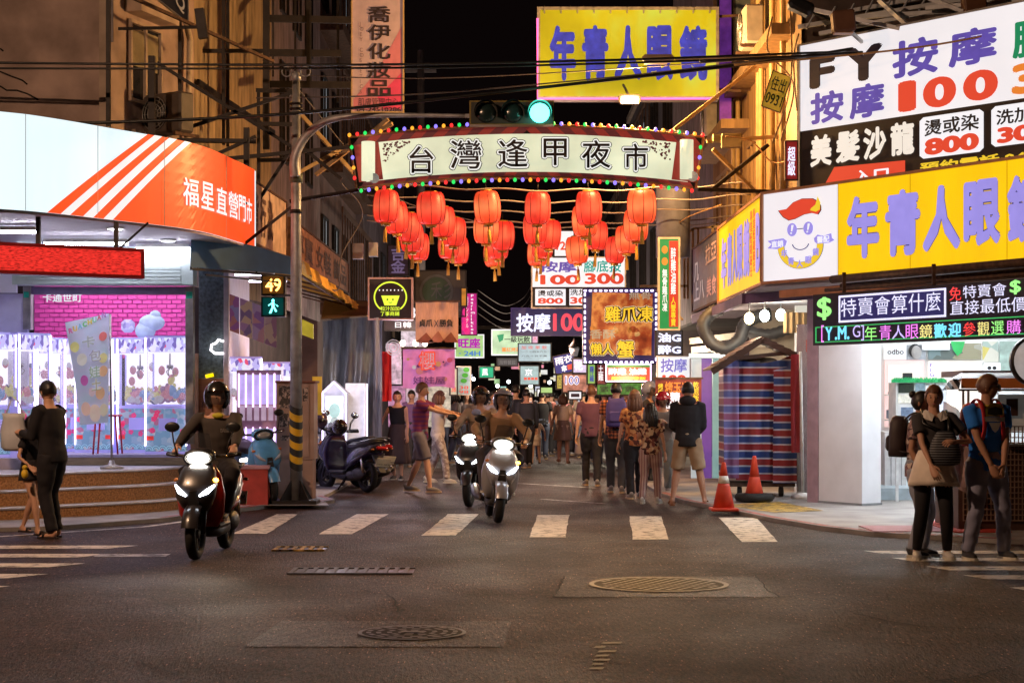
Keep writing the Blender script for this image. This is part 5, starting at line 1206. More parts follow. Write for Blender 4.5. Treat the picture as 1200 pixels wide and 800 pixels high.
for x0, x1 in ((417, 420), (816, 813)):
    for i in range(1, 5): bulb(ap(x0 + (x1 - x0) * (1 - i / 5), 1 - i / 5, .04), q); q += 1
part('edge_rope', MB(copper).tube([ap(419 + 395 * i / 24, 1.0, .03) for i in range(25)], .02, 5), t); part('edge_rope', MB(copper).tube([ap(421 + 391 * i / 24, 0.0, .03) for i in range(25)], .02, 5), t)
for x in (418, 815): part('edge_rope', MB(copper).tube([ap(x, 1.0, .03), ap(x, 0, .03)], .02, 5), t)
# trusses holding the arch
for s_, pts in (('left', [((412, 172), (225, 190)), ((425, 222), (340, 236)), ((460, 145), (400, 175)), ((455, 140), (370, 205)), ((345, 205), (412, 168)), ((340, 120), (425, 215))]), ('right', [((828, 166), (915, 160)), ((818, 222), (945, 226)), ((790, 152), (885, 78)), ((832, 224), (900, 170)), ((835, 175), (895, 235)), ((905, 100), (945, 225))])):
    t = thing('gate_truss', 'steel bars tying the %s end of the gate sign to the building' % s_, 'truss', W(*pts[0][0], DA + .2))
    for i, (a, b) in enumerate(pts): part('bar', MB(steel if (s_ == 'left' and i < 2) or (s_ == 'right' and i in (1, 3, 5)) else M('ochre_steel', (.40, .27, .13), .5)).bar(W(*a, DA + .2 + .05 * i), W(*b, DA + .4 + .1 * i), .055), t)
mb = MB(M('junction_box', (.60, .48, .2), .5)); fbx_px(mb, 847, 156, 869, 172, 26.8, 0, .2); fbx_px(mb, 836, 157, 845, 166, 26.8, 0, .15); solo('junction_box', mb, 'pair of ochre lit junction boxes at the right end of the gate sign', 'electrical box', loc=W(858, 164, 26.8))
# ================================================================ lanterns
lan = M('lantern_red', (.85, .03, .015), .5, emit=.90, ecol=(1, .040, .022), var=.28, vs=4)
lam = M('lantern_orange', (.9, .05, .01), .5, emit=.98, ecol=(1, .085, .025), var=.28, vs=4)
for m_, hot in ((lan, (1, .16, .07, 1)), (lam, (1, .30, .10, 1))):       # bulb glow painted into the emission colour, hottest at mid height
    n, l, b = nodes_of(m_); tc = n.new('ShaderNodeTexCoord'); sp = n.new('ShaderNodeSeparateXYZ'); l.new(tc.outputs['Object'], sp.inputs[0]); ab = n.new('ShaderNodeMath'); ab.operation = 'ABSOLUTE'; l.new(sp.outputs[2], ab.inputs[0])
    mr_ = n.new('ShaderNodeMapRange'); mr_.interpolation_type = 'SMOOTHSTEP'; mr_.inputs[1].default_value = 0; mr_.inputs[2].default_value = .2; mr_.inputs[3].default_value = .75; mr_.inputs[4].default_value = 0; l.new(ab.outputs[0], mr_.inputs[0])
    mx = n.new('ShaderNodeMix'); mx.data_type = 'RGBA'; mx.inputs[6].default_value = b.inputs['Emission Color'].default_value; mx.inputs[7].default_value = hot; l.new(mr_.outputs[0], mx.inputs[0]); l.new(mx.outputs[2], b.inputs['Emission Color'])
lrib = M('lantern_rib', (.25, .01, .01), .6, emit=.10, ecol=(.8, .05, .02), light=False, var=0); gold = M('gold_trim', (.55, .30, .05), .4, .3); tas = M('tassel', (.65, .38, .06), .7, var=.2)
def lantern(label, p, m_, r=.222, h=.56, tassel=True, hue=0):
    t = thing('lantern', label, 'lantern', p, random.uniform(0, 1), 'red lanterns strung in rows behind the gate sign'); MTX[t] = Matrix.Identity(4)
    hh = h / 2; prof = []
    for i in range(13):
        a = -PI / 2 + PI * i / 12; c_ = max(0, math.cos(a)) ** .5; prof.append((.09 + (r - .09) * c_, hh * math.sin(a) * .92))
    n = 24; rs = []
    for rr, z in prof: rs.append([Vector((rr * (1 - .035 * abs(math.cos(PI * j / 3 * 1.0))) * math.cos(2 * PI * j / n), rr * (1 - .035 * (j % 3 == 0)) * math.sin(2 * PI * j / n), z)) for j in range(n)])
    mb = MB(m_); mb.rings(rs, True, True, smooth=True); part('shade', mb, t, False)
    mb = MB(lrib)
    for j in range(8): a = 2 * PI * j / 8; mb.tube([(rr * .985 * math.cos(a), rr * .985 * math.sin(a), z) for rr, z in prof], .0055, 4)
    part('ribs', mb, t, False, kind='stuff')
    part('cap', MB(gold).lathe((0, 0, 0), [(.10, hh * .90), (.095, hh * .99)], 16), t, False); part('collar', MB(gold).lathe((0, 0, 0), [(.075, -hh * 1.10), (.09, -hh * .91)], 16), t, False)
    if tassel: part('tassel', MB(tas).lathe((0, 0, 0), [(.012, -hh * 1.1), (.014, -hh * 1.3), (.026, -hh * 1.36), (.035, -hh * 2.05)], 10), t, False)
    part('cord', MB(steel).cyl((0, 0, hh * .98), (0, 0, hh + .12), .006, 5), t, False)
    t.rotation_euler = (random.uniform(-.07, .07), random.uniform(-.07, .07), t.rotation_euler.z); s_ = random.uniform(.94, 1.05); t.scale = (s_, s_, random.uniform(.95, 1.05))
    return t
LC = [[(452.5, 242), (464, 255), (478, 266), (483, 279), (490, 289)], [(505, 244), (519, 260), (532, 272), (526, 287), (537, 293)], [(571, 243), (570, 268), (589, 276), (583, 288), (579, 298)], [(630, 244), (627, 268), (644, 275), (636, 288), (630, 296)], [(690, 244), (685, 259), (699, 276), (676, 293)], [(752, 242), (745, 264), (734, 281), (721, 293)]]
nm = ['leftmost', 'second', 'third', 'fourth', 'fifth', 'rightmost']; dp = ['nearest', 'second nearest', 'third nearest', 'fourth', 'hindmost']
for c, col in enumerate(LC):
    for k, (x, y) in enumerate(col):
        D = 2.95 * FP / (VY - y); p = W(x, y, D)
        d_ = dp[k] if k < len(col) - 1 or k == 4 else 'hindmost'
        lantern('%s lantern of the %s column of red lanterns' % (d_, nm[c]), p, lan if (c < 2 or random.random() < .45) else lam, tassel=True)
for k, (y, D) in enumerate(((218, 27.9), (232, 29.2), (244, 30.8), (256, 33), (262, 35))):
    mb = MB(M('cord_white', (.35, .28, .25), .7)); L_ = []
    for i in range(40):
        x = 430 + (880 - 430) * i / 39; L_.append(W(x, y + 10 * abs((x - 655) / 240) ** 2 * -1 + 4 * math.sin(i * .8) * .35 + 5, D))
    mb.tube(L_, .013, 4); solo('lantern_cable', mb, ['front', 'second', 'third', 'fourth', 'rearmost'][k] + ' slack cable carrying a row of red lanterns', 'cable', group='lantern cables', loc=L_[0])
# ================================================================ pole, signals, cabinet
polem = M('pole_grey', (.36, .36, .38), .5, .4, var=.3, vs=7)
pb = G(347, 590, .05); PX, PY = pb.x, pb.y
def zat(py, D=PY): return EH - (py - VY) * D / FP
t = thing('signal_pole', 'tall grey street pole with curved mast arm and yellow black warning wrap', 'pole', (PX, PY, .05))
part('shaft', MB(polem).tube([(PX, PY, .05), (PX, PY, zat(300)), (PX, PY, zat(95))], [.088, .078, .055], 16), t)
part('cap', MB(polem).lathe((PX, PY, zat(95)), [(.05, 0), (.075, .02), (.06, .1), (.02, .14)], 12), t)
wy = M('warning_yellow', (.72, .40, .01), .5, var=.2); wb = M('warning_black', (.02, .018, .015), .5)
for k in range(9):
    n = 20; z0 = zat(552) + k * .098
    mb = MB(wy if k % 2 else wb); rs = []
    for zz in (0, .097):
        rs.append([(PX + .094 * math.cos(2 * PI * j / n), PY + .094 * math.sin(2 * PI * j / n), z0 + zz + .055 * (1 - math.cos(2 * PI * j / n + .9))) for j in range(n)])
    mb.rings(rs, False, False, smooth=True); part('warning_band', mb, t)
part('ring_bracket', MB(steel).tube([(PX + .09 * math.cos(a * PI / 6), PY + .09 * math.sin(a * PI / 6), zat(122)) for a in range(13)], .015, 5), t); part('ring_bracket', MB(steel).tube([(PX + .09 * math.cos(a * PI / 6), PY + .09 * math.sin(a * PI / 6), zat(128)) for a in range(13)], .015, 5), t)
for s_ in (-1, 1): part('hoop', MB(polem).tube([(PX + s_ * .13 + .07 * math.cos(a * PI / 6), PY, zat(84) + .07 * math.sin(a * PI / 6)) for a in range(13)], .01, 5), t)
arm = catmull([(PX, PY - .09, zat(208)), (PX, PY - .12, zat(185)), W(360, 158, PY - .15), W(385, 141, PY - .3), W(420, 136, PY - .4), W(470, 135, PY - .5), W(545, 136, PY - .6)], 6)
part('mast_arm', MB(polem).tube(arm, [.075 - .05 * i / (len(arm) - 1) for i in range(len(arm))], 12), t)
part('clamp', MB(M('clamp_green', (.1, .12, .08), .6)).lathe((PX, PY, zat(214)), [(.095, 0), (.095, .12)], 14), t); part('clamp', MB(steel).lathe((PX, PY, zat(250)), [(.092, 0), (.092, .05)], 14), t)
mb = MB(steel); part('base_plate', mb.cbox((PX, PY, .08), (.62, .5, .05)), t)
for a in range(4):
    q = R(90 * a + 45); d = Vector((math.cos(q), math.sin(q), 0)); s_ = Vector((-d.y, d.x, 0)) * .008; c = Vector((PX, PY, .105)); part('gusset', MB(steel).prism([c + d * .085 - s_, c + d * .29 - s_, c + d * .085 - s_ + Vector((0, 0, .28))], s_ * 2), t)
part('plinth', MB(conc).prism([(PX - .5, PY - .4, .0505), (PX + .5, PY - .4, .0505), (PX + .38, PY + .35, .0505), (PX - .38, PY + .35, .0505)], (0, 0, .005)), t)
part('box', MB(M('yellow_tag', (.8, .65, .05), .5, emit=.35, light=False)).prism([W(354, 374, PY - .15), W(367, 380, PY - .15), W(367, 397, PY - .15), W(354, 392, PY - .15)], (0, .06, 0)), t)
# traffic light
D = PY - .65
t = thing('traffic_light', 'horizontal three lamp traffic light showing green on the mast arm', 'traffic light', W(600, 132, D))
part('housing', fbx_px(MB(M('signal_yellow', (.22, .15, .02), .5, var=.2)), 550, 118, 649, 146, D, 0, .22), t)
part('front_plate', fbx_px(MB(M('signal_plate', (.03, .03, .025), .5)), 552, 120, 648, 145, D, -.012, -.001), t)
for x, lit in ((569.5, 0), (601, 0), (632.5, 1)):
    c = W(x, 132.5, D - .02); m_ = M('green_signal', (.08, .95, .72), emit=7, var=0) if lit else M('dark_lens', (.015, .03, .03), .2)
    o = part('lens', MB(m_).lathe(c, [(.135, -.0), (.125, .02), (.07, .045), (.01, .05)], 24, 'Y'), t)
    n = 20; rs = []
    for y, r in ((0, .155), (-.16, .160)): rs.append([c + Vector((r * math.cos(R(-20 + 220 * j / n)), y, r * math.sin(R(-20 + 220 * j / n)))) for j in range(n + 1)])
    part('visor', MB(black).rings(rs, closed=False, smooth=True), t)
lamp_light('green_signal_light', W(632, 132, D - .3), 5, (.15, 1, .75), .15, 'POINT')
part('bracket', MB(polem).bar(W(545, 136, D + .05), W(552, 136, D + .05), .05), t)
# pedestrian signal
D = 26.2; t = thing('pedestrian_signal', 'pedestrian signal with amber countdown and green walking figure', 'traffic light', W(320, 350, D))
part('housing', fbx_px(MB(black), 306, 322, 334, 346, D, 0, .2), t); part('housing', fbx_px(MB(black), 306, 347.5, 334, 371, D, 0, .2), t)
part('screen', fbx_px(MB(M('sig_amber_bg', (.25, .09, .01), emit=.35, var=0)), 308, 324, 332, 344, D, -.006, -.001), t); part('screen', fbx_px(MB(M('sig_green_bg', (.0, .10, .09), emit=.4, var=0)), 308, 349, 332, 369, D, -.006, -.001), t)
f = face(309, 325, 331, 343, D - .008); part('digits', f.text(MB(M('amber_led', (1, .48, .10), emit=5, var=0)), '49', .10, .08, .92, .92, .006, .012), t)
f = face(308, 349, 332, 369, D - .008); gm = M('green_led', (.15, .95, .85), emit=4.5, var=0)
wm = MB(gm); f.disc(wm, .5, .84, .07, .09, .006, 12)
for pts in ([(.42, .74), (.56, .74), (.58, .45), (.44, .45)], [(.44, .45), (.52, .45), (.42, .1), (.30, .1)], [(.50, .45), (.58, .45), (.70, .22), (.62, .18)], [(.56, .72), (.60, .66), (.76, .52), (.72, .48)], [(.44, .72), (.40, .62), (.28, .52), (.26, .58)]): f.poly(wm, pts, .007)
part('walking_figure', wm, t)
part('bracket', MB(steel).bar(W(320, 346, D + .1), (PX, PY, zat(346)), .03), t)
for y in (302, 308): mb = MB(steel)
# cabinet
t = thing('utility_cabinet', 'tall brown steel utility cabinet with peeled stickers behind the pole', 'cabinet', (-2.86, 26.6, .05))
cabm = M('cabinet_brown', (.40, .25, .19), .55, var=.16, vs=5); D = 26.1
part('case', fbx_px(MB(cabm), 324, 448, 368, 538, D, 0, .5), t); part('cap', fbx_px(MB(M('cabinet_top', (.2, .07, .05), .6)), 322.5, 446, 370, 448.5, D, -.03, .53), t)
part('lower_case', fbx_px(MB(cabm), 326, 538.2, 366, 585, D, .02, .48), t); part('door', fbx_px(MB(cabm), 326, 450, 346, 535, D, -.02, -.002), t); part('door', fbx_px(MB(cabm), 354, 450, 362, 535, D, -.02, -.002), t)
pm = worn('peeled_paper', (.55, .40, .32), .48, .56, 22)
for x0, y0, x1, y1 in ((327, 452, 344, 478), (328, 484, 345, 500), (329, 510, 343, 516), (355, 454, 361, 470)): part('sticker_remnant', fbx_px(MB(pm), x0, y0, x1, y1, D, -.024, -.021), t)
t = thing('notice_board', 'narrow yellow board standing behind the utility cabinet', 'sign', W(372, 480, 27)); part('panel', fbx_px(MB(M('notice_yellow', (.75, .45, .05), .5, emit=.3, light=False)), 366, 441, 377, 486, 27, 0, .04), t)
# ================================================================ signs in the alley
wl_ = M('sign_white', (.92, .92, .95), .4, emit=.9, var=.08); navy = M('sign_navy', (.03, .03, .16), .4, emit=.35, var=.15); wneon = M('pale_neon', (.75, .78, 1), emit=1.3, var=0, light=False); rneon = M('red_neon', (.9, .08, .12), emit=1.0, var=0, light=False)
SD = lambda lab, x0, y0, x1, y1, D, panel, texts=(), frame=steel, depth=.12, fw=.03, extra=None, stand=None, name='shop_sign': sign(lab, face(x0, y0, x1, y1, D), panel, depth, frame, fw, [(b, (a0 - x0) / (x1 - x0), (y1 - c1) / (y1 - y0), (a1 - x0) / (x1 - x0), (y1 - c0) / (y1 - y0), m_, bo) + tuple(r) for b, a0, c0, a1, c1, m_, bo, *r in texts], name, extra=extra, stand=stand)
# big yellow sign over the gate
def big_extra(f, t):
    part('neon_edge', MB(M('pink_neon', (1, .12, .35), emit=2.5, var=0)).tube([f.p(-.015, .9, .03), f.p(-.015, -.03, .03), f.p(.98, -.03, .03)], .018, 6), t)
    mb = MB(galv)
    for k in range(11): fbox(mb, f, .02 + k * .094, .96, .028 + k * .094, 1.02, .0, .05)
    part('clip', mb, t, kind='stuff')
ysl = pattern('yellow_green_lightbox', 'blend', [(.42, .36, .005), (.62, .56, .01), (.55, .72, .08), (.50, .95, .42)], (.75, .75, .45), .4, .62, thr=[.3, .48, .6, .72]); bll = M('blue_letter', (.03, .05, .55), .5, emit=.6, light=False, var=.35)  # greenish hot spots of the lit face are painted in as colour noise
SD('big yellow green rooftop light box with blue characters above the gate', 633, 12, 839, 113, 30, ysl, [(c, x0, 30, x1, 95, bll, .05) for c, x0, x1 in (('年', 644, 675), ('青', 682, 713), ('人', 720, 752), ('眼', 758, 789), ('鏡', 796, 829))], galv, .3, .05, big_extra, [(W(838, 20, 30.1), W(870, 18, 30.1)), (W(838, 105, 30.1), W(868, 107, 30.1))])
SD('tall violet lit panel standing right of the big yellow rooftop sign', 843, -15, 857, 152, 31.5, M('violet_panel', (.22, .05, .42), .5, emit=.30, var=.3), (), steel)
f = Fr(W(862, 64, 30.5), (.80, -.60, 0), 1.25, 1.1); sign('dark oblique sign board with faint white characters at the top right', f, M('slate_board', (.05, .06, .06), .5, emit=.04, light=False, var=.3), .1, steel, .03, [('潮廚師', .08, .1, .9, .6, M('dim_white', (.5, .5, .5), emit=.35, light=False, var=.2), .02)])
f = Fr(W(893, 124, 25.6), (.9, -.2, -.38), .27, .52, (.30, 0, .93)); sign('small tilted yellow notice with phone digits hanging beside the billboard', f, M('notice_yellow2', (.75, .50, .05), .5, emit=.22, light=False), .03, rust, .01, [('住出', .1, .5, .9, .9, blk_l, .01), ('0931', .05, .12, .95, .42, blk_l, .01)])
SD('narrow vertical sign with red border and white character under the tilted notice', 921, 166, 934, 210, 24.6, M('sign_crimson', (.45, .03, .03), emit=.25, light=False), [('超\n級', 923, 172, 932, 206, wneon, .02)], rust, .06, .015)
# cosmetics banner
def ban_extra(f, t):
    pk = M('banner_pink', (.60, .05, .14), .6, emit=.10, light=False, var=.1); pk2 = M('banner_rose', (.55, .18, .22), .6, emit=.10, light=False, var=.1)
    part('pink_print', f.poly(MB(pk2), [(.52, .35), (.98, .7), (.98, .01), (.02, .01), (.02, .1)], .003), t); part('pink_print', f.poly(MB(pk), [(.5, .12), (.98, .32), (.98, .02), (.62, .02)], .005), t)
SD('tall pale and pink vertical cosmetics banner on the left facade', 413, -12, 472, 131, 29, M('banner_pale', (.50, .36, .36), .6, emit=.12, light=False, var=.12), [(c, 431, y, 458, y + 19, M('banner_ink', (.03, .015, .02), .6), .02, .012) for c, y in (('喬', 8), ('伊', 29), ('化', 51), ('妝', 73), ('品', 94))] + [('肌膚管理中心', 420, 115, 467, 124, M('banner_ink', (.03, .015, .02)), .0, .012), ('04-24510286', 418, 126, 470, 131, M('banner_ink', (.03,) * 3), .02, .012), ('J\nO\nE\nY\n \nC\nO\nS\nM\nE\nT\nI\nC\nS', 421, 26, 426, 110, M('banner_ink2', (.2, .12, .12)), .0, .012)], M('gold_frame', (.45, .32, .15), .5), .05, .02, ban_extra)
# black sign with yellow bucket
M('lime_neon', (.70, .90, .05), emit=1.1, var=0)
def bucket(f, t):
    yg = M('lime_neon', (.70, .90, .05), emit=1.1, var=0)
    mb = MB(yg); f.ring(mb, .5, .54, .40, .40, .035, .006, -52, 232, 40); part('circle', mb, t)
    mb = MB(yg); f.poly(mb, [(.28, .58), (.72, .58), (.64, .33), (.36, .33)], .006); part('bucket', mb, t)
    mb = MB(black); f.disc(mb, .43, .48, .022, .022, .009, 10); f.disc(mb, .56, .48, .022, .022, .009, 10); f.ring(mb, .5, .43, .05, .04, .014, .009, 200, 340, 8); part('face_print', mb, t, kind='stuff')
SD('square black sign with lime circle and smiling bucket logo', 433, 327, 482, 373, 33, M('sign_black', (.02, .012, .015), .4), [('粒汁加加', 446, 359, 468, 364, M('lime_neon', (.7, .9, .05)), .01), ('了事商鋪', 446, 365, 468, 370, M('lime_neon', (.7, .9, .05)), .01), ('· · · · · · ·', 444, 339, 472, 341, wht_l, .03)], M('pink_frame', (.5, .32, .32), .5), .2, .03, bucket)
def leaf(f, t):
    part('ring_print', f.ring(MB(M('grey_ring', (.12, .14, .13), emit=.08)), .42, .55, .34, .38, .05, .006, 0, 360, 36), t); part('disc_print', f.disc(MB(M('dark_green', (.03, .06, .03), emit=.06)), .42, .55, .28, .32, .004), t)
SD('dark square sign with grey ring and green leaf, high in the alley', 487, 318, 545, 370, 42, M('sign_black', (.02, .012, .015)), [('禾彡', 505, 330, 530, 350, M('grey_ring', (.1,) * 3), .01, .009), ('素食', 520, 352, 543, 366, M('grey_ring', (.1,) * 3), .02, .009)], steel, .15, .03, leaf)
SD('dim vertical sign with violet gold character behind the left lanterns', 455, 288, 478, 322, 44, M('dim_violet', (.08, .05, .10), emit=.06), [('吉\n金', 458, 290, 475, 320, M('dim_violet_txt', (.35, .25, .5), emit=.35, light=False), .02)])
SD('black sign with white Japanese Korean characters under the lime bucket sign', 452, 375, 488, 386, 38, M('sign_black', (.02, .012, .015)), [('日韓', 463, 377, 482, 384, wht_l, .01)])
SD('black slab sign with a big white numeral peeking behind the beige banner', 478, 358, 492, 374, 40, M('sign_black', (.02, .012, .015)), [('3', 480, 360, 487, 373, wht_l, .01)])
# cloth banners
def cloth_banner(label, x0, y0, x1, y1, D, m_, texts=(), extra=None, wav=.03):
    t = thing('cloth_banner', label, 'banner', W((x0 + x1) / 2, y0, D)); vs, fs = tarp_pts(x0, x1, lambda a: y0 + 1.0 * math.sin(a * PI), lambda a: y1 + 1.5 * math.sin(a * 7), D, 14, 10, wav); part('cloth', MB(m_).add(vs, fs, True), t)
    part('rod', MB(rust).bar(W(x0 - 2, y0, D), W(x1 + 2, y0, D), .03), t); f = face(x0, y0, x1, y1, D - wav * 1.9)
    for b, a0, c0, a1, c1, mm, bo in texts: part('lettering', f.text(MB(mm), b, (a0 - x0) / (x1 - x0), (y1 - c1) / (y1 - y0), (a1 - x0) / (x1 - x0), (y1 - c0) / (y1 - y0), .004, bo), t)
    if extra: extra(f, t)
    return t
def rocks(f, t):
    for k, (a, b, w_, c) in enumerate(((.22, .06, .22, (.25, .07, .04)), (.5, .1, .2, (.4, .15, .1)), (.8, .07, .2, (.25, .08, .05)))): part('fold_print', f.poly(MB(M('rock_%d' % k, c, .7)), [(a - w_, 0.0), (a + w_, .0), (a + .03, b + .18)], .003), t)
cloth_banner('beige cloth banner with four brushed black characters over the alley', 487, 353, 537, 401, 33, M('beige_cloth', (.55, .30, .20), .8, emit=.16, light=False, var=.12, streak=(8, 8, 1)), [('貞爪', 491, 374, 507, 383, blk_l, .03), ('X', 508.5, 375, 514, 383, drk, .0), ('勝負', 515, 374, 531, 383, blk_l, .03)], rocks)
def dots(f, t):
    for k, (a, b, r, c) in enumerate(((.68, .6, .055, (.8, .35, .15)), (.32, .42, .07, (.8, .25, .3)), (.9, .7, .05, (.75, .1, .2)), (.1, .72, .03, (.7, .4, .2)), (.78, .65, .02, (.15, .03, .15)), (.3, .55, .03, (.2, .03, .2)), (.8, .22, .05, (.75, .25, .2)), (.22, .52, .04, (.8, .75, .8)))): part('print_dot', f.disc(MB(M('dot_%d' % k, c, .6, emit=.35, light=False, var=0)), a, b, r, r * 1.25, .003, 14), t)
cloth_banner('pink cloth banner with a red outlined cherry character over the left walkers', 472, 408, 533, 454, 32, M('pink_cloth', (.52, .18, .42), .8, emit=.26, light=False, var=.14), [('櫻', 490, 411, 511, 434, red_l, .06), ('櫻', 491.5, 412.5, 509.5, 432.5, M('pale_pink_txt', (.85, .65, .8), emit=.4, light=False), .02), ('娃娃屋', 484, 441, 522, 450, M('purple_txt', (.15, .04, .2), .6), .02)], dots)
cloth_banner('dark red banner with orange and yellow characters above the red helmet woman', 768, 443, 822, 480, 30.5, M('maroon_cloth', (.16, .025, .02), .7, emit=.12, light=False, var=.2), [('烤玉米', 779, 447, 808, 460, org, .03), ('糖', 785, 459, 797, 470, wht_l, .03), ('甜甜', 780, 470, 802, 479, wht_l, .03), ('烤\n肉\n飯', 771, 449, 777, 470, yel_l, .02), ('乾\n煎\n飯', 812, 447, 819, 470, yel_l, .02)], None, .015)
# milk tea and green signs
def berry(f, t):
    for k, (a, b, r) in enumerate(((.25, .55, .2), (.3, .38, .22), (.2, .2, .25), (.35, .1, .2))): part('fruit_print', f.disc(MB(M('magenta_print', (.9, .02, .25), emit=.8, light=False, var=0)), a, b, r, r * .5, .003, 12), t)
SD('vertical magenta light box with white lettering reading pearl milk tea', 541, 344, 558.5, 392, 42, M('magenta_box', (.75, .02, .32), emit=.62, var=.25, vs=4), [('\n'.join('Pearlmilktea'), 551.5, 345, 556.5, 391, wht_l, .02, .008), ('\n'.join('ヨギンドナル'), 546, 348, 549, 384, wht_l, .0, .008)], steel, .12, .02, berry)
SD('small red and yellow flag panel above the magenta sign', 541, 338, 546, 358, 41, M('ryflag', (.8, .3, .03), emit=.6, var=.5, vs=5), ())
SD('light green box sign with purple characters reading open 24H', 534, 393, 566, 418, 46, M('box_limegreen', (.50, .80, .30), emit=.75, var=.3, vs=3), [('旺座', 537, 396, 563, 408, M('purple_l', (.6, .02, .55), emit=.7, light=False, var=0), .04), ('· 24H', 538, 411, 563, 417, M('blue_l', (.1, .3, .75), emit=.7, light=False, var=0), .03)], wl_, .12, .03)
SD('pale green sign with leaves and dark characters deep in the alley', 577, 387, 622, 415, 52, M('box_palegreen', (.55, .78, .5), emit=.72, var=.35, vs=2), [('一級玩飲', 591, 394, 621, 401, blk_l, .02), ('薑紅烤茶', 588, 407, 610, 412, org, .02)], wl_, .12, .03, lambda f, t: part('leaf_print', f.poly(MB(grn), [(.12, .8), (.3, .85), (.28, .6), (.18, .5)], .004), t))
SD('pale blue menu light box with rows of tiny red characters', 608, 403, 645, 423, 46, M('box_paleblue', (.55, .72, .82), emit=.6, var=.15), [('加 收 單 軟', 611, 405, 641, 409, red_l, .0), ('一二三四五六七', 611, 411, 641, 413, drk, .0), ('八九十百千萬', 611, 416, 641, 418, drk, .0)])
SD('small pink tag sign above the pale blue menu box', 624, 394, 630, 402, 47, M('tag_pink', (.9, .5, .7), emit=.8), [('八', 625, 395, 629, 399, red_l, .01)])
SD('green light box with a white character deep in the alley', 562, 430, 578, 442, 50, M('box_green', (.0, .45, .22), emit=.7, var=.1), [('風', 565, 432, 572, 440, wht_l, .02)])
SD('pale cyan light box with a red strip, centre of the alley', 610, 429, 631, 450, 50, M('box_cyan', (.45, .65, .68), emit=.6, var=.25, vs=4), [('■■■■', 614, 442, 630, 445, red_l, .0), ('京', 615, 432, 624, 440, wht_l, .02)])
SD('vertical green leaf print menu at the left stalls', 536, 430, 551, 462, 38, M('leafmenu', (.55, .72, .65), emit=.5, var=.4, vs=5), [('38\n98', 538, 452, 549, 461, red_l, .01)], cream, .06, .02, lambda f, t: [part('leaf_print', f.disc(MB(M('leafg', (.1, .6, .05), emit=.5)), a, b, .25, .09, .004, 10), t) for a, b in ((.6, .7), (.5, .5), (.7, .9))])
SD('small white price card with red numbers left of the leaf menu', 528, 432, 535, 462, 37.8, M('pricecard', (.75, .7, .5), emit=.4, var=.2), [('38', 529, 453, 534, 459, red_l, .01)])
SD('dim grey sign board above the green light box', 583, 420, 606, 428, 54, M('dimgrey', (.12, .12, .14), emit=.08), [('海鮮餐館', 585, 422, 604, 427, M('dimtxt', (.3, .3, .32), emit=.2), .0)])
# massage boards
SD('far white massage price board with 100 300 in red behind the lanterns', 624, 302, 732, 360, 39.5, wl_, [('按摩', 632, 306, 676, 319, vio, .03), ('腳底按', 684, 305, 728, 319, M('teal_letter', (.0, .5, .42), emit=.6, light=False, var=0), .02), ('100', 633, 322, 680, 333.5, red_l, .04), ('300', 685, 320, 731, 333, red_l, .04), ('燙或染', 630, 340, 660, 347, blk_l, .02), ('800', 630, 349, 660, 356, red_l, .04), ('洗加剪', 668, 339, 698, 346, blk_l, .02), ('300', 668, 348, 698, 356, red_l, .04)], galv, .1, .03, lambda f, t: [part('black_band', f.rect(MB(blk_l), 0, 0, 1, .41, .002), t), part('price_box', f.rect(MB(wht_l), .03, .04, .36, .37, .004), t), part('price_box', f.rect(MB(wht_l), .40, .04, .72, .37, .004), t)])
SD('white curved awning sign marked 2F above the far massage board', 650, 271, 672, 300, 39.3, wl_, [('12F', 652, 283, 669, 293, red_l, .03)])
SD('blue massage sign with white characters and red 100 over the alley', 600, 362, 688, 392, 40.5, navy, [('按摩', 605, 367, 645, 389, wneon, .025), ('100', 648, 367, 685, 388, rneon, .03)], M('navy_frame', (.05, .04, .2), .4, emit=.1), .15, .03)
def chicken(f, t):
    fm = pattern('fried_food', 'blend', [(.10, .008, .004), (.38, .06, .012), (.75, .30, .07), (.28, .04, .01)], (3.4, 3.4, 3.4), .5, .75, light=False, thr=[.25, .45, .6, .72])
    part('food_photo', f.poly(MB(fm), [(.08, .13), (.92, .11), (.94, .93), (.12, .95)], .004), t)
    rnd = random.Random(9); mm = [M('crust_%d' % k, c, .6, emit=.6, light=False, var=.4, vs=12) for k, c in enumerate(((.6, .22, .04), (.8, .45, .15), (.42, .08, .02)))]
    for k in range(26):
        a, b = rnd.uniform(.1, .88), rnd.uniform(.15, .9)
        if .35 < b < .5 or k % 3 == 0: part('crust_print', f.poly(MB(mm[k % 3]), [(a + rnd.uniform(.03, .07) * math.cos(q * PI / 3.5), b + rnd.uniform(.02, .06) * math.sin(q * PI / 3.5)) for q in range(7)], .006), t)
    for k in range(14):
        for p in (f.p(.02 + k * .07, .97, .03), f.p(.02 + k * .07, .02, .03)): part('edge_led', MB(neon_v).cbox(p, (.05, .03, .03)), t)
        if k < 12:
            for p in (f.p(.015, .06 + k * .078, .03), f.p(.985, .06 + k * .078, .03)): part('edge_led', MB(neon_v).cbox(p, (.03, .03, .06)), t)
yout = M('yellow_fill', (.95, .62, .03), emit=.9, light=False, var=0); bout = M('black_edge', (.03, .01, .005), .6, var=0); cout = M('cream_edge', (.95, .8, .5), emit=.8, light=False, var=0)
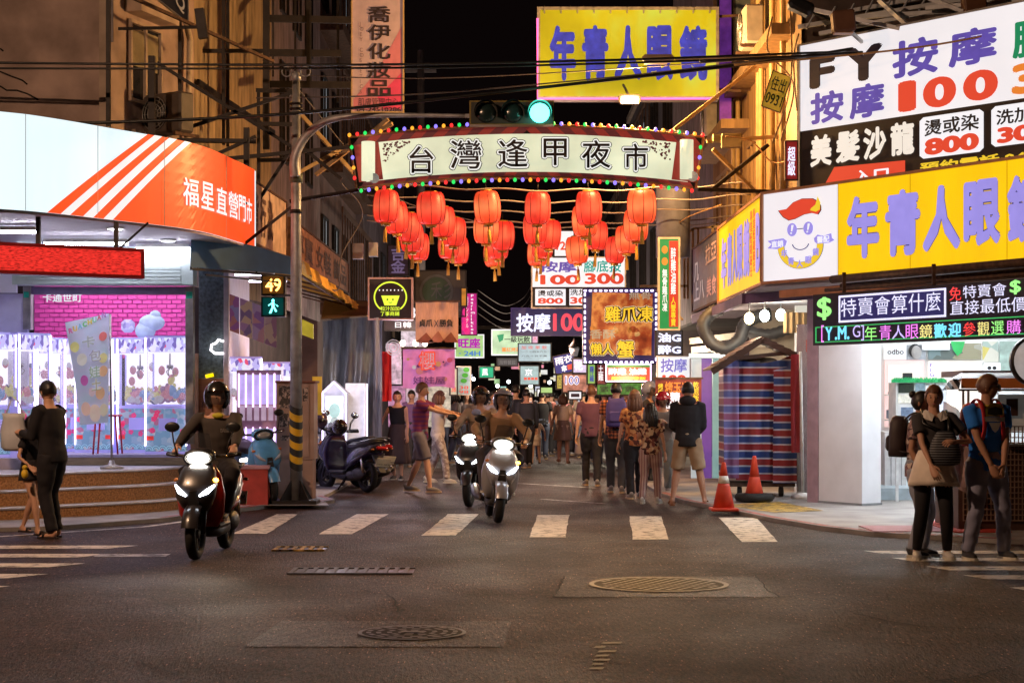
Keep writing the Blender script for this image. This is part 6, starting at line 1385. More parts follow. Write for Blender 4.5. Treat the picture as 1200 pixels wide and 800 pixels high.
SD('square fried chicken and crab food sign edged with violet lights', 684, 338, 770, 426, 34, M('sign_midnight', (.02, .015, .08), .4, emit=.2, var=0), [q for bx in (('雞爪凍', 709, 359, 765, 377), ('懶人', 692, 402, 719, 416), ('蟹', 723, 399, 743, 419)) for q in ((bx[0], bx[1] - 1.5, bx[2] - 1.5, bx[3] + 1.5, bx[4] + 1.5, cout, .15, .010), (bx[0], bx[1] - .8, bx[2] - .8, bx[3] + .8, bx[4] + .8, bout, .11, .016), (bx[0], *bx[1:], yout, .02, .020))] + [('無骨', 737, 342, 763, 351, M('dimcream', (.7, .6, .4), emit=.4, light=False), .01, .012), ('香酥', 691, 386, 721, 397, M('dimcream', (.7, .6, .4), emit=.4, light=False), .02, .012)], steel, .15, .02, chicken)
def gr(f, t):
    part('red_half', f.rect(MB(M('sign_red', (.75, .05, .03), emit=.55, var=.1)), .5, .02, .98, .98, .003), t); part('logo_disc', f.disc(MB(M('logo_gold', (.8, .35, .05), emit=.6)), .27, .88, .17, .045, .006, 12), t); part('logo_disc', f.disc(MB(M('logo_gold', (.8, .35, .05))), .27, .75, .17, .045, .006, 12), t)
SD('tall narrow green and red vertical sign beside the dark poster board', 773, 280, 795, 385, 30.4, M('sign_green', (.0, .42, .12), emit=.45, var=.1), [('醉雞油雞', 0, 0, 1, 1, wht_l, .0)][:0] + [('醉\n雞\n油\n雞', 786, 290, 792, 345, wht_l, .02), ('人\n蟹\n專\n賣', 786, 348, 792, 382, yel_l, .02), ('無\n骨\n雞\n爪\n凍', 776, 315, 782, 365, wht_l, .02)], cream, .12, .03, gr)
SD('navy sign with white characters each followed by a letter G', 769, 388, 799, 417, 32.8, M('sign_ink', (.03, .03, .06), .4, emit=.15), [('油G', 771, 390, 798, 401, wneon, .04), ('醉G', 771, 404, 798, 415, wneon, .04)], steel, .12, .02)
SD('white massage sign with lilac characters below the navy G sign', 771, 418, 808, 446, 32.5, wl_, [('按摩', 774, 420, 805, 436, M('lilac2', (.25, .22, .75), emit=.7, light=False), .02), ('100', 776, 439, 804, 450, red_l, .05)], white_p, .1, .02)
SD('red sign with white and yellow chicken rice characters under the food sign', 711, 427, 762, 446, 33.5, M('sign_red2', (.65, .05, .03), emit=.5, var=.1), [('醉雞 油雞', 713, 431, 758, 439, wht_l, .03), ('麵飯咖哩飯', 716, 441, 757, 445, yel_l, .01)], neon_v, .1, .015, lambda f, t: part('green_band', f.rect(MB(M('green_band', (.05, .3, .08), emit=.4)), 0, .82, 1, 1, .003), t))
SD('narrow green vertical sign with blue characters under the food sign', 689, 427, 698, 449, 34, M('sign_lime', (.3, .65, .15), emit=.6), [('醬\n江\n雞', 691, 429, 696, 447, bll, .02)])
SD('narrow maroon vertical sign with white characters next to the green one', 699, 427, 709, 449, 34, M('sign_maroon', (.12, .02, .03), emit=.3), [('土\n雞', 701, 428, 707, 446, wht_l, .02)])
f = Fr(W(652, 439, 38), (.97, 0, .22), .42, .38, (-.18, 0, .98)); sign('tilted blue raincoat and umbrella sign with a red arrow', f, M('sign_blue', (.02, .04, .35), emit=.45, var=.1), .08, steel, .02, [('雨衣', .05, .5, .95, .95, wht_l, .03), ('傘', .3, .05, .6, .45, wht_l, .03)], extra=lambda f, t: part('red_arrow', f.poly(MB(red_l), [(.62, .12), (.85, .12), (.98, .25), (.85, .4), (.62, .4)], .006), t))
SD('white sign with a bold character and red dot right of the blue tilted sign', 672, 421, 688, 437, 37, M('paleviolet', (.6, .6, .9), emit=.7), [('花', 673, 423, 683, 434, wht_l, .05)])
SD('colourful sign with 100 drawn as round eyes deep in the alley', 660, 438, 689, 459, 37, M('mixprint', (.55, .25, .18), emit=.5, var=.6, vs=9), [('100', 662, 440, 679, 451, wht_l, .06), ('100', 662.5, 441, 678.5, 450, bll, .0, .012)])
SD('small yellow vertical sign beside the 100 eyes sign', 653, 439, 659, 455, 38, M('smally', (.65, .6, .1), emit=.5), [('大\n口', 654, 441, 658, 453, drk, .0)])
SD('small white light box with dark stroke above the woman in the cream blouse', 667, 459, 681, 467, 36.5, wl_, [('一', 669, 461, 679, 465, drk, .03)])
SD('oval lime light sign over the crowd', 634, 454, 647, 460, 44, M('ovall', (.6, .85, .3), emit=.8), ())
SD('round white light sign over the crowd', 630, 456, 638, 464, 45, wl_, ())
SD('green white panel menu over the stalls right of the crowd', 700, 449, 760, 462, 35, M('greenmenu', (.15, .45, .08), emit=.4, var=.7, vs=12), [('豬 牛 雞 羊', 702, 452, 758, 459, drk, .0)])
t = thing('street_lantern', 'grey glass street lantern on a bracket above the tilted blue sign', 'lamp', W(673, 408, 36)); p = W(673, 408, 36)
part('shade', MB(steel).lathe(p, [(.12, .02), (.03, .14), (.01, .2)], 8), t); part('lamp_glass', MB(M('dim_glass', (.5, .5, .5), emit=.25)).lathe(p, [(.06, -.16), (.10, .0)], 8), t)
# stalls at the left of the alley
t = thing('stall_tent', 'grey translucent plastic sheet walls of a stall tent on the left', 'tent', W(410, 560, 34))
pl = M('plastic_sheet', (.16, .19, .20), .25, var=.45, vs=3, streak=(4, 4, .6)); vs, fs = tarp_pts(378, 447, lambda a: 376 - 6 * a, lambda a: 540, 34, 22, 12, .05); part('sheet', MB(pl).add(vs, fs, True), t)
vs, fs = tarp_pts(437, 448, lambda a: 372, lambda a: 545, 33, 6, 12, .05, 1); part('sheet', MB(M('plastic_edge', (.32, .32, .36), .2, var=.3, streak=(6, 6, .6))).add(vs, fs, True), t)
part('post', MB(galv).bar(W(446, 370, 33.2), W(446, 548, 33.2), .04), t); part('roof_sheet', MB(M('tent_roof', (.20, .12, .10), .6)).add([W(376, 374, 33), W(450, 368, 33), W(455, 352, 38), W(380, 352, 38)], [(0, 1, 2, 3)]), t)
t = thing('house_display', 'white gabled dollhouse shaped display case glowing inside', 'display case', W(391, 510, 31.5)); D = 31.5
part('case', fbx_px(MB(M('dollhouse', (.72, .70, .85), .5, emit=.35)), 377, 461, 406, 530, D, 0, .4), t)
part('gable', MB(M('dollhouse', (.7,) * 3)).prism([W(375, 461, D - .02), W(408, 461, D - .02), W(391, 446, D - .02)], (0, .44, 0)), t)
part('window', fbx_px(MB(M('dollhouse_glow', (.85, .95, .95), emit=1.3, var=.25, vs=8)), 382, 464, 402, 495, D, -.03, -.002), t)
mb = MB(M('flower_print', (.3, .5, .45), .6, emit=.3)); f = face(382, 464, 402, 495, D - .035); f.disc(mb, .5, .45, .33, .28, .004); part('wreath', mb, t)
for (a, b) in (((377, 461), (391, 447.5)), ((405, 461), (391, 447.5)), ((378, 461), (378, 520)), ((405.5, 461), (405.5, 520))): part('edge_light', MB(neon_v).bar(W(*a, D - .05), W(*b, D - .05), .02), t)
t = thing('white_cabinet', 'plain white cabinet with a violet lit edge beside the dollhouse case', 'cabinet', W(416, 520, 31.8)); part('case', fbx_px(MB(M('case_white', (.66, .68, .72), .4, emit=.22)), 404.8, 449, 428, 530, 32.2, 0, .5), t); part('edge_light', MB(neon_v).bar(W(430, 450, 32.1), W(430, 528, 32.1), .025), t)
mb = MB(M('red_garment', (.6, .02, .03), .7, emit=.1, light=False)); vs, fs = tarp_pts(447, 459, lambda a: 412, lambda a: 470, 33.4, 6, 8, .05); mb.add(vs, fs, True); solo('hanging_cloth', mb, 'bright red cloth hanging beside the plastic tent sheet', 'cloth', loc=W(452, 412, 33.4))
t = thing('lit_shop', 'glowing pink and white stall fronts behind the woman in the black dress', 'shop', W(500, 440, 40))
for x0, x1, y0, y1, c, e in ((452, 470, 402, 450, (.85, .6, .75), .6), (455, 475, 452, 500, (.75, .35, .6), .45), (470, 500, 386, 406, (.75, .65, .75), .7), (476, 500, 455, 500, (.8, .6, .7), .45), (502, 528, 452, 500, (.8, .75, .6), .45), (456, 462, 405, 445, (.35, .5, .85), .6)):
    part('pane', fbx_px(MB(M('stall_%d_%d' % (x0, y0), c, .5, emit=e, var=.5, vs=9)), x0, y0, x1, y1, 41 - (x0 % 7) * .1, 0, .1), t)
for x in (472, 487, 498): p = W(x, 402, 39); part('bulb', MB(M('warm_bulb', (1, .85, .6), emit=14, var=0)).ell(p, .06, .06, .07), t)
mb = MB(M('fan_white', (.6, .65, .75), .5, emit=.2)); c = W(461, 407, 33)
for rr in (.05, .1, .14): mb.tube([c + Vector((rr * math.cos(PI * k / 8), 0, rr * math.sin(PI * k / 8))) for k in range(17)], .008, 5)
solo('fan', mb, 'small round wall fan above the red cloth', 'fan', loc=c)
# far stalls closing the view
t = thing('far_stalls', 'hazy distant row of small lit stalls at the end of the alley', 'stalls', (0, 66, 0)); rnd = random.Random(12)
for k in range(46):
    x = rnd.uniform(530, 710); y = rnd.uniform(424, 470); D = rnd.uniform(60, 80); w_, h_ = rnd.uniform(2, 9), rnd.uniform(2, 7)
    c = rnd.choice([(.9, .85, .6), (.4, .8, .7), (.9, .5, .3), (.7, .75, .9), (.5, .8, .4), (.85, .3, .4), (.95, .95, .9)])
    part('light_box', fbx_px(MB(M('far_%s' % (c,), c, emit=.75, var=.3, light=False)), x, y, x + w_, y + h_, D, 0, .1), t)
for x, y in ((555, 444), (622, 452), (596, 447), (583, 452), (644, 448), (700, 452)): part('bulb', MB(M('far_bulb', (.9, .97, 1), emit=14, var=0, light=False)).ell(W(x, y, 60), .06, .06, .06), t)
# dark street tree and utility pole at the sky
mb = MB(M('concrete_pole', (.20, .17, .17), .8)); mb.cyl((-2.45, 52, 0), (-2.45, 52, 11.6), .16, 10, .10); mb.bar((-2.9, 52, 11), (-2.0, 52, 11), .08); solo('power_pole', mb, 'slim concrete power pole against the black sky', 'pole', loc=(-2.45, 52, 0))
for k in range(6): pass
def drum(px, py, D, label):
    p = W(px, py, D); t = thing('transformer', label, 'transformer', p); part('drum', MB(M('drum', (.2, .14, .1), .6)).cyl(p, p + Vector((0, 0, .8)), .2, 14), t)
mb = MB(M('grey_metal_box', (.35, .36, .40), .5)); fbx_px(mb, 413, 285, 425, 303, 30, 0, .2); fbx_px(mb, 432, 284, 442, 300, 30, 0, .2); solo('meter_box', mb, 'two small pale meter boxes under the left lanterns', 'electrical box', loc=W(428, 292, 30))
# ================================================================ overhead cables
def cable(label, pts, r=.014, m_=None, sag=0):
    P_ = catmull([W(*p) for p in pts], 8); solo('cable', MB(m_ or black).tube(P_, r, 5), label, 'cable', loc=P_[0])
cable('upper of two straight black cables crossing the picture', [(-60, 73, 24.5), (140, 75, 24.5), (420, 76, 24.5), (700, 71, 24.5), (900, 64, 24.5), (1260, 50, 24)], .018)
cable('lower of two straight black cables crossing the picture', [(-60, 80, 24.6), (140, 80.5, 24.6), (420, 80, 24.6), (620, 77, 24.6), (1000, 66, 24.6), (1260, 62, 24)], .016)
cable('thick black cable sagging from the left sign to the billboard', [(-60, 148, 24.3), (140, 143, 24.3), (300, 136, 24.4), (440, 124, 24.5), (640, 102, 24.5), (800, 84, 24.5), (930, 68, 24.4), (1060, 47, 24), (1260, 14, 22)], .024)
cable('thin cable just above the green signal', [(300, 115, 25.5), (480, 111, 25.5), (640, 98, 25.5), (780, 84, 25.3), (940, 64, 25)], .011, M('grey_cable', (.12, .10, .10)))
cable('thin pale cable below the cosmetics banner top', [(340, 88, 27), (480, 92, 27), (640, 86, 27), (880, 70, 26)], .009, M('grey_cable', (.12, .1, .1)))
cable('ochre lit cable curving in front of the billboard', [(860, 76, 24), (960, 68, 23.8), (1100, 52, 23), (1260, 20, 22)], .014, M('ochre_cable', (.5, .28, .1), .6))
cable('second thick black cable in front of the billboard', [(820, 72, 24.2), (940, 66, 24.1), (1050, 60, 24), (1260, 60, 22)], .022)
cable('grey cable drooping left behind the pole', [(346, 100, 26), (420, 190, 28), (470, 235, 30), (560, 260, 34)], .010, M('grey_cable', (.12,) * 3))
for k in range(4): cable(['highest', 'second', 'third', 'lowest'][k] + ' of four thin cables sagging below the lanterns', [(560, 340 + 9 * k, 44), (590, 358 + 9 * k, 46), (612, 350 + 9 * k, 48), (622, 336 + 10 * k, 50)], .009, M('grey_cable', (.12,) * 3))
for k, pts in enumerate(([(905, 20, 25), (900, 60, 24.9), (930, 100, 24.8), (915, 165, 24.8)], [(925, 0, 25), (928, 70, 24.7), (922, 120, 24.7), (905, 168, 24.7)], [(936, 40, 24.8), (930, 70, 24.7), (934, 130, 24.7)], [(850, 160, 26.5), (880, 165, 26.5), (905, 190, 26.5), (930, 186, 26)], [(845, 240, 29), (800, 258, 31), (790, 280, 32)], [(360, 320, 30), (395, 340, 31), (400, 300, 31), (425, 250, 31), (400, 215, 30)])): cable(['loose looped', 'long dangling', 'short vertical', 'drooping', 'slack lower', 'tangled left'][k] + ' wire hanging on the facade', pts, .012, M('ochre_cable', (.5, .28, .1)) if k < 5 else M('grey_cable', (.12,) * 3))
# ================================================================ street lamps and floodlight
def street_lamp(label, head, pole, lit, power=0, tgt=None):
    t = thing('street_lamp', label, 'street lamp', pole); hd = Vector(head); pl_ = Vector(pole); top = Vector((pl_.x, pl_.y, hd.z + .12))
    part('pole', MB(polem).cyl(pl_, top, .09, 12, .06), t); d = (top - hd).normalized()
    part('arm', MB(M('ochre_steel', (.4, .27, .13), .5)).tube([top, hd + d * .25 + Vector((0, 0, .03))], .03, 8), t)
    part('lamp_head', MB(M('lamp_housing', (.45, .32, .2), .5)).cbox(hd + Vector((0, 0, .05)), (.46, .2, .10), bev=.04), t)
    part('lens', MB(M('sodium_lens', (1, .55, .2), emit=14, var=0) if lit else M('lens_off', (.5, .4, .3), .3)).cbox(hd + Vector((-.03, 0, -.012)), (.32, .15, .02)), t)
    if lit: l = lamp_light('added_street_light', hd + Vector((0, 0, -.06)), power, (1, .60, .36), .3); aim(l, tgt)
hd = W(771, 73, 25.3); street_lamp('street lamp head on a long ochre arm in front of the yellow rooftop sign', hd, (hd.x + 3.6, 25.45, 3.06), False)
street_lamp('added sodium street lamp on the near left corner outside the picture', (-7.4, 12.6, 8.4), (-11.5, 12.2, 0), True, 950, (4.2, 21, 1))  # unseen lamp added to light the road, left facade and people
p = W(738, 118, 27.6); t = thing('floodlight', 'lit orange floodlight under the yellow rooftop sign', 'floodlight', p)
part('housing', MB(steel).cbox(p + Vector((0, .06, .03)), (.34, .16, .14), bev=.03), t); part('lens', MB(M('flood_lens', (1, .60, .18), emit=30, var=0)).cbox(p + Vector((0, -.03, -.01)), (.27, .02, .07)), t); part('bracket', MB(steel).cyl(p + Vector((0, .1, .08)), p + Vector((0, 1.5, .5)), .02), t)
lamp_light('floodlight_light', p + Vector((0, -.3, -.08)), 1500, SOD, .12, 'POINT')
# floodlights of the billboard
for px, py, s in ((988, 26, 'left box floodlight on the truss above the billboard'), (1141, 3, 'right box floodlight at the top edge of the billboard')):
    p = W(px, py, 23.4); t = thing('floodlight', s, 'floodlight', p); part('housing', MB(M('flood_brown', (.14, .06, .03), .6)).cbox(p, (.29, .22, .28), rot=Matrix.Rotation(R(-6), 3, 'Y'), bev=.02), t)
    part('lens', MB(M('flood_grille', (.5, .22, .06), .4, var=.3)).cbox(p + Vector((0, .0, -.15)), (.24, .16, .012)), t); part('arm', MB(galv).bar(p + Vector((0, .1, 0)), p + Vector((.9, 1.6, -.25)), .04), t)
t = thing('billboard_truss', 'white lattice truss and catwalk above the billboard', 'truss', W(1000, 20, 25)); wt = M('truss_white', (.60, .62, .66), .5, emit=.0, var=.2)
for a, b, D in (((935, 32), (1210, -14), 25.2), ((955, 12), (1055, 34), 24.3), ((1080, -5), (1130, 14), 24), ((960, 40), (1100, 12), 24.9), ((1010, 20), (1210, 8), 24.6), ((950, 22), (1200, -25), 25.6), ((1030, 0), (1070, 36), 24.5), ((1085, 10), (1200, 0), 24.2)): part('bar', MB(wt).bar(W(*a, D), W(*b, D - .6), .055), t)
for k in range(12): x = 945 + k * 22; part('lattice_bar', MB(wt).bar(W(x, 34 - k * 3.6, 25.1), W(x + 12, 12 - k * 3.6, 25.3), .022), t)
part('back_panel', MB(M('truss_panel', (.45, .52, .56), .6, var=.3)).prism([W(930, 48, 26), W(1220, -5, 26), W(1220, -60, 26), W(930, -10, 26)], (0, .05, 0)), t)
SD('brown sign with pale characters behind the truss', 968, -16, 1035, 12, 25.7, M('brown_sign', (.12, .06, .06), .5), [('富由網', 970, -6, 1030, 11, M('pale_grey', (.5, .5, .5), emit=.3, light=False), .04)])
mb = MB(black); p = W(938, 8, 24.4); mb.cbox(p, (.35, .25, .18), rot=Matrix.Rotation(R(25), 3, 'Y'), bev=.04); mb.bar(p, p + Vector((.5, .6, -.05)), .04); solo('security_camera', mb, 'black camera housing at the top left of the billboard', 'camera', loc=p)
t = thing('railing', 'rusty balcony railing behind the dark poster board', 'railing', W(815, 340, 33))
for a, b in (((800, 280), (812, 268)), ((812, 268), (845, 265)), ((812, 268), (812, 360)), ((802, 280), (802, 350)), ((806, 290), (806, 350)), ((812, 300), (845, 296)), ((812, 355), (845, 352)), ((835, 264), (835, 352)), ((818, 268), (818, 356)), ((750, 335), (806, 335)), ((770, 340), (800, 375))): part('bar', MB(M('ochre_steel', (.4, .27, .13))).bar(W(*a, 33), W(*b, 33), .04), t)

# point lights added to brighten the alley, placed near its bulbs and lit fronts
for px, py, D, e, c in ((487, 405, 37, 160, (1, .75, .55)), (472, 430, 35.5, 120, (1, .7, .9)), (596, 430, 58, 420, (1, .85, .75)), (555, 425, 50, 240, (1, .85, .7)), (640, 425, 47, 240, (1, .82, .65)), (700, 425, 44, 300, (1, .85, .6)), (735, 445, 33.2, 90, (1, .5, .3)), (832, 425, 29.5, 60, (1, .8, .6)), (660, 400, 36, 150, (1, .62, .45)), (395, 440, 30.5, 70, (.85, .8, 1)), (890, 372, 27.1, 90, (1, .85, .6))):
    lamp_light('stall_light', W(px, py, D), e, c, .15, 'POINT')
# ================================================================ people
skin = M('skin', (.60, .33, .22), .55, var=.06); skin2 = M('skin_tan', (.48, .25, .16), .55, var=.06)
hair_b = M('hair_black', (.014, .010, .009), .45, var=.3, streak=(30, 30, 4)); hair_r = M('hair_brown', (.13, .055, .03), .5, var=.3, streak=(30, 30, 4))
eye = M('eye_dark', (.01, .008, .008), .3, var=0); lip = M('lips', (.35, .12, .10), .5, var=0)
def hand(mb, wr, d, pn, k=1.0, curl=.5, side=1):
    """palm, four bent fingers of different length and a thumb from the side of the palm"""
    d = d.normalized(); pn = (pn - d * pn.dot(d)).normalized(); w_ = d.cross(pn).normalized() * side
    kn = wr + d * .085 * k
    mb.tube([wr - d * .015, wr + d * .03 * k, kn - d * .01, kn + d * .006], [(.024 * k, .018 * k), (.036 * k, .016 * k), (.041 * k, .014 * k), (.036 * k, .010 * k)], 8, up=w_, rounded=True)
    for i, (ln, off) in enumerate(((.068, -.030), (.078, -.010), (.073, .010), (.058, .029))):
        p = kn + w_ * off * k; c1 = curl * (.5 + .08 * i)
        d1 = (d * math.cos(c1) + pn * math.sin(c1)); d2 = (d * math.cos(c1 * 2) + pn * math.sin(c1 * 2)); d3 = (d * math.cos(c1 * 2.8) + pn * math.sin(c1 * 2.8)); L_ = ln * k
        mb.tube([p - d * .01, p + d1 * L_ * .42, p + d1 * L_ * .42 + d2 * L_ * .32, p + d1 * L_ * .42 + d2 * L_ * .32 + d3 * L_ * .24], [.0095 * k, .009 * k, .008 * k, .0065 * k], 6, rounded=True)
    b = wr + d * .02 * k - w_ * .03 * k; t1 = (d * .7 - w_ * .6 + pn * .35).normalized(); t2 = (d * .9 - w_ * .1 + pn * .45).normalized()
    mb.tube([b, b + t1 * .035 * k, b + t1 * .035 * k + t2 * .03 * k], [.012 * k, .010 * k, .008 * k], 6, rounded=True)
def person(label, loc, H=1.7, rz=0, top=('tee', None), bottom=('trousers', None), shoes=None, hair='short', hm=None, sk=None, fem=False, feet=None, hands=None, hips=None, lean=.04, head=(0, 0), curl=.6, lod=1, twist=0, group=None, knee=None, elbow=None, tilt=0, acc=None):
    """local frame: the person faces -Y; side +1 is +X"""
    t = thing('person', label, 'person', loc, rz, group); MTX[t] = Matrix.Identity(4)
    if tilt: t.rotation_euler = (0, tilt, rz)
    q = H / 1.72; sk = sk or skin; hm = hm or hair_b; P_ = lambda n, mb, par=t, **k: part(n, mb, par, False, **k)
    hx, hy, hz = hips or (0, 0, .525 * H); hc = Vector((hx, hy, hz)); up = Vector((0, -math.sin(lean), math.cos(lean))); sv = Vector((math.cos(twist), math.sin(twist), 0))
    fw = sv.cross(up) * -1                # forward (towards -Y)
    fw = Vector((0, -1, 0)) if fw.length < .1 else (fw if fw.y < 0 else -fw)
    nb = hc + up * .318 * H; shw = (.093 if fem else .104) * H; sh = {s: nb - up * .030 * H + sv * s * shw for s in (-1, 1)}
    hipw = .052 * H; hp = {s: hc + sv * s * hipw - up * .01 for s in (-1, 1)}
    rp_ = random.Random(label)
    if lod > 0 and not feet: u = rp_.uniform(.05, .22); sg = rp_.choice((-1, 1)); feet = {-1: (-.09, -u * sg, 0), 1: (.085, u * sg, 0)}
    if lod > 0 and not hands: u = rp_.uniform(-.16, .16); hands = {-1: (-.15 * H, -.04 + u, .48 * H), 1: (.15 * H, -.04 - u, .48 * H)}
    if lod > 0 and head == (0, 0): head = (rp_.uniform(-.7, .7), rp_.uniform(-.05, .3))
    feet = feet or {}; hands = hands or {}; knee = knee or {}; elbow = elbow or {}
    ank = {}; kn = {}
    for s in (-1, 1):
        f_ = Vector(feet.get(s, (s * .085 * q, .0 + .03 * s, 0))); a_ = f_ + Vector((0, .02, .078 * q)); k_, a_ = ik(hp[s], a_, .247 * H, .237 * H, knee.get(s, (0, -1, 0))); ank[s] = a_; kn[s] = k_
    wr = {}; el = {}
    for s in (-1, 1):
        h_ = Vector(hands.get(s, (s * .15 * H, -.05, .47 * H))); e_, h_ = ik(sh[s], h_, .172 * H, .152 * H, elbow.get(s, (s * .5, 1, -.3))); el[s] = e_; wr[s] = h_
    # ---- body: one skin
    rT = [(-.09, .085, .075), (-.03, .160 if fem else .155, .115), (.05, .165 if fem else .155, .118), (.17, .135 if fem else .145, .10), (.30, .128 if fem else .145, .098), (.50, .145 if fem else .165, .115 if fem else .112), (.70, .150 if fem else .178, .112), (.86, .140 if fem else .165, .098), (.93, .110 if fem else .125, .085), (.97, .082, .072), (1.0, .064, .062)]
    def torso(mb, g=0, t0=-1, t1=2, flare=0, nn=14):
        pts = []; rr = []
        for a, x, y in rT:
            if t0 <= a <= t1: pts.append(hc + up * a * .318 * H); rr.append(((x + g) * q + flare * max(0, .3 - a), (y + g) * q + flare * max(0, .3 - a)))
        mb.tube(pts, rr, nn, up=sv); return mb
    b = MB(sk); torso(b)
    b.tube([nb - up * .03, nb + up * .045 * H, nb + up * .075 * H - Vector((0, .01, 0))], [.062 * q, .054 * q, .054 * q], 12)
    for s in (-1, 1):
        b.tube([hp[s] + up * .04, hp[s].lerp(kn[s], .3), hp[s].lerp(kn[s], .75), kn[s], kn[s].lerp(ank[s], .3), kn[s].lerp(ank[s], .7), ank[s]], [x * q for x in (.088, .086, .062, .055, .056, .040, .034)], 12, rounded=True)
        b.tube([sh[s] - sv * s * .03, sh[s], sh[s].lerp(el[s], .3), sh[s].lerp(el[s], .8), el[s], el[s].lerp(wr[s], .3), wr[s]], [x * q * (.85 if fem else 1) for x in (.05, .054, .050, .042, .038, .038, .026)], 10, rounded=True)
        fd = Vector((s * .12, -1, 0)).normalized(); a_ = ank[s]; b.tube([a_ + Vector((0, .03, -.01)), a_ + Vector((0, .02, -.04 * q)), a_ + fd * .07 - Vector((0, 0, .05 * q)), a_ + fd * .15 * q - Vector((0, 0, .06 * q))], [.032 * q, .036 * q, .034 * q, .022 * q], 8, rounded=True)
    if lod < 2: b = fuse(b, .016 if lod == 0 else .024)
    for s in (-1, 1): hand(b, wr[s], wr[s] - el[s], Vector((-s, -.3, -.2)) if s not in (hands or {}) else Vector((-s * .6, .2, -1)), q, curl, s)
    # head
    hr = Matrix.Rotation(head[0], 3, 'Z') @ Matrix.Rotation(head[1], 3, 'X'); hcn = nb + up * .030 * H + Vector((0, 0, .060 * H)) + hr @ Vector((0, -.012, 0)); rx, ry, rzz = .0470 * H, .058 * H, .068 * H
    def fn(p):
        z = p.z; x, y = p.x, p.y
        if z < 0: x *= 1 - .30 * (-z) ** 1.3; y = y * (1 - .12 * -z) if y < 0 else y * (1 - .45 * -z)
        if y < 0: y *= .93 + .05 * (abs(x) < .4)
        return Vector((x, y, z))
    b.mat(sk); b.ell(hcn, rx, ry, rzz, 20, 16, fn, hr); at = lambda x, y, z: hcn + hr @ Vector((x * rx, y * ry, z * rzz))
    b.tube([at(0, -.93, .12), at(0, -1.08, -.12), at(0, -1.16, -.24), at(0, -.95, -.30)], [.006 * q, .010 * q, .015 * q, .010 * q], 8, rounded=True)
    for s in (-1, 1): b.ell(at(s * 1.0, .05, -.05), .011 * q, .018 * q, .030 * q, 8, 6, rot=hr)
    b.mat(eye)
    for s in (-1, 1): b.ell(at(s * .38, -.87, .03), .013 * q, .006 * q, .007 * q, 8, 5, rot=hr); b.tube([at(s * .2, -.90, .20), at(s * .55, -.80, .21)], .004 * q, 5)
    b.mat(lip).ell(at(0, -.88, -.52), .022 * q, .008 * q, .007 * q, 8, 5, rot=hr)
    P_('body', b)
    # hair or helmet
    h = MB(hm)
    def cap(g, zlo, back=1.0, m_=h, front=.35):
        def f2(p):
            v = fn(p); lim = zlo if p.y > -.1 else front
            if p.z < lim: v = Vector((v.x * .86, v.y * .86, v.z * .95)) if p.y < -.3 else v
            return v
        vs = []; n, mm = 22, 14; pts = []
        for i in range(mm + 1):
            for j in range(n):
                a = 2 * PI * j / n; fr = max(0, -math.sin(a)); lo = zlo + (front - zlo) * min(1, fr * 1.6); z = lo + (1 - lo) * i / mm; z = min(z, .992)
                r_ = math.sqrt(1 - z * z) if abs(z) < 1 else 0; p = fn(Vector((r_ * math.cos(a), r_ * math.sin(a), z)))
                k_ = 1 + g * (1 + .25 * math.sin(7 * a + 3 * z) * .3 + .5 * mnoise.noise(Vector((p.x * 3, p.y * 3, p.z * 3 + H * 9))))
                pts.append(hcn + hr @ Vector((p.x * rx * k_, p.y * ry * k_, p.z * rzz * (1 + g * .9))))
        m_.add(pts, [(i * n + j, i * n + (j + 1) % n, (i + 1) * n + (j + 1) % n, (i + 1) * n + j) for i in range(mm) for j in range(n)] + [tuple(mm * n + j for j in range(n))], True)
    if hair in ('short', 'bun', 'pony', 'long', 'bob', 'curly', 'cap'):
        cap(.13 if hair != 'curly' else .3, -.35 if hair == 'short' else -.55, front=.42)
    if hair == 'bun': h.ell(at(0, .95, .75), .042 * q, .042 * q, .04 * q, 12, 8)
    if hair == 'pony': h.tube([at(0, 1.0, .3), at(0, 1.5, .0), at(0, 1.5, -.9), at(0, 1.3, -1.5)], [.02, .03, .028, .012], 8, rounded=True)
    if hair in ('long', 'curly'):
        for k in range(9):
            a = -.25 + (PI + .5) * k / 8; x, y = math.cos(a), math.sin(a); h.tube([at(x * 1.0, y * 1.0, .3), at(x * 1.12, y * 1.1, -.6), at(x * 1.15, y * 1.25, -1.5), at(x * .95, y * 1.35, -2.6 if hair == 'long' else -1.7)], [.022, .034, .034, .015], 7, rounded=True)
    if hair == 'bob':
        for k in range(9):
            a = -.25 + (PI + .5) * k / 8; x, y = math.cos(a), math.sin(a); h.tube([at(x * .95, y * .95, .4), at(x * 1.2, y * 1.15, -.4), at(x * 1.15, y * 1.15, -1.05)], [.022, .036, .022], 7, rounded=True)
    if hair != 'helmet': P_('hair', h)
    else:
        g_ = MB(hm); hc2 = at(0, .10, .16); NI, NJ = 16, 32
        def hp_(i, j, k_): a = -PI * .27 + (PI * .77) * i / NI; b_ = 2 * PI * j / NJ; return hc2 + hr @ Vector((math.cos(a) * math.cos(b_) * rx * 1.62 * k_, math.cos(a) * math.sin(b_) * ry * 1.48 * k_, math.sin(a) * rzz * 1.34 * k_))
        for k_ in (1.0, .93):
            g_.add([hp_(i, j, k_) for i in range(NI + 1) for j in range(NJ)], [(i * NJ + j, i * NJ + (j + 1) % NJ, (i + 1) * NJ + (j + 1) % NJ, (i + 1) * NJ + j) for i in range(NI) for j in range(NJ) if not (i < 8 and 18 <= j <= 29)], True)
        g_.tube([hp_(0, j, 1) for j in list(range(-2, 19))] + [hp_(8, 18, 1)] + [hp_(8, j, 1) for j in range(19, 30)] + [hp_(8, 30, 1), hp_(0, 30, 1)], .007, 5); o = P_('helmet', g_)
        v = MB(M('visor', (.03, .03, .035), .08, alpha=.55, var=0)); pts = []
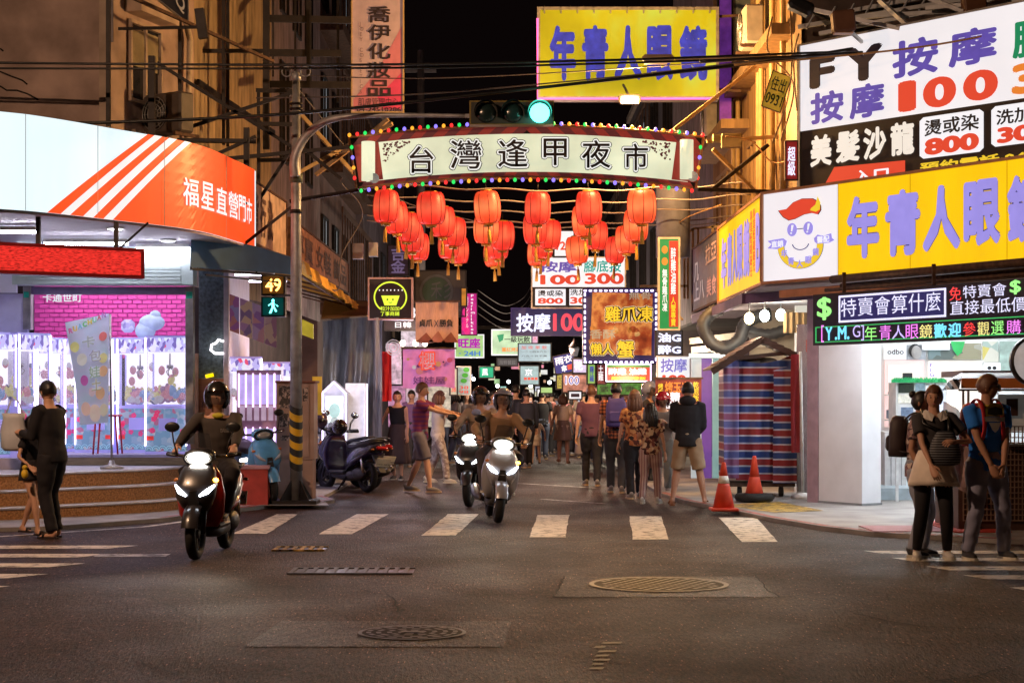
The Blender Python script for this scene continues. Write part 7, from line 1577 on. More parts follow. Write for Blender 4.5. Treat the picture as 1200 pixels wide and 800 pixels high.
        for i in range(7):
            for j in range(13): a = -PI + PI * (j + .0) / 12; pts.append(at(1.5 * math.cos(a) * 1.04, .05 + 1.45 * math.sin(a) * 1.03, .45 - 1.0 * i / 6))
        v.add(pts, [(i * 13 + j, i * 13 + j + 1, i * 13 + j + 14, i * 13 + j + 13) for i in range(6) for j in range(12)], True); P_('visor', v, o)
    # ---- top
    kind, tm = top[:2]
    if tm:
        c = MB(tm); g = .020 if kind != 'tank' else .012
        if kind == 'hoodie' or kind == 'jacket': g = .025
        pts = []; rr = []; t0 = {'tank': -.02, 'crop': .1}.get(kind, -.10)
        for a, x, y in rT:
            if a < t0 - .01 or a > .96: continue
            a2 = a if a > -.05 else -.13 * (1.2 if kind in ('hoodie', 'jacket') else 1); x2 = x if a > -.05 else .155; y2 = y if a > -.05 else .115
            pts.append(hc + up * a2 * .318 * H); rr.append(((max(x2, .15 if not fem else .13) if a < .9 else x2) * q + g, y2 * q + g))
        c.tube(pts, rr, 18, up=sv)
        for s in (-1, 1):
            fr = {'tee': .62, 'tank': .0, 'long': 2, 'hoodie': 2, 'jacket': 2}.get(kind, .62)
            if fr == 0: c.tube([sh[s] - sv * s * .06 - up * .02, sh[s] - sv * s * .01], [.05 * q, .05 * q], 8, rounded=True); continue
            r0 = (.062 + g * .5) * q
            if fr <= 1: c.tube([sh[s] - sv * s * .045, sh[s], sh[s].lerp(el[s], fr * .5), sh[s].lerp(el[s], fr)], [r0 * .95, r0, r0 * .98, r0 * .95], 12)
            else: c.tube([sh[s] - sv * s * .045, sh[s], sh[s].lerp(el[s], .5), el[s], el[s].lerp(wr[s], .5), el[s].lerp(wr[s], .94)], [r0, r0 * 1.02, r0 * .92, r0 * .84, r0 * .72, r0 * .55], 12)
        if lod < 2: c = fuse(c, .015 if lod == 0 else .024, 3)
        # folds
        for i_, v in enumerate(c.v): n_ = mnoise.noise(v * 9) * .006 + mnoise.noise(Vector((v.x * 6, v.y * 6, v.z * 16))) * .005; d_ = (v - (hc + up * (v - hc).dot(up))); c.v[i_] = v + d_.normalized() * n_ if d_.length > 1e-4 else v
        P_({'tee': 'shirt', 'long': 'shirt', 'tank': 'top', 'hoodie': 'hoodie', 'jacket': 'jacket', 'dress': 'dress'}.get(kind, 'shirt'), c)
        if kind in ('hoodie',):
            hd = MB(tm); hd.ell(nb + up * .01 - fw * .085, .12 * q, .075 * q, .075 * q, 14, 8); P_('hood', hd)
    kind, bm_ = bottom[:2]
    if bm_:
        c = MB(bm_); g = .016 if kind != 'leggings' else .006
        if kind in ('skirt', 'longskirt'):
            zb = bottom[2]; pts = []; rr = []; top_ = hc + up * .10 * H; n = 9
            for i in range(n):
                a = i / (n - 1); p = top_.lerp(Vector(((kn[1].x + kn[-1].x) / 2, (kn[1].y + kn[-1].y) / 2 * .6, zb)), a); pts.append(p); w_ = .15 + (bottom[3] - .15) * min(1, a * 1.1) ** .8; rr.append((w_ * q, w_ * .85 * q))
            c.tube(pts, rr, 26, up=sv)
            for i_, v in enumerate(c.v):
                a_ = math.atan2(v.y - hc.y, v.x - hc.x); k_ = max(0, (top_.z - v.z)) * .05; d_ = Vector((v.x - hc.x, v.y - hc.y, 0)).normalized(); c.v[i_] = v + d_ * k_ * math.sin(7 * a_ + 1)
            P_('skirt', c)
        else:
            end = {'shorts': .92, 'trousers': 2, 'leggings': 1.85, 'jeans': 2}[kind]
            c.tube([hc - up * .05 * H, hc - up * .01 * H, hc + up * .03 * H, hc + up * .065 * H], [((x + g) * q, (y + g) * q) for x, y in ((.12, .09), (.157, .117), (.155, .115), (.145, .105))], 16, up=sv)
            for s in (-1, 1):
                k1 = [.092, .088, .070, .062]; pts = [hp[s] + up * .02, hp[s].lerp(kn[s], .35)]; rr = [.095 + g, .090 + g]
                if end < 1: pts += [hp[s].lerp(kn[s], .7), hp[s].lerp(kn[s], end)]; rr += [.084 + g, .086 + g]
                else: pts += [hp[s].lerp(kn[s], .8), kn[s], kn[s].lerp(ank[s], .35), kn[s].lerp(ank[s], .75), kn[s].lerp(ank[s], 1.0 if end > 1.9 else .93)]; rr += [.066 + g, .060 + g, .056 + g, (.044 if kind == 'leggings' else .052) + g, (.036 if kind == 'leggings' else .050) + g]
                c.tube(pts, [r * q for r in rr], 14)
            if lod < 2: c = fuse(c, .015 if lod == 0 else .024, 3)
            if kind != 'leggings':
                for i_, v in enumerate(c.v): c.v[i_] = v + Vector((mnoise.noise(Vector((v.x * 9, v.y * 9, v.z * 14))), mnoise.noise(Vector((v.x * 9 + 5, v.y * 9, v.z * 14))), 0)) * .010
            P_({'shorts': 'shorts', 'leggings': 'leggings', 'jeans': 'jeans'}.get(kind, 'trousers'), c)
    for s in (-1, 1):
        sm_ = shoes or M('shoe_dark', (.03, .025, .025), .6); a_ = ank[s]; zf = a_.z - .078 * q; fd = Vector((s * .12, -1, 0)).normalized(); sd = Vector((fd.y, -fd.x, 0))
        c = MB(sm_[0] if isinstance(sm_, tuple) else sm_); sole = sm_[1] if isinstance(sm_, tuple) else sm_; sand = isinstance(sm_, tuple) and len(sm_) > 2
        base_ = Vector((a_.x, a_.y, zf))
        def ring(z, g): return [base_ + fd * (x + (g if x > 0 else -g)) * q + sd * y * (1 + g * 6) * q + Vector((0, 0, z)) for x, y in ((-.075, .0), (-.06, .032), (0, .036), (.09, .046), (.15, .042), (.185, .015), (.185, -.015), (.15, -.040), (.09, -.044), (0, -.034), (-.06, -.032))]
        if sand:
            c.rings([ring(0, 0), ring(.022, 0)], True, True, smooth=False); o = P_('sandal', c); st = MB(sm_[0]); m_ = base_ + fd * .10 * q
            st.tube([m_ + sd * .045 * q + Vector((0, 0, .02)), m_ + sd * .03 + Vector((0, 0, .062 * q)), m_ - sd * .03 + Vector((0, 0, .062 * q)), m_ - sd * .045 * q + Vector((0, 0, .02))], (.022, .022, .022, .022) and [.012] * 4, 6); P_('strap', st, o)
        else:
            c.tube([base_ + fd * -.045 * q + Vector((0, 0, .085 * q)), base_ + fd * -.03 * q + Vector((0, 0, .05 * q)), base_ + fd * .06 * q + Vector((0, 0, .045 * q)), base_ + fd * .14 * q + Vector((0, 0, .035 * q))], [(.036 * q, .036 * q), (.040 * q, .042 * q), (.044 * q, .040 * q), (.034 * q, .026 * q)], 12, up=sd, rounded=True)
            o = P_('shoe', c); st = MB(sole); st.rings([ring(0, .004), ring(.026, .004)], True, True, smooth=False); P_('sole', st, o)
    J = dict(ank=ank, hc=hc, nb=nb, sh=sh, wr=wr, el=el, up=up, sv=sv, fw=fw, q=q, hcn=hcn, at=at, t=t, kn=kn, hr=hr, H=H)
    return J
def wmat(J): return J['t'].matrix_basis.copy()
def attach(name, label, cat, J, build, group=None):
    """a thing carried by a person: its own top-level object in the person's frame"""
    t = J['t']; o = thing(name, label, cat, t.location, t.rotation_euler.z, group); o.rotation_euler = t.rotation_euler.copy(); MTX[o] = Matrix.Identity(4); build(o); return o
def backpack(J, label, m_, w_=.30, h_=.44, d_=.16, strap=None, detail=None):
    def bld(o):
        c = J['hc'] + J['up'] * .20 * J['H'] - J['fw'] * (.125 * J['q'] + d_ / 2); b = MB(m_); z0 = -h_ / 2; rs = []
        rot = Matrix((J['sv'], -J['fw'], J['up'])).transposed()
        for k, (z, a) in enumerate(((0, .75), (.03, .95), (.12, 1.0), (.26, 1.0), (.36, .93), (.42, .75), (.44, .45))):
            n = 16; ring = []
            for j in range(n):
                g = 2 * PI * j / n; x, y = math.cos(g), math.sin(g); x = math.copysign(abs(x) ** .6, x); y = math.copysign(abs(y) ** .7, y); ring.append(c + rot @ Vector((x * w_ / 2 * a, y * d_ / 2 * (a if z > .3 else 1), z0 + z * h_ / .44)))
            rs.append(ring)
        b.rings(rs, smooth=True); part('bag_body', b, o, False)
        pk = MB(detail or m_); pc = c - J['fw'] * (d_ / 2 + .0) + J['up'] * -.07; pk.cbox(pc, (w_ * .7, .05, h_ * .38), rot=rot, bev=.02); part('pocket', pk, o, False)
        for s in (-1, 1):
            q = J['q']; sh = J['sh'][s] - J['sv'] * s * .085; st = MB(strap or m_)
            pts = [c + J['up'] * .16 + J['sv'] * s * .09 + J['fw'] * .07, sh - J['fw'] * .08 + J['up'] * .075, sh + J['up'] * .095, sh + J['fw'] * .09 + J['up'] * .02, sh + J['fw'] * .135 - J['up'] * .16, sh + J['fw'] * .085 + J['sv'] * s * .02 - J['up'] * .30, c - J['up'] * .14 + J['sv'] * s * .12 + J['fw'] * .04]
            st.tube(catmull(pts, 5), (.022, .022) and [(.024, .008)] * (len(catmull(pts, 5))), 6, up=J['sv']); part('strap', st, o, False)
    return attach('backpack', label, 'backpack', J, bld)
# ---- fabrics
F = lambda k, c, r=.85, **kw: M('cloth_' + k, c, r, var=.12, vs=6, **kw)
black_c, charcoal, navyj, greyj, beige, creamf, whitef = F('black', (.012, .010, .014)), F('charcoal', (.04, .038, .045)), F('denim', (.07, .085, .14)), F('grey_jeans', (.32, .34, .42)), F('beige', (.40, .28, .18)), F('cream', (.88, .78, .68)), F('white', (.62, .58, .55))
def gl_(px, py, z=0.0): p = G(px, py, z); return (p.x, p.y, z)
sandal = (M('sandal_dark', (.03, .02, .02)), M('sandal_dark', (.03,) * 3), 1); sandal_b = (M('sandal_brown', (.25, .09, .03)), M('sandal_brown', (.2,) * 3), 1)
sneak = (M('shoe_white', (.55, .53, .50), .6), M('sole_white', (.6, .58, .5), .6)); sneak_d = (M('shoe_black', (.03, .028, .03), .6), M('sole_white', (.6,) * 3)); sneak_g = (M('shoe_grey', (.22, .20, .2), .6), M('sole_tan', (.5, .35, .2)))
# left edge pair
J = person('man in a black jacket and trousers with sandals standing before the arcade steps', gl_(62, 630), 1.73, R(-115), ('jacket', black_c), ('trousers', black_c), sandal, 'short', lean=.10, head=(R(-20), R(14)), feet={-1: (-.10, -.05, 0), 1: (.09, .05, 0)}, hands={-1: (-.10, -.42, 1.12), 1: (.12, -.34, 1.16)}, lod=0, sk=skin)
def ph(o): c = (J['wr'][-1] + J['wr'][1]) / 2 + Vector((0, -.10, .03)); part('phone_body', MB(black).cbox(c, (.16, .012, .08), bev=.005), o, False); part('screen', MB(M('phone_screen', (.6, .7, .9), emit=.9, light=False, var=0)).cbox(c + Vector((0, .0075, 0)), (.145, .002, .07)), o, False)
attach('phone', 'phone held up by the black jacket man at the left', 'phone', J, ph)
Jc = person('bare legged child in a black dress half hidden behind the black jacket man', gl_(37, 627.5), 1.36, R(60), ('tee', black_c), ('skirt', black_c, .62, .20), sandal, 'bob', fem=True, hands={-1: (-.22, -.20, .78), 1: (.16, -.25, .85)}, lod=1, sk=skin)
p = W(16, 505, 19.9); mb = MB(M('white_bag', (.60, .62, .68), .5, var=.1)); mb.rings([[p + Vector((math.cos(2 * PI * j / 12) * w_, math.sin(2 * PI * j / 12) * w_ * .5, z)) for j in range(12)] for w_, z in ((.10, -.22), (.14, -.18), (.15, 0), (.12, .14), (.13, .20))], smooth=True); mb.tube([p + Vector((-.08, 0, .2)), p + Vector((-.03, 0, .34)), p + Vector((.05, 0, .34)), p + Vector((.1, 0, .2))], .008, 5); solo('carrier_bag', mb, 'pale carrier bag held at the left edge beside the child', 'bag', loc=p)
p = W(29, 555, 19.7); mb = MB(M('yellow_toy', (.75, .50, .03), .5)); mb.ell(p, .04, .04, .055); mb.ell(p + Vector((0, 0, .07)), .03, .03, .03); solo('keyring_toy', mb, 'small yellow toy hanging below the carrier bag', 'toy', loc=p)
# right trio
printf = pattern('print_top', 'cells', [(.10, .06, .08), (.5, .35, .35), (.3, .18, .2), (.6, .5, .45)], (28, 28, 28), .85)
Jb = person('woman with a hair bun, patterned top and grey jeans, partly hidden at the right', gl_(1076, 652), 1.60, R(62), ('tee', printf), ('trousers', greyj), sneak_d, 'bun', hair_b, skin2, True, feet={-1: (-.10, .0, 0), 1: (.12, -.02, 0)}, lod=0, hands={1: (.20, .05, .8), -1: (-.2, -.1, .82)})
backpack(Jb, 'dark backpack worn by the woman with the hair bun', F('dark_bag', (.05, .035, .04), .6), .28, .40, .17)
Jw = person('woman in a dark shirt with white collar, cream skirt and black leggings', gl_(1094, 655), 1.66, R(-4), ('tee', F('charcoal2', (.045, .040, .045))), ('skirt', creamf, .70, .255), sneak, 'pony', hair_r, skin, True, feet={-1: (-.155, .0, 0), 1: (.13, -.02, 0)}, hands={-1: (-.06, -.30, .88), 1: (.15, -.26, 1.13)}, elbow={-1: (-1, .2, 0), 1: (1, .4, -.6)}, lod=0, head=(R(-8), R(4)))
def legg():
    q = Jw['q']
    for s in (-1, 1):
        k_ = Jw['kn'][s]; a_ = Jw['ank'][s] + Vector((0, 0, .02)); part('legging', MB(black_c).tube([Vector((k_.x * .8, .0, .80)), k_, k_.lerp(a_, .35), a_], [.095 * q, .068 * q, .066 * q, .045 * q], 14), Jw['t'], False)
    cl = MB(F('collar', (.72, .68, .64)))
    nbp = Jw['nb']
    for s in (-1, 1):
        pts = [nbp + Vector((s * .012, -.085, -.018)), nbp + Vector((s * .068, -.05, .022)), nbp + Vector((s * .085, .0, .03)), nbp + Vector((s * .135, -.035, -.012)), nbp + Vector((s * .10, -.10, -.055)), nbp + Vector((s * .04, -.125, -.075))]
        cl.prism(pts, (0, -.008, -.004))
    part('collar', cl, Jw['t'], False)
legg()
stripe = pattern('striped_bag', 'stripes_z', [(.02, .02, .03), (.22, .24, .27)], (1, 1, 42), .6, thr=[0, .72])
def cb(o):
    c = Jw['hc'] + Vector((.07, -.21, .17)); part('bag_body', MB(stripe).rings([[c + Vector((math.cos(2 * PI * j / 16) * w_, math.sin(2 * PI * j / 16) * w_ * .42, z)) for j in range(16)] for w_, z in ((.08, -.14), (.14, -.12), (.155, -.03), (.13, .08), (.09, .16), (.06, .19))], smooth=True), o, False)
    for s in (-1, 1): part('strap', MB(black).tube([c + Vector((s * .04, 0, .19)), Jw['sh'][s] + Vector((-s * .035, -.12, -.05)), Jw['sh'][s] + Vector((-s * .04, 0, .07))], .016, 6), o, False)
attach('shoulder_bag', 'black and white striped bag worn on the chest of the woman in the cream skirt', 'bag', Jw, cb)
bluet = F('blue_tee', (.02, .20, .80)); Jm = person('young man in a bright blue printed shirt and jeans with hands clasped', gl_(1155, 655), 1.76, R(16), ('tee', bluet), ('jeans', F('jeans2', (.28, .29, .42))), sneak_d, 'short', hair_r, skin2, hands={-1: (-.035, -.235, .80), 1: (.045, -.245, .79)}, elbow={-1: (-1, .3, 0), 1: (1, .3, 0)}, feet={-1: (-.17, .02, 0), 1: (.20, -.02, 0)}, lod=0, head=(R(48), R(-2)), curl=.9)
def deco():
    t = Jm['t']; c = Jm['hc'] + Jm['up'] * .235 * 1.76; y = -.140
    def plate(n, m_, pts, d): part(n, MB(m_).add([c + Vector((x, y - d + .30 * x * x * 3, z)) for x, z in pts], [tuple(range(len(pts)))]), t, False)
    plate('shirt_print', M('print_gold', (.55, .42, .08), .7), [(-.095, .03), (-.10, .10), (-.06, .145), (0, .16), (.06, .145), (.10, .10), (.095, .03)], .016)
    plate('shirt_print', M('print_black', (.02, .02, .02), .7), [(-.08, .05), (-.075, .10), (0, .12), (.075, .10), (.08, .05), (0, .035)], .019)
    plate('shirt_print', M('print_white', (.6, .6, .62), .7), [(-.11, .025), (.11, .025), (.10, -.02), (-.10, -.02)], .017); plate('shirt_print', M('print_white', (.6,) * 3), [(-.065, -.03), (.065, -.03), (.03, -.10), (0, -.125), (-.03, -.10)], .016)
    part('neckband', MB(F('yellow_band', (.6, .45, .05))).tube([Jm['nb'] + Vector((.080 * math.cos(a * PI / 8), .075 * math.sin(a * PI / 8) - .005, .005 - .028 * max(0, -math.sin(a * PI / 8)))) for a in range(17)], .010, 6), t, False)
    g = MB(black); at = Jm['at']; g.tube([at(s, -.0, .06) for s in (-1.05,)] + [at(-.95, -.55, .07), at(-.6, -.98, .06), at(0, -1.08, .08), at(.6, -.98, .06), at(.95, -.55, .07), at(1.05, 0, .06)], .005, 5)
    for s in (-1, 1): g.tube([at(s * .4 + .28 * math.cos(a * PI / 6), -1.02, .03 + .17 * math.sin(a * PI / 6)) for a in range(13)], .004, 5)
    part('glasses', g, t, False)
deco()
backpack(Jm, 'red backpack worn by the man in the blue shirt', F('red_bag', (.50, .02, .03), .6), .30, .42, .17)
# market crowd
hoodm = person('man in a black hooded top and beige shorts standing with his back turned', gl_(806, 592), 1.76, R(172), ('hoodie', black_c), ('shorts', beige), sandal_b, 'short', hair_b, skin2, hands={-1: (-.12, -.26, 1.02), 1: (.12, -.26, 1.04)}, feet={-1: (-.24, 0, 0), 1: (.22, -.02, 0)}, lod=0, head=(0, R(10)))
flor = pattern('floral_top', 'cells', [(.05, .015, .02), (.50, .30, .18), (.20, .06, .05), (.6, .45, .3)], (24, 24, 24), .85)
person('girl with long black hair, floral top and striped trousers in front of the plaid man', gl_(762, 590), 1.46, R(165), ('tee', flor), ('trousers', pattern('striped_trousers', 'stripes_x', [(.5, .36, .32), (.30, .16, .16)], (26, 1, 1), .85)), sneak, 'long', hair_b, skin, True, hands={1: (.10, -.25, .95)}, lod=1)
person('woman with curly brown hair and orange patterned top beside the backpack man', gl_(744, 584), 1.64, R(185), ('tee', pattern('orange_print', 'cells', [(.45, .14, .05), (.12, .03, .02), (.6, .3, .12)], (22, 22, 22), .85)), ('trousers', black_c), sneak_g, 'curly', hair_r, skin, True, lod=1, head=(R(-20), 0))
plaid = pattern('plaid_shirt', 'plaid', [(.50, .16, .06), (.18, .05, .03), (.03, .012, .015)], (17, 17, 17), .85, thr=[0, .3, .8])
Jp = person('man in an orange plaid shirt and dark trousers seen from behind', gl_(722, 577), 1.78, R(178), ('tee', plaid), ('trousers', charcoal), sneak_g, 'short', hair_b, skin, lod=1, head=(R(-25), R(4)))
backpack(Jp, 'violet blue backpack worn by the plaid shirt man', F('violet_bag', (.07, .05, .24), .7), .34, .46, .18)
Jq = person('man in a maroon violet shirt carrying a plastic bag, seen from behind', gl_(693, 569), 1.75, R(182), ('tee', F('maroon', (.12, .045, .08))), ('trousers', black_c), sneak_g, 'short', hair_r, skin, lod=1)
p = W(682, 520, 31.4); mb = MB(M('thin_plastic', (.45, .38, .36), .3, alpha=.7)); mb.rings([[p + Vector((math.cos(2 * PI * j / 12) * w_, math.sin(2 * PI * j / 12) * w_ * .5, z)) for j in range(12)] for w_, z in ((.08, -.2), (.13, -.15), (.12, .0), (.05, .14), (.02, .24))], smooth=True); solo('plastic_bag', mb, 'thin plastic bag hanging from the hand of the maroon shirt man', 'bag', loc=p)
person('woman in a cream blouse and beige skirt walking away holding a child by the hand', gl_(660, 543), 1.62, R(176), ('tee', F('blouse', (.85, .66, .50))), ('skirt', F('skirt_beige', (.36, .25, .20)), .55, .23), sandal_b, 'bob', hair_r, skin, True, feet={-1: (-.1, -.1, 0), 1: (.09, .2, .05)}, hands={1: (.30, .0, .72)}, lod=2)
person('small child in a white dress walking between the woman and the alley', gl_(628, 543), 1.10, R(180), ('tee', F('childtop', (.8, .64, .5))), ('skirt', F('childtop', (.6,) * 3), .42, .17), sandal, 'pony', hair_r, skin, True, lod=2, hands={-1: (-.22, 0, .62)})
helm_b = M('helmet_silver', (.22, .23, .32), .25, coat=.6); helm_r = M('helmet_red', (.40, .01, .03), .25, coat=.6); helm_k = M('helmet_black', (.02, .016, .015), .22, coat=.7)
person('woman with a dark red helmet and grey overalls looking down at her phone', gl_(777, 577), 1.60, R(-8), ('long', F('greytop', (.20, .19, .20))), ('trousers', F('overall', (.22, .26, .27))), sneak_g, 'helmet', helm_r, skin, True, hands={-1: (-.05, -.26, 1.12), 1: (.06, -.26, 1.14)}, head=(0, R(22)), lod=1)
person('man with a silver blue open helmet standing behind the red helmet woman', gl_(759, 568), 1.78, R(70), ('long', charcoal), ('trousers', charcoal), sneak_g, 'helmet', helm_b, skin, lod=1)
person('man in a purple red shirt and grey shorts striding across with arms stretched out', gl_(492, 577), 1.78, R(78), ('tee', pattern('purple_stripe', 'stripes_z', [(.13, .02, .13), (.22, .03, .08)], (1, 1, 14), .85)), ('shorts', F('greyshort', (.16, .14, .18))), sneak_g, 'short', hair_r, skin, feet={-1: (-.1, -.22, 0), 1: (.09, .2, .02)}, hands={-1: (-.10, -.62, 1.25), 1: (.14, -.58, 1.28)}, lod=1, curl=.5)
person('woman in a black top and long dark skirt beside the parked scooters', gl_(466, 562), 1.66, R(-10), ('tank', black_c), ('longskirt', F('dkskirt', (.07, .045, .045)), .30, .24), sneak_d, 'bun', hair_b, skin, True, hands={-1: (-.34, -.1, .92), 1: (.2, -.05, .8)}, lod=1, head=(R(10), 0))
person('person in a white grey shirt and patterned pale trousers passing behind the purple shirt man', gl_(513, 566), 1.66, R(85), ('tee', F('whiteshirt', (.50, .45, .45))), ('trousers', pattern('pale_print_trousers', 'cells', [(.4, .34, .32), (.55, .5, .48), (.28, .22, .22)], (20, 20, 20), .85)), sneak, 'bob', hair_r, skin, feet={-1: (-.09, -.2, 0), 1: (.09, .18, 0)}, hands={-1: (-.1, -.5, 1.15), 1: (.1, -.45, 1.1)}, lod=1)
person('man in a pale grey shirt facing the camera left of the tall dark shirt man', gl_(578, 548), 1.68, R(15), ('tee', F('palegrey', (.30, .29, .36))), ('trousers', charcoal), sneak_g, 'short', hair_b, skin, lod=2)
person('tall man in a dark navy shirt at the middle of the alley', gl_(604, 546), 1.82, R(170), ('tee', F('navyshirt', (.02, .022, .04))), ('trousers', black_c), sneak_g, 'short', hair_b, skin, lod=2)
person('broad man in dark clothes just right of the tall navy shirt man', gl_(617, 548), 1.72, R(190), ('long', F('navy2', (.03, .035, .05))), ('trousers', black_c), sneak_g, 'short', hair_b, skin, lod=2)
person('man in a black shirt with pale sleeves ahead of the small child', gl_(635, 538), 1.70, R(180), ('tee', black_c), ('trousers', navyj), sneak_g, 'short', hair_b, skin, lod=2)
for k, (px, D, H, rz, c, hr_, s) in enumerate(((547, 48, 1.66, 10, (.25, .2, .2), 'long', 'far walker below the green 24H sign'), (562, 52, 1.72, 170, (.12, .1, .12), 'short', 'far walker in dark grey under the green light box'), (590, 55, 1.6, 0, (.4, .3, .28), 'bob', 'far walker in pale pink left of the navy shirt man'), (646, 50, 1.7, 175, (.22, .25, .33), 'short', 'far walker in blue grey left of the cream blouse woman'), (652, 56, 1.66, 185, (.1, .1, .14), 'short', 'farther dark walker above the child'), (672, 48, 1.62, 20, (.35, .12, .12), 'long', 'far woman in a dull red top right of the cream blouse'), (683, 46, 1.7, 175, (.28, .2, .16), 'short', 'far brown shirted walker left of the maroon shirt man'), (622, 60, 1.7, 180, (.2, .2, .22), 'short', 'farthest grey walker at the alley centre'), (533, 42, 1.68, 100, (.3, .25, .25), 'bob', 'far person behind the passing walkers'), (482, 40, 1.7, 20, (.2, .1, .25), 'short', 'person with dark hair and violet shirt behind the black dress woman'), (708, 40, 1.7, 170, (.06, .06, .09), 'short', 'dark walker between maroon and plaid men'), (556, 44, 1.64, 150, (.5, .42, .4), 'bob', 'far woman in a pale top behind the scooters'), (570, 46, 1.74, 200, (.05, .05, .06), 'short', 'far man in black behind the silver scooter rider'), (641, 47, 1.68, 165, (.3, .1, .08), 'short', 'far man in a rust shirt beside the cream blouse woman'), (698, 43, 1.6, 10, (.45, .4, .42), 'long', 'long haired woman in grey facing the camera deep in the alley'), (588, 62, 1.7, 180, (.3, .3, .32), 'short', 'farthest pair left walker'), (520, 47, 1.7, 60, (.15, .2, .2), 'short', 'far man in teal at the left stalls'), (734, 41, 1.72, 20, (.2, .06, .05), 'short', 'man in dark red facing out between the plaid and curly haired figures'))):
    person(s, ((px - VX) * D / FP, D, 0), H, R(rz), ('tee', M('cloth_far%d' % k, c, .85)), ('trousers', charcoal if k % 2 else navyj), sneak_g, hr_, hair_b, skin, k % 3 == 0, lod=2, feet={-1: (-.09, -.12, 0), 1: (.09, .12, 0)}, group=None)
# ================================================================ scooters
tyre_m = M('tyre', (.015, .014, .014), .75, bump=.3, bs=60); rim_m = M('rim_dark', (.10, .10, .11), .35, .8)
seat_m = M('seat_vinyl', (.02, .018, .022), .45, bump=.15, bs=120); plas = M('grey_plastic', (.045, .043, .045), .5)
def sec(mb, rows, n=16, p=.65):
    """loft along the scooter: rows of (y, z, half width, half height)"""
    rs = []
    for y, z, w_, h_ in rows:
        r_ = []
        for j in range(n):
            a = 2 * PI * j / n; c_, s_ = math.cos(a), math.sin(a); r_.append(Vector((math.copysign(abs(c_) ** p, c_) * w_, y, z + math.copysign(abs(s_) ** p, s_) * h_)))
        rs.append(r_)
    return mb.rings(rs, smooth=True)
def secz(mb, rows, n=16, p=.7):
    """loft upward: rows of (z, y, half width, half depth)"""
    rs = []
    for z, y, w_, d_ in rows:
        r_ = []
        for j in range(n):
            a = 2 * PI * j / n; c_, s_ = math.cos(a), math.sin(a); r_.append(Vector((math.copysign(abs(c_) ** p, c_) * w_, y + math.copysign(abs(s_) ** p, s_) * d_, z)))
        rs.append(r_)
    return mb.rings(rs, smooth=True)
def wheel(t, y, z=.25, r=.25, w_=.055):
    mb = MB(tyre_m); n, m_ = 28, 8; vs = []
    for i in range(n):
        a = 2 * PI * i / n
        for j in range(m_): b = 2 * PI * j / m_; rr = r - .05 + .05 * math.cos(b); vs.append(Vector((w_ * math.sin(b), y + rr * math.cos(a), z + rr * math.sin(a))))
    mb.add(vs, [(i * m_ + j, i * m_ + (j + 1) % m_, ((i + 1) % n) * m_ + (j + 1) % m_, ((i + 1) % n) * m_ + j) for i in range(n) for j in range(m_)], True); o = part('wheel', mb, t, False)
    mb = MB(rim_m); mb.cyl((-.035, y, z), (.035, y, z), .045, 14)
    for k in range(5): a = 2 * PI * k / 5; d = Vector((0, math.cos(a), math.sin(a))); mb.bar(Vector((0, y, z)) + d * .03, Vector((0, y, z)) + d * (r - .08), .03, .03)
    n = 24
    mb.tube([(0, y + (r - .085) * math.cos(2 * PI * k / n), z + (r - .085) * math.sin(2 * PI * k / n)) for k in range(n + 1)], .02, 6); part('rim', mb, o, False)
    part('brake_disc', MB(chrome).cyl((-.052, y, z), (-.058, y, z), .10, 20), o, False)
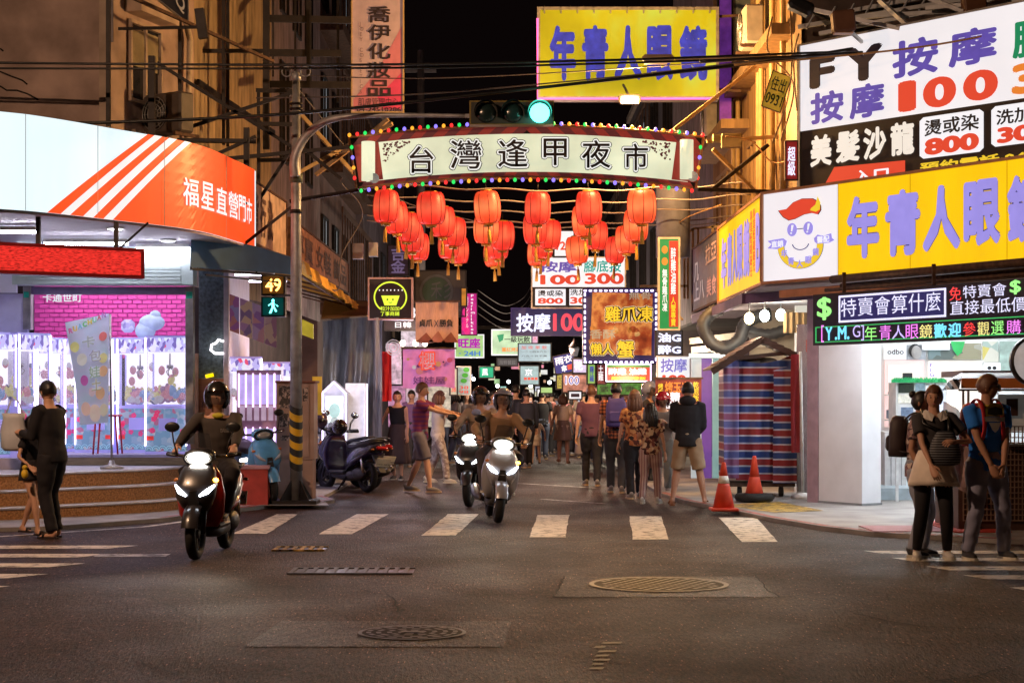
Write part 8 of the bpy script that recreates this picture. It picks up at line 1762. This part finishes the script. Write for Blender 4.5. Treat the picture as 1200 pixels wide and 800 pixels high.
def scooter(label, loc, rz, paint, lit=0, tilt=0, accent=None, slant=1, amber=True, windscreen=True, plate=True, group='scooters'):
    t = thing('scooter', label, 'scooter', loc, rz); MTX[t] = Matrix.Identity(4)
    if tilt: t.rotation_euler = (0, tilt, rz)
    P_ = lambda n, mb, par=t, **k: part(n, mb, par, False, **k); accent = accent or paint
    wheel(t, -.65); wheel(t, .62)
    mb = MB(plas)
    for s in (-1, 1): mb.tube([(s * .075, -.65, .25), (s * .075, -.58, .50)], .024, 8)
    P_('fork', mb)
    mb = MB(paint); n = 14; vs = []
    for i in range(n + 1):
        a = R(15 + 150 * i / n); r_ = .285
        for x, k_ in ((-.078, .93), (-.06, 1.0), (0, 1.03), (.06, 1.0), (.078, .93)): vs.append(Vector((x, -.65 - r_ * k_ * math.cos(a) * 1.0, .25 + r_ * k_ * math.sin(a))))
    mb.add(vs, [(i * 5 + j, i * 5 + j + 1, i * 5 + j + 6, i * 5 + j + 5) for i in range(n) for j in range(4)], True); P_('front_fender', mb)
    P_('front_fairing', secz(MB(paint), [(.42, -.50, .07, .03), (.50, -.60, .14, .09), (.60, -.64, .19, .11), (.72, -.60, .20, .11), (.84, -.53, .17, .09), (.93, -.47, .12, .06)]))
    P_('leg_shield', secz(MB(accent), [(.30, -.36, .15, .03), (.42, -.40, .22, .05), (.62, -.44, .24, .06), (.80, -.42, .20, .05), (.90, -.40, .13, .04)]))
    mb = MB(M('fairing_dark', (.02, .02, .022), .3, coat=.5)); mb.prism([(-.055, -.735, .50), (.055, -.735, .50), (.035, -.755, .66), (-.035, -.755, .66)], (0, .04, 0)); P_('nose_grille', mb)
    P_('floorboard', MB(plas).cbox((0, -.12, .31), (.34, .50, .07), bev=.03))
    P_('under_body', sec(MB(plas), [(-.35, .26, .10, .05), (.0, .24, .12, .07), (.35, .28, .12, .10), (.62, .27, .07, .06)]))
    P_('rear_body', sec(MB(paint), [(.10, .46, .12, .15), (.22, .54, .17, .17), (.50, .62, .18, .14), (.75, .70, .15, .09), (.95, .76, .09, .045)]))
    P_('side_panel', sec(MB(accent), [(.12, .40, .135, .05), (.40, .50, .19, .05), (.80, .66, .145, .04)]))
    P_('seat', sec(MB(seat_m), [(.04, .70, .07, .03), (.14, .735, .13, .05), (.38, .745, .15, .055), (.48, .775, .15, .06), (.74, .82, .13, .05), (.88, .83, .09, .03)]))
    P_('grab_rail', MB(plas).tube([(-.13, .62, .82), (-.13, .88, .86), (0, .96, .87), (.13, .88, .86), (.13, .62, .82)], .016, 8))
    P_('exhaust', MB(M('exhaust', (.10, .09, .085), .35, .8)).tube([(-.17, .20, .25), (-.19, .40, .27), (-.20, .60, .31), (-.20, .88, .36)], [.03, .06, .07, .055], 12, rounded=True))
    P_('engine', MB(plas).ell((.10, .50, .30), .06, .20, .10, 12, 8))
    for s in (-1, 1): P_('shock_absorber', MB(chrome).tube([(s * .12, .66, .32), (s * .13, .58, .60)], .024, 8))
    mb = MB(plas); mb.tube([(-.33, -.33, 1.00), (-.20, -.40, .985), (0, -.44, .97), (.20, -.40, .985), (.33, -.33, 1.00)], .016, 8); P_('handlebar', mb)
    for s in (-1, 1):
        P_('grip', MB(rubber).tube([(s * .36, -.30, 1.0), (s * .24, -.375, .99)], .022, 8)); P_('brake_lever', MB(chrome).tube([(s * .34, -.38, 1.0), (s * .22, -.44, .985)], .008, 6))
        o = P_('mirror', MB(black).ell((s * .30, -.36, 1.26), .075, .018, .05, 14, 8)); P_('mirror_stem', MB(steel).tube([(s * .24, -.40, .99), (s * .27, -.42, 1.12), (s * .30, -.36, 1.22)], .008, 6), o); P_('mirror_glass', MB(M('mirror_glass', (.5, .55, .6), .05, 1, var=0)).ell((s * .30, -.345, 1.26), .065, .008, .042, 14, 6), o)
    P_('handlebar_cover', secz(MB(paint), [(.90, -.44, .09, .06), (.96, -.47, .16, .08), (1.02, -.46, .15, .07), (1.06, -.43, .08, .03)]))
    hl = M('headlight_lit', (1, .93, .80), emit=60, var=0) if lit else M('headlight_off', (.5, .5, .5), .1, .3)
    P_('headlight', MB(hl).ell((0, -.545, .965), .105 if lit else .10, .03, .05, 18, 8)); P_('headlight_bezel', MB(black).tube([(.135 * math.cos(a * PI / 10), -.54, .965 + .070 * math.sin(a * PI / 10)) for a in range(21)], .014, 6))
    for s in (-1, 1):
        dl = M('daylight_led', (.85, .92, 1), emit=9, var=0, light=False) if lit else M('led_off', (.35, .36, .38), .2)
        P_('running_light', MB(dl).tube([(s * .07, -.755, .62), (s * .13, -.735, .655), (s * .185, -.665, .71)], [.012, .024, .012], 8, rounded=True))
        on = lit and amber and s == 1
        P_('indicator', MB(M('indicator_lit', (1, .42, .03), emit=25, var=0) if on else M('indicator_off', (.5, .15, .02), .3)).ell((s * .19, -.62, .76), .028, .03, .02, 10, 6))
        P_('indicator', MB(M('indicator_off', (.5, .15, .02), .3)).ell((s * .14, .93, .70), .03, .02, .018, 10, 6))
    if windscreen: mb = MB(M('smoked_screen', (.04, .04, .045), .1, alpha=.6, var=0)); mb.add([(-.13, -.52, 1.04), (.13, -.52, 1.04), (.09, -.46, 1.20), (-.09, -.46, 1.20), (0, -.55, 1.04), (0, -.49, 1.21)], [(0, 4, 5, 3), (4, 1, 2, 5)], True); P_('windscreen', mb)
    P_('tail_light', MB(M('tail_lens', (.35, .01, .01), .25)).cbox((0, .985, .73), (.22, .05, .06), bev=.02))
    P_('rear_fender', MB(plas).prism([(-.07, .80, .60), (.07, .80, .60), (.06, 1.06, .32), (-.06, 1.06, .32)], (0, .015, .02)))
    if plate:
        m_ = Matrix.Rotation(R(-28), 3, 'X'); o = P_('licence_plate', MB(M('plate', (.62, .58, .48), .5)).cbox((0, 1.045, .50), (.26, .012, .15), rot=m_)); f = Fr((.115, 1.03, .44), (-1, 0, 0), .23, .11, (0, -.45, .9)); f.n = Vector((0, .9, .43)); P_('lettering', f.text(MB(M('plate_ink', (.02, .02, .02))), 'MKR-206', 0, .1, 1, .9, .022, .02), o)
    if not lit: P_('kickstand', MB(steel).tube([(.12, .15, .25), (.2, .05, .02)], .012, 6))
    return t
def rider(label, loc, rz, top, bottom, helm, tilt=0, lod=0, head=(0, 0), lean=.16, shoes=None, sk=None, hz=.84):
    return person(label, loc, 1.72, rz, top, bottom, shoes or sneak_d, 'helmet', helm, sk or skin, hips=(0, .30, hz), lean=lean, feet={-1: (-.16, -.16, .345), 1: (.16, -.16, .345)}, hands={-1: (-.30, -.30, 1.025), 1: (.30, -.30, 1.025)}, elbow={-1: (-1, .3, -.4), 1: (1, .3, -.4)}, knee={-1: (-.5, -1, .6), 1: (.5, -1, .6)}, head=head, lod=lod, curl=1.2, tilt=tilt)
drk_p = M('paint_graphite', (.030, .026, .028), .28, coat=.6, var=.08); red_p = M('paint_red', (.45, .02, .015), .3, coat=.5); silv = M('paint_silver', (.42, .42, .46), .3, .3, coat=.6, var=.06); blk_p = M('paint_black_violet', (.018, .016, .030), .25, coat=.7); blu_p = M('paint_sky_blue', (.10, .32, .60), .3, coat=.6)
def fwd(rz): return Vector((math.sin(rz), -math.cos(rz), 0))
rz = R(-4); fc = G(229, 656); o_ = fc - fwd(rz) * .65; L1 = (o_.x, o_.y, 0)
scooter('dark scooter with red side panel and lit headlight coming straight at the camera', L1, rz, drk_p, 1, 0, red_p)
r1 = rider('rider in a dark jacket and black helmet on the nearest oncoming scooter', L1, rz, ('long', F('riderjacket', (.055, .045, .040))), ('trousers', black_c), helm_k, head=(R(30), 0), lean=.10)
f = Fr(r1['hc'] + Vector((.06, -.17, .36)), (1, .2, 0), .12, .035); part('lettering', f.text(MB(M('jacket_print', (.3, .28, .27))), 'RIDING\nSPORT', 0, 0, 1, 1, .004, .0), r1['t'], False)
part('collar_patch', MB(M('yellow_patch', (.55, .48, .03), .6)).ell(r1['nb'] + Vector((.03, -.10, -.02)), .06, .02, .03, 10, 6), r1['t'], False)
def headbeam(loc, rz, e, col=(1, .85, .62), tilt=0):
    p = Vector(loc) + fwd(rz) * .66 + Vector((0, 0, .965)); l = lamp_light('headlight_beam', p, e, col, .06, 'SPOT', spot=75); aim(l, p + fwd(rz) * 6 + Vector((0, 0, -.9)))
headbeam(L1, rz, 22)
rz = R(5); fc = G(583, 613); o_ = fc - fwd(rz) * .65; L2 = (o_.x, o_.y, 0)
scooter('silver scooter leaning over the crosswalk with its big headlight on', L2, rz, silv, 1, R(5), silv)
rider('rider crouched low on the silver scooter leaning over the crosswalk', L2, rz, ('long', F('tanjacket', (.30, .18, .10))), ('trousers', F('riderpants', (.06, .05, .06))), helm_b, R(5), lean=.38, head=(0, R(-10)))
headbeam(L2, rz, 22)
rz = R(-10); p = W(551, 519, 25.3); L3 = (p.x - fwd(rz).x * .55, 25.3 + .55, 0)
scooter('dark scooter with round lit headlight following just behind the silver one', L3, rz, drk_p, 1, 0, drk_p)
rider('rider with a blue face mask and beige top on the dark following scooter', L3, rz, ('long', F('beigetop', (.45, .32, .22))), ('trousers', F('camo', (.12, .10, .08))), helm_k, lod=1)
p = Vector(L3) + fwd(rz) * .02 + Vector((0, 0, 1.36)); headbeam(L3, rz, 18)
# pillion / mask
p = W(558, 483, 25.35); solo('face_mask', MB(M('mask_blue', (.32, .36, .55), .8)).ell(p + Vector((0, .1, 0)), .07, .06, .05, 12, 8), 'pale blue face mask worn by the rider behind', 'mask', loc=p)
# parked
rz = R(217); c = G(430, 577); o_ = c + fwd(rz) * .62; scooter('black violet parked scooter showing its tail and licence plate', (o_.x, o_.y, 0), rz, blk_p, 0, R(-4), M('paint_violet', (.022, .016, .07), .3, coat=.6))
scooter('second black parked scooter mostly hidden behind the first', (o_.x - .05, o_.y + 1.0, 0), R(222), blk_p, 0, R(-4), None, windscreen=False)
scooter('third dark parked scooter behind the utility cabinet', (o_.x - .35, o_.y + 1.7, 0), R(225), drk_p, 0, R(-4))
p = W(398, 500, 29.2); t = thing('helmet', 'black helmet hung on a parked scooter in front of the dollhouse case', 'helmet', p); part('shell', MB(helm_k).ell(p, .13, .15, .13, 16, 10), t); part('visor', MB(M('visor', (.03,) * 3)).ell(p + Vector((0, -.05, -.01)), .115, .115, .06, 14, 8), t)
p = W(375, 492, 28.9); t = thing('helmet', 'dark violet helmet resting on the parked scooter next to the cabinet', 'helmet', p); part('shell', MB(M('helmet_violet', (.05, .03, .08), .3, coat=.6)).ell(p, .13, .15, .14, 16, 10), t); part('visor', MB(M('visor', (.03,) * 3)).ell(p + Vector((0, -.05, -.01)), .115, .115, .06, 14, 8), t)
rz = R(24); c = G(317, 591, .05); o_ = c - fwd(rz) * .65; scooter('sky blue scooter parked facing out beside the utility cabinet', (o_.x, o_.y + .15, .05), rz, blu_p, 0, R(-5), blu_p, windscreen=False, plate=False)
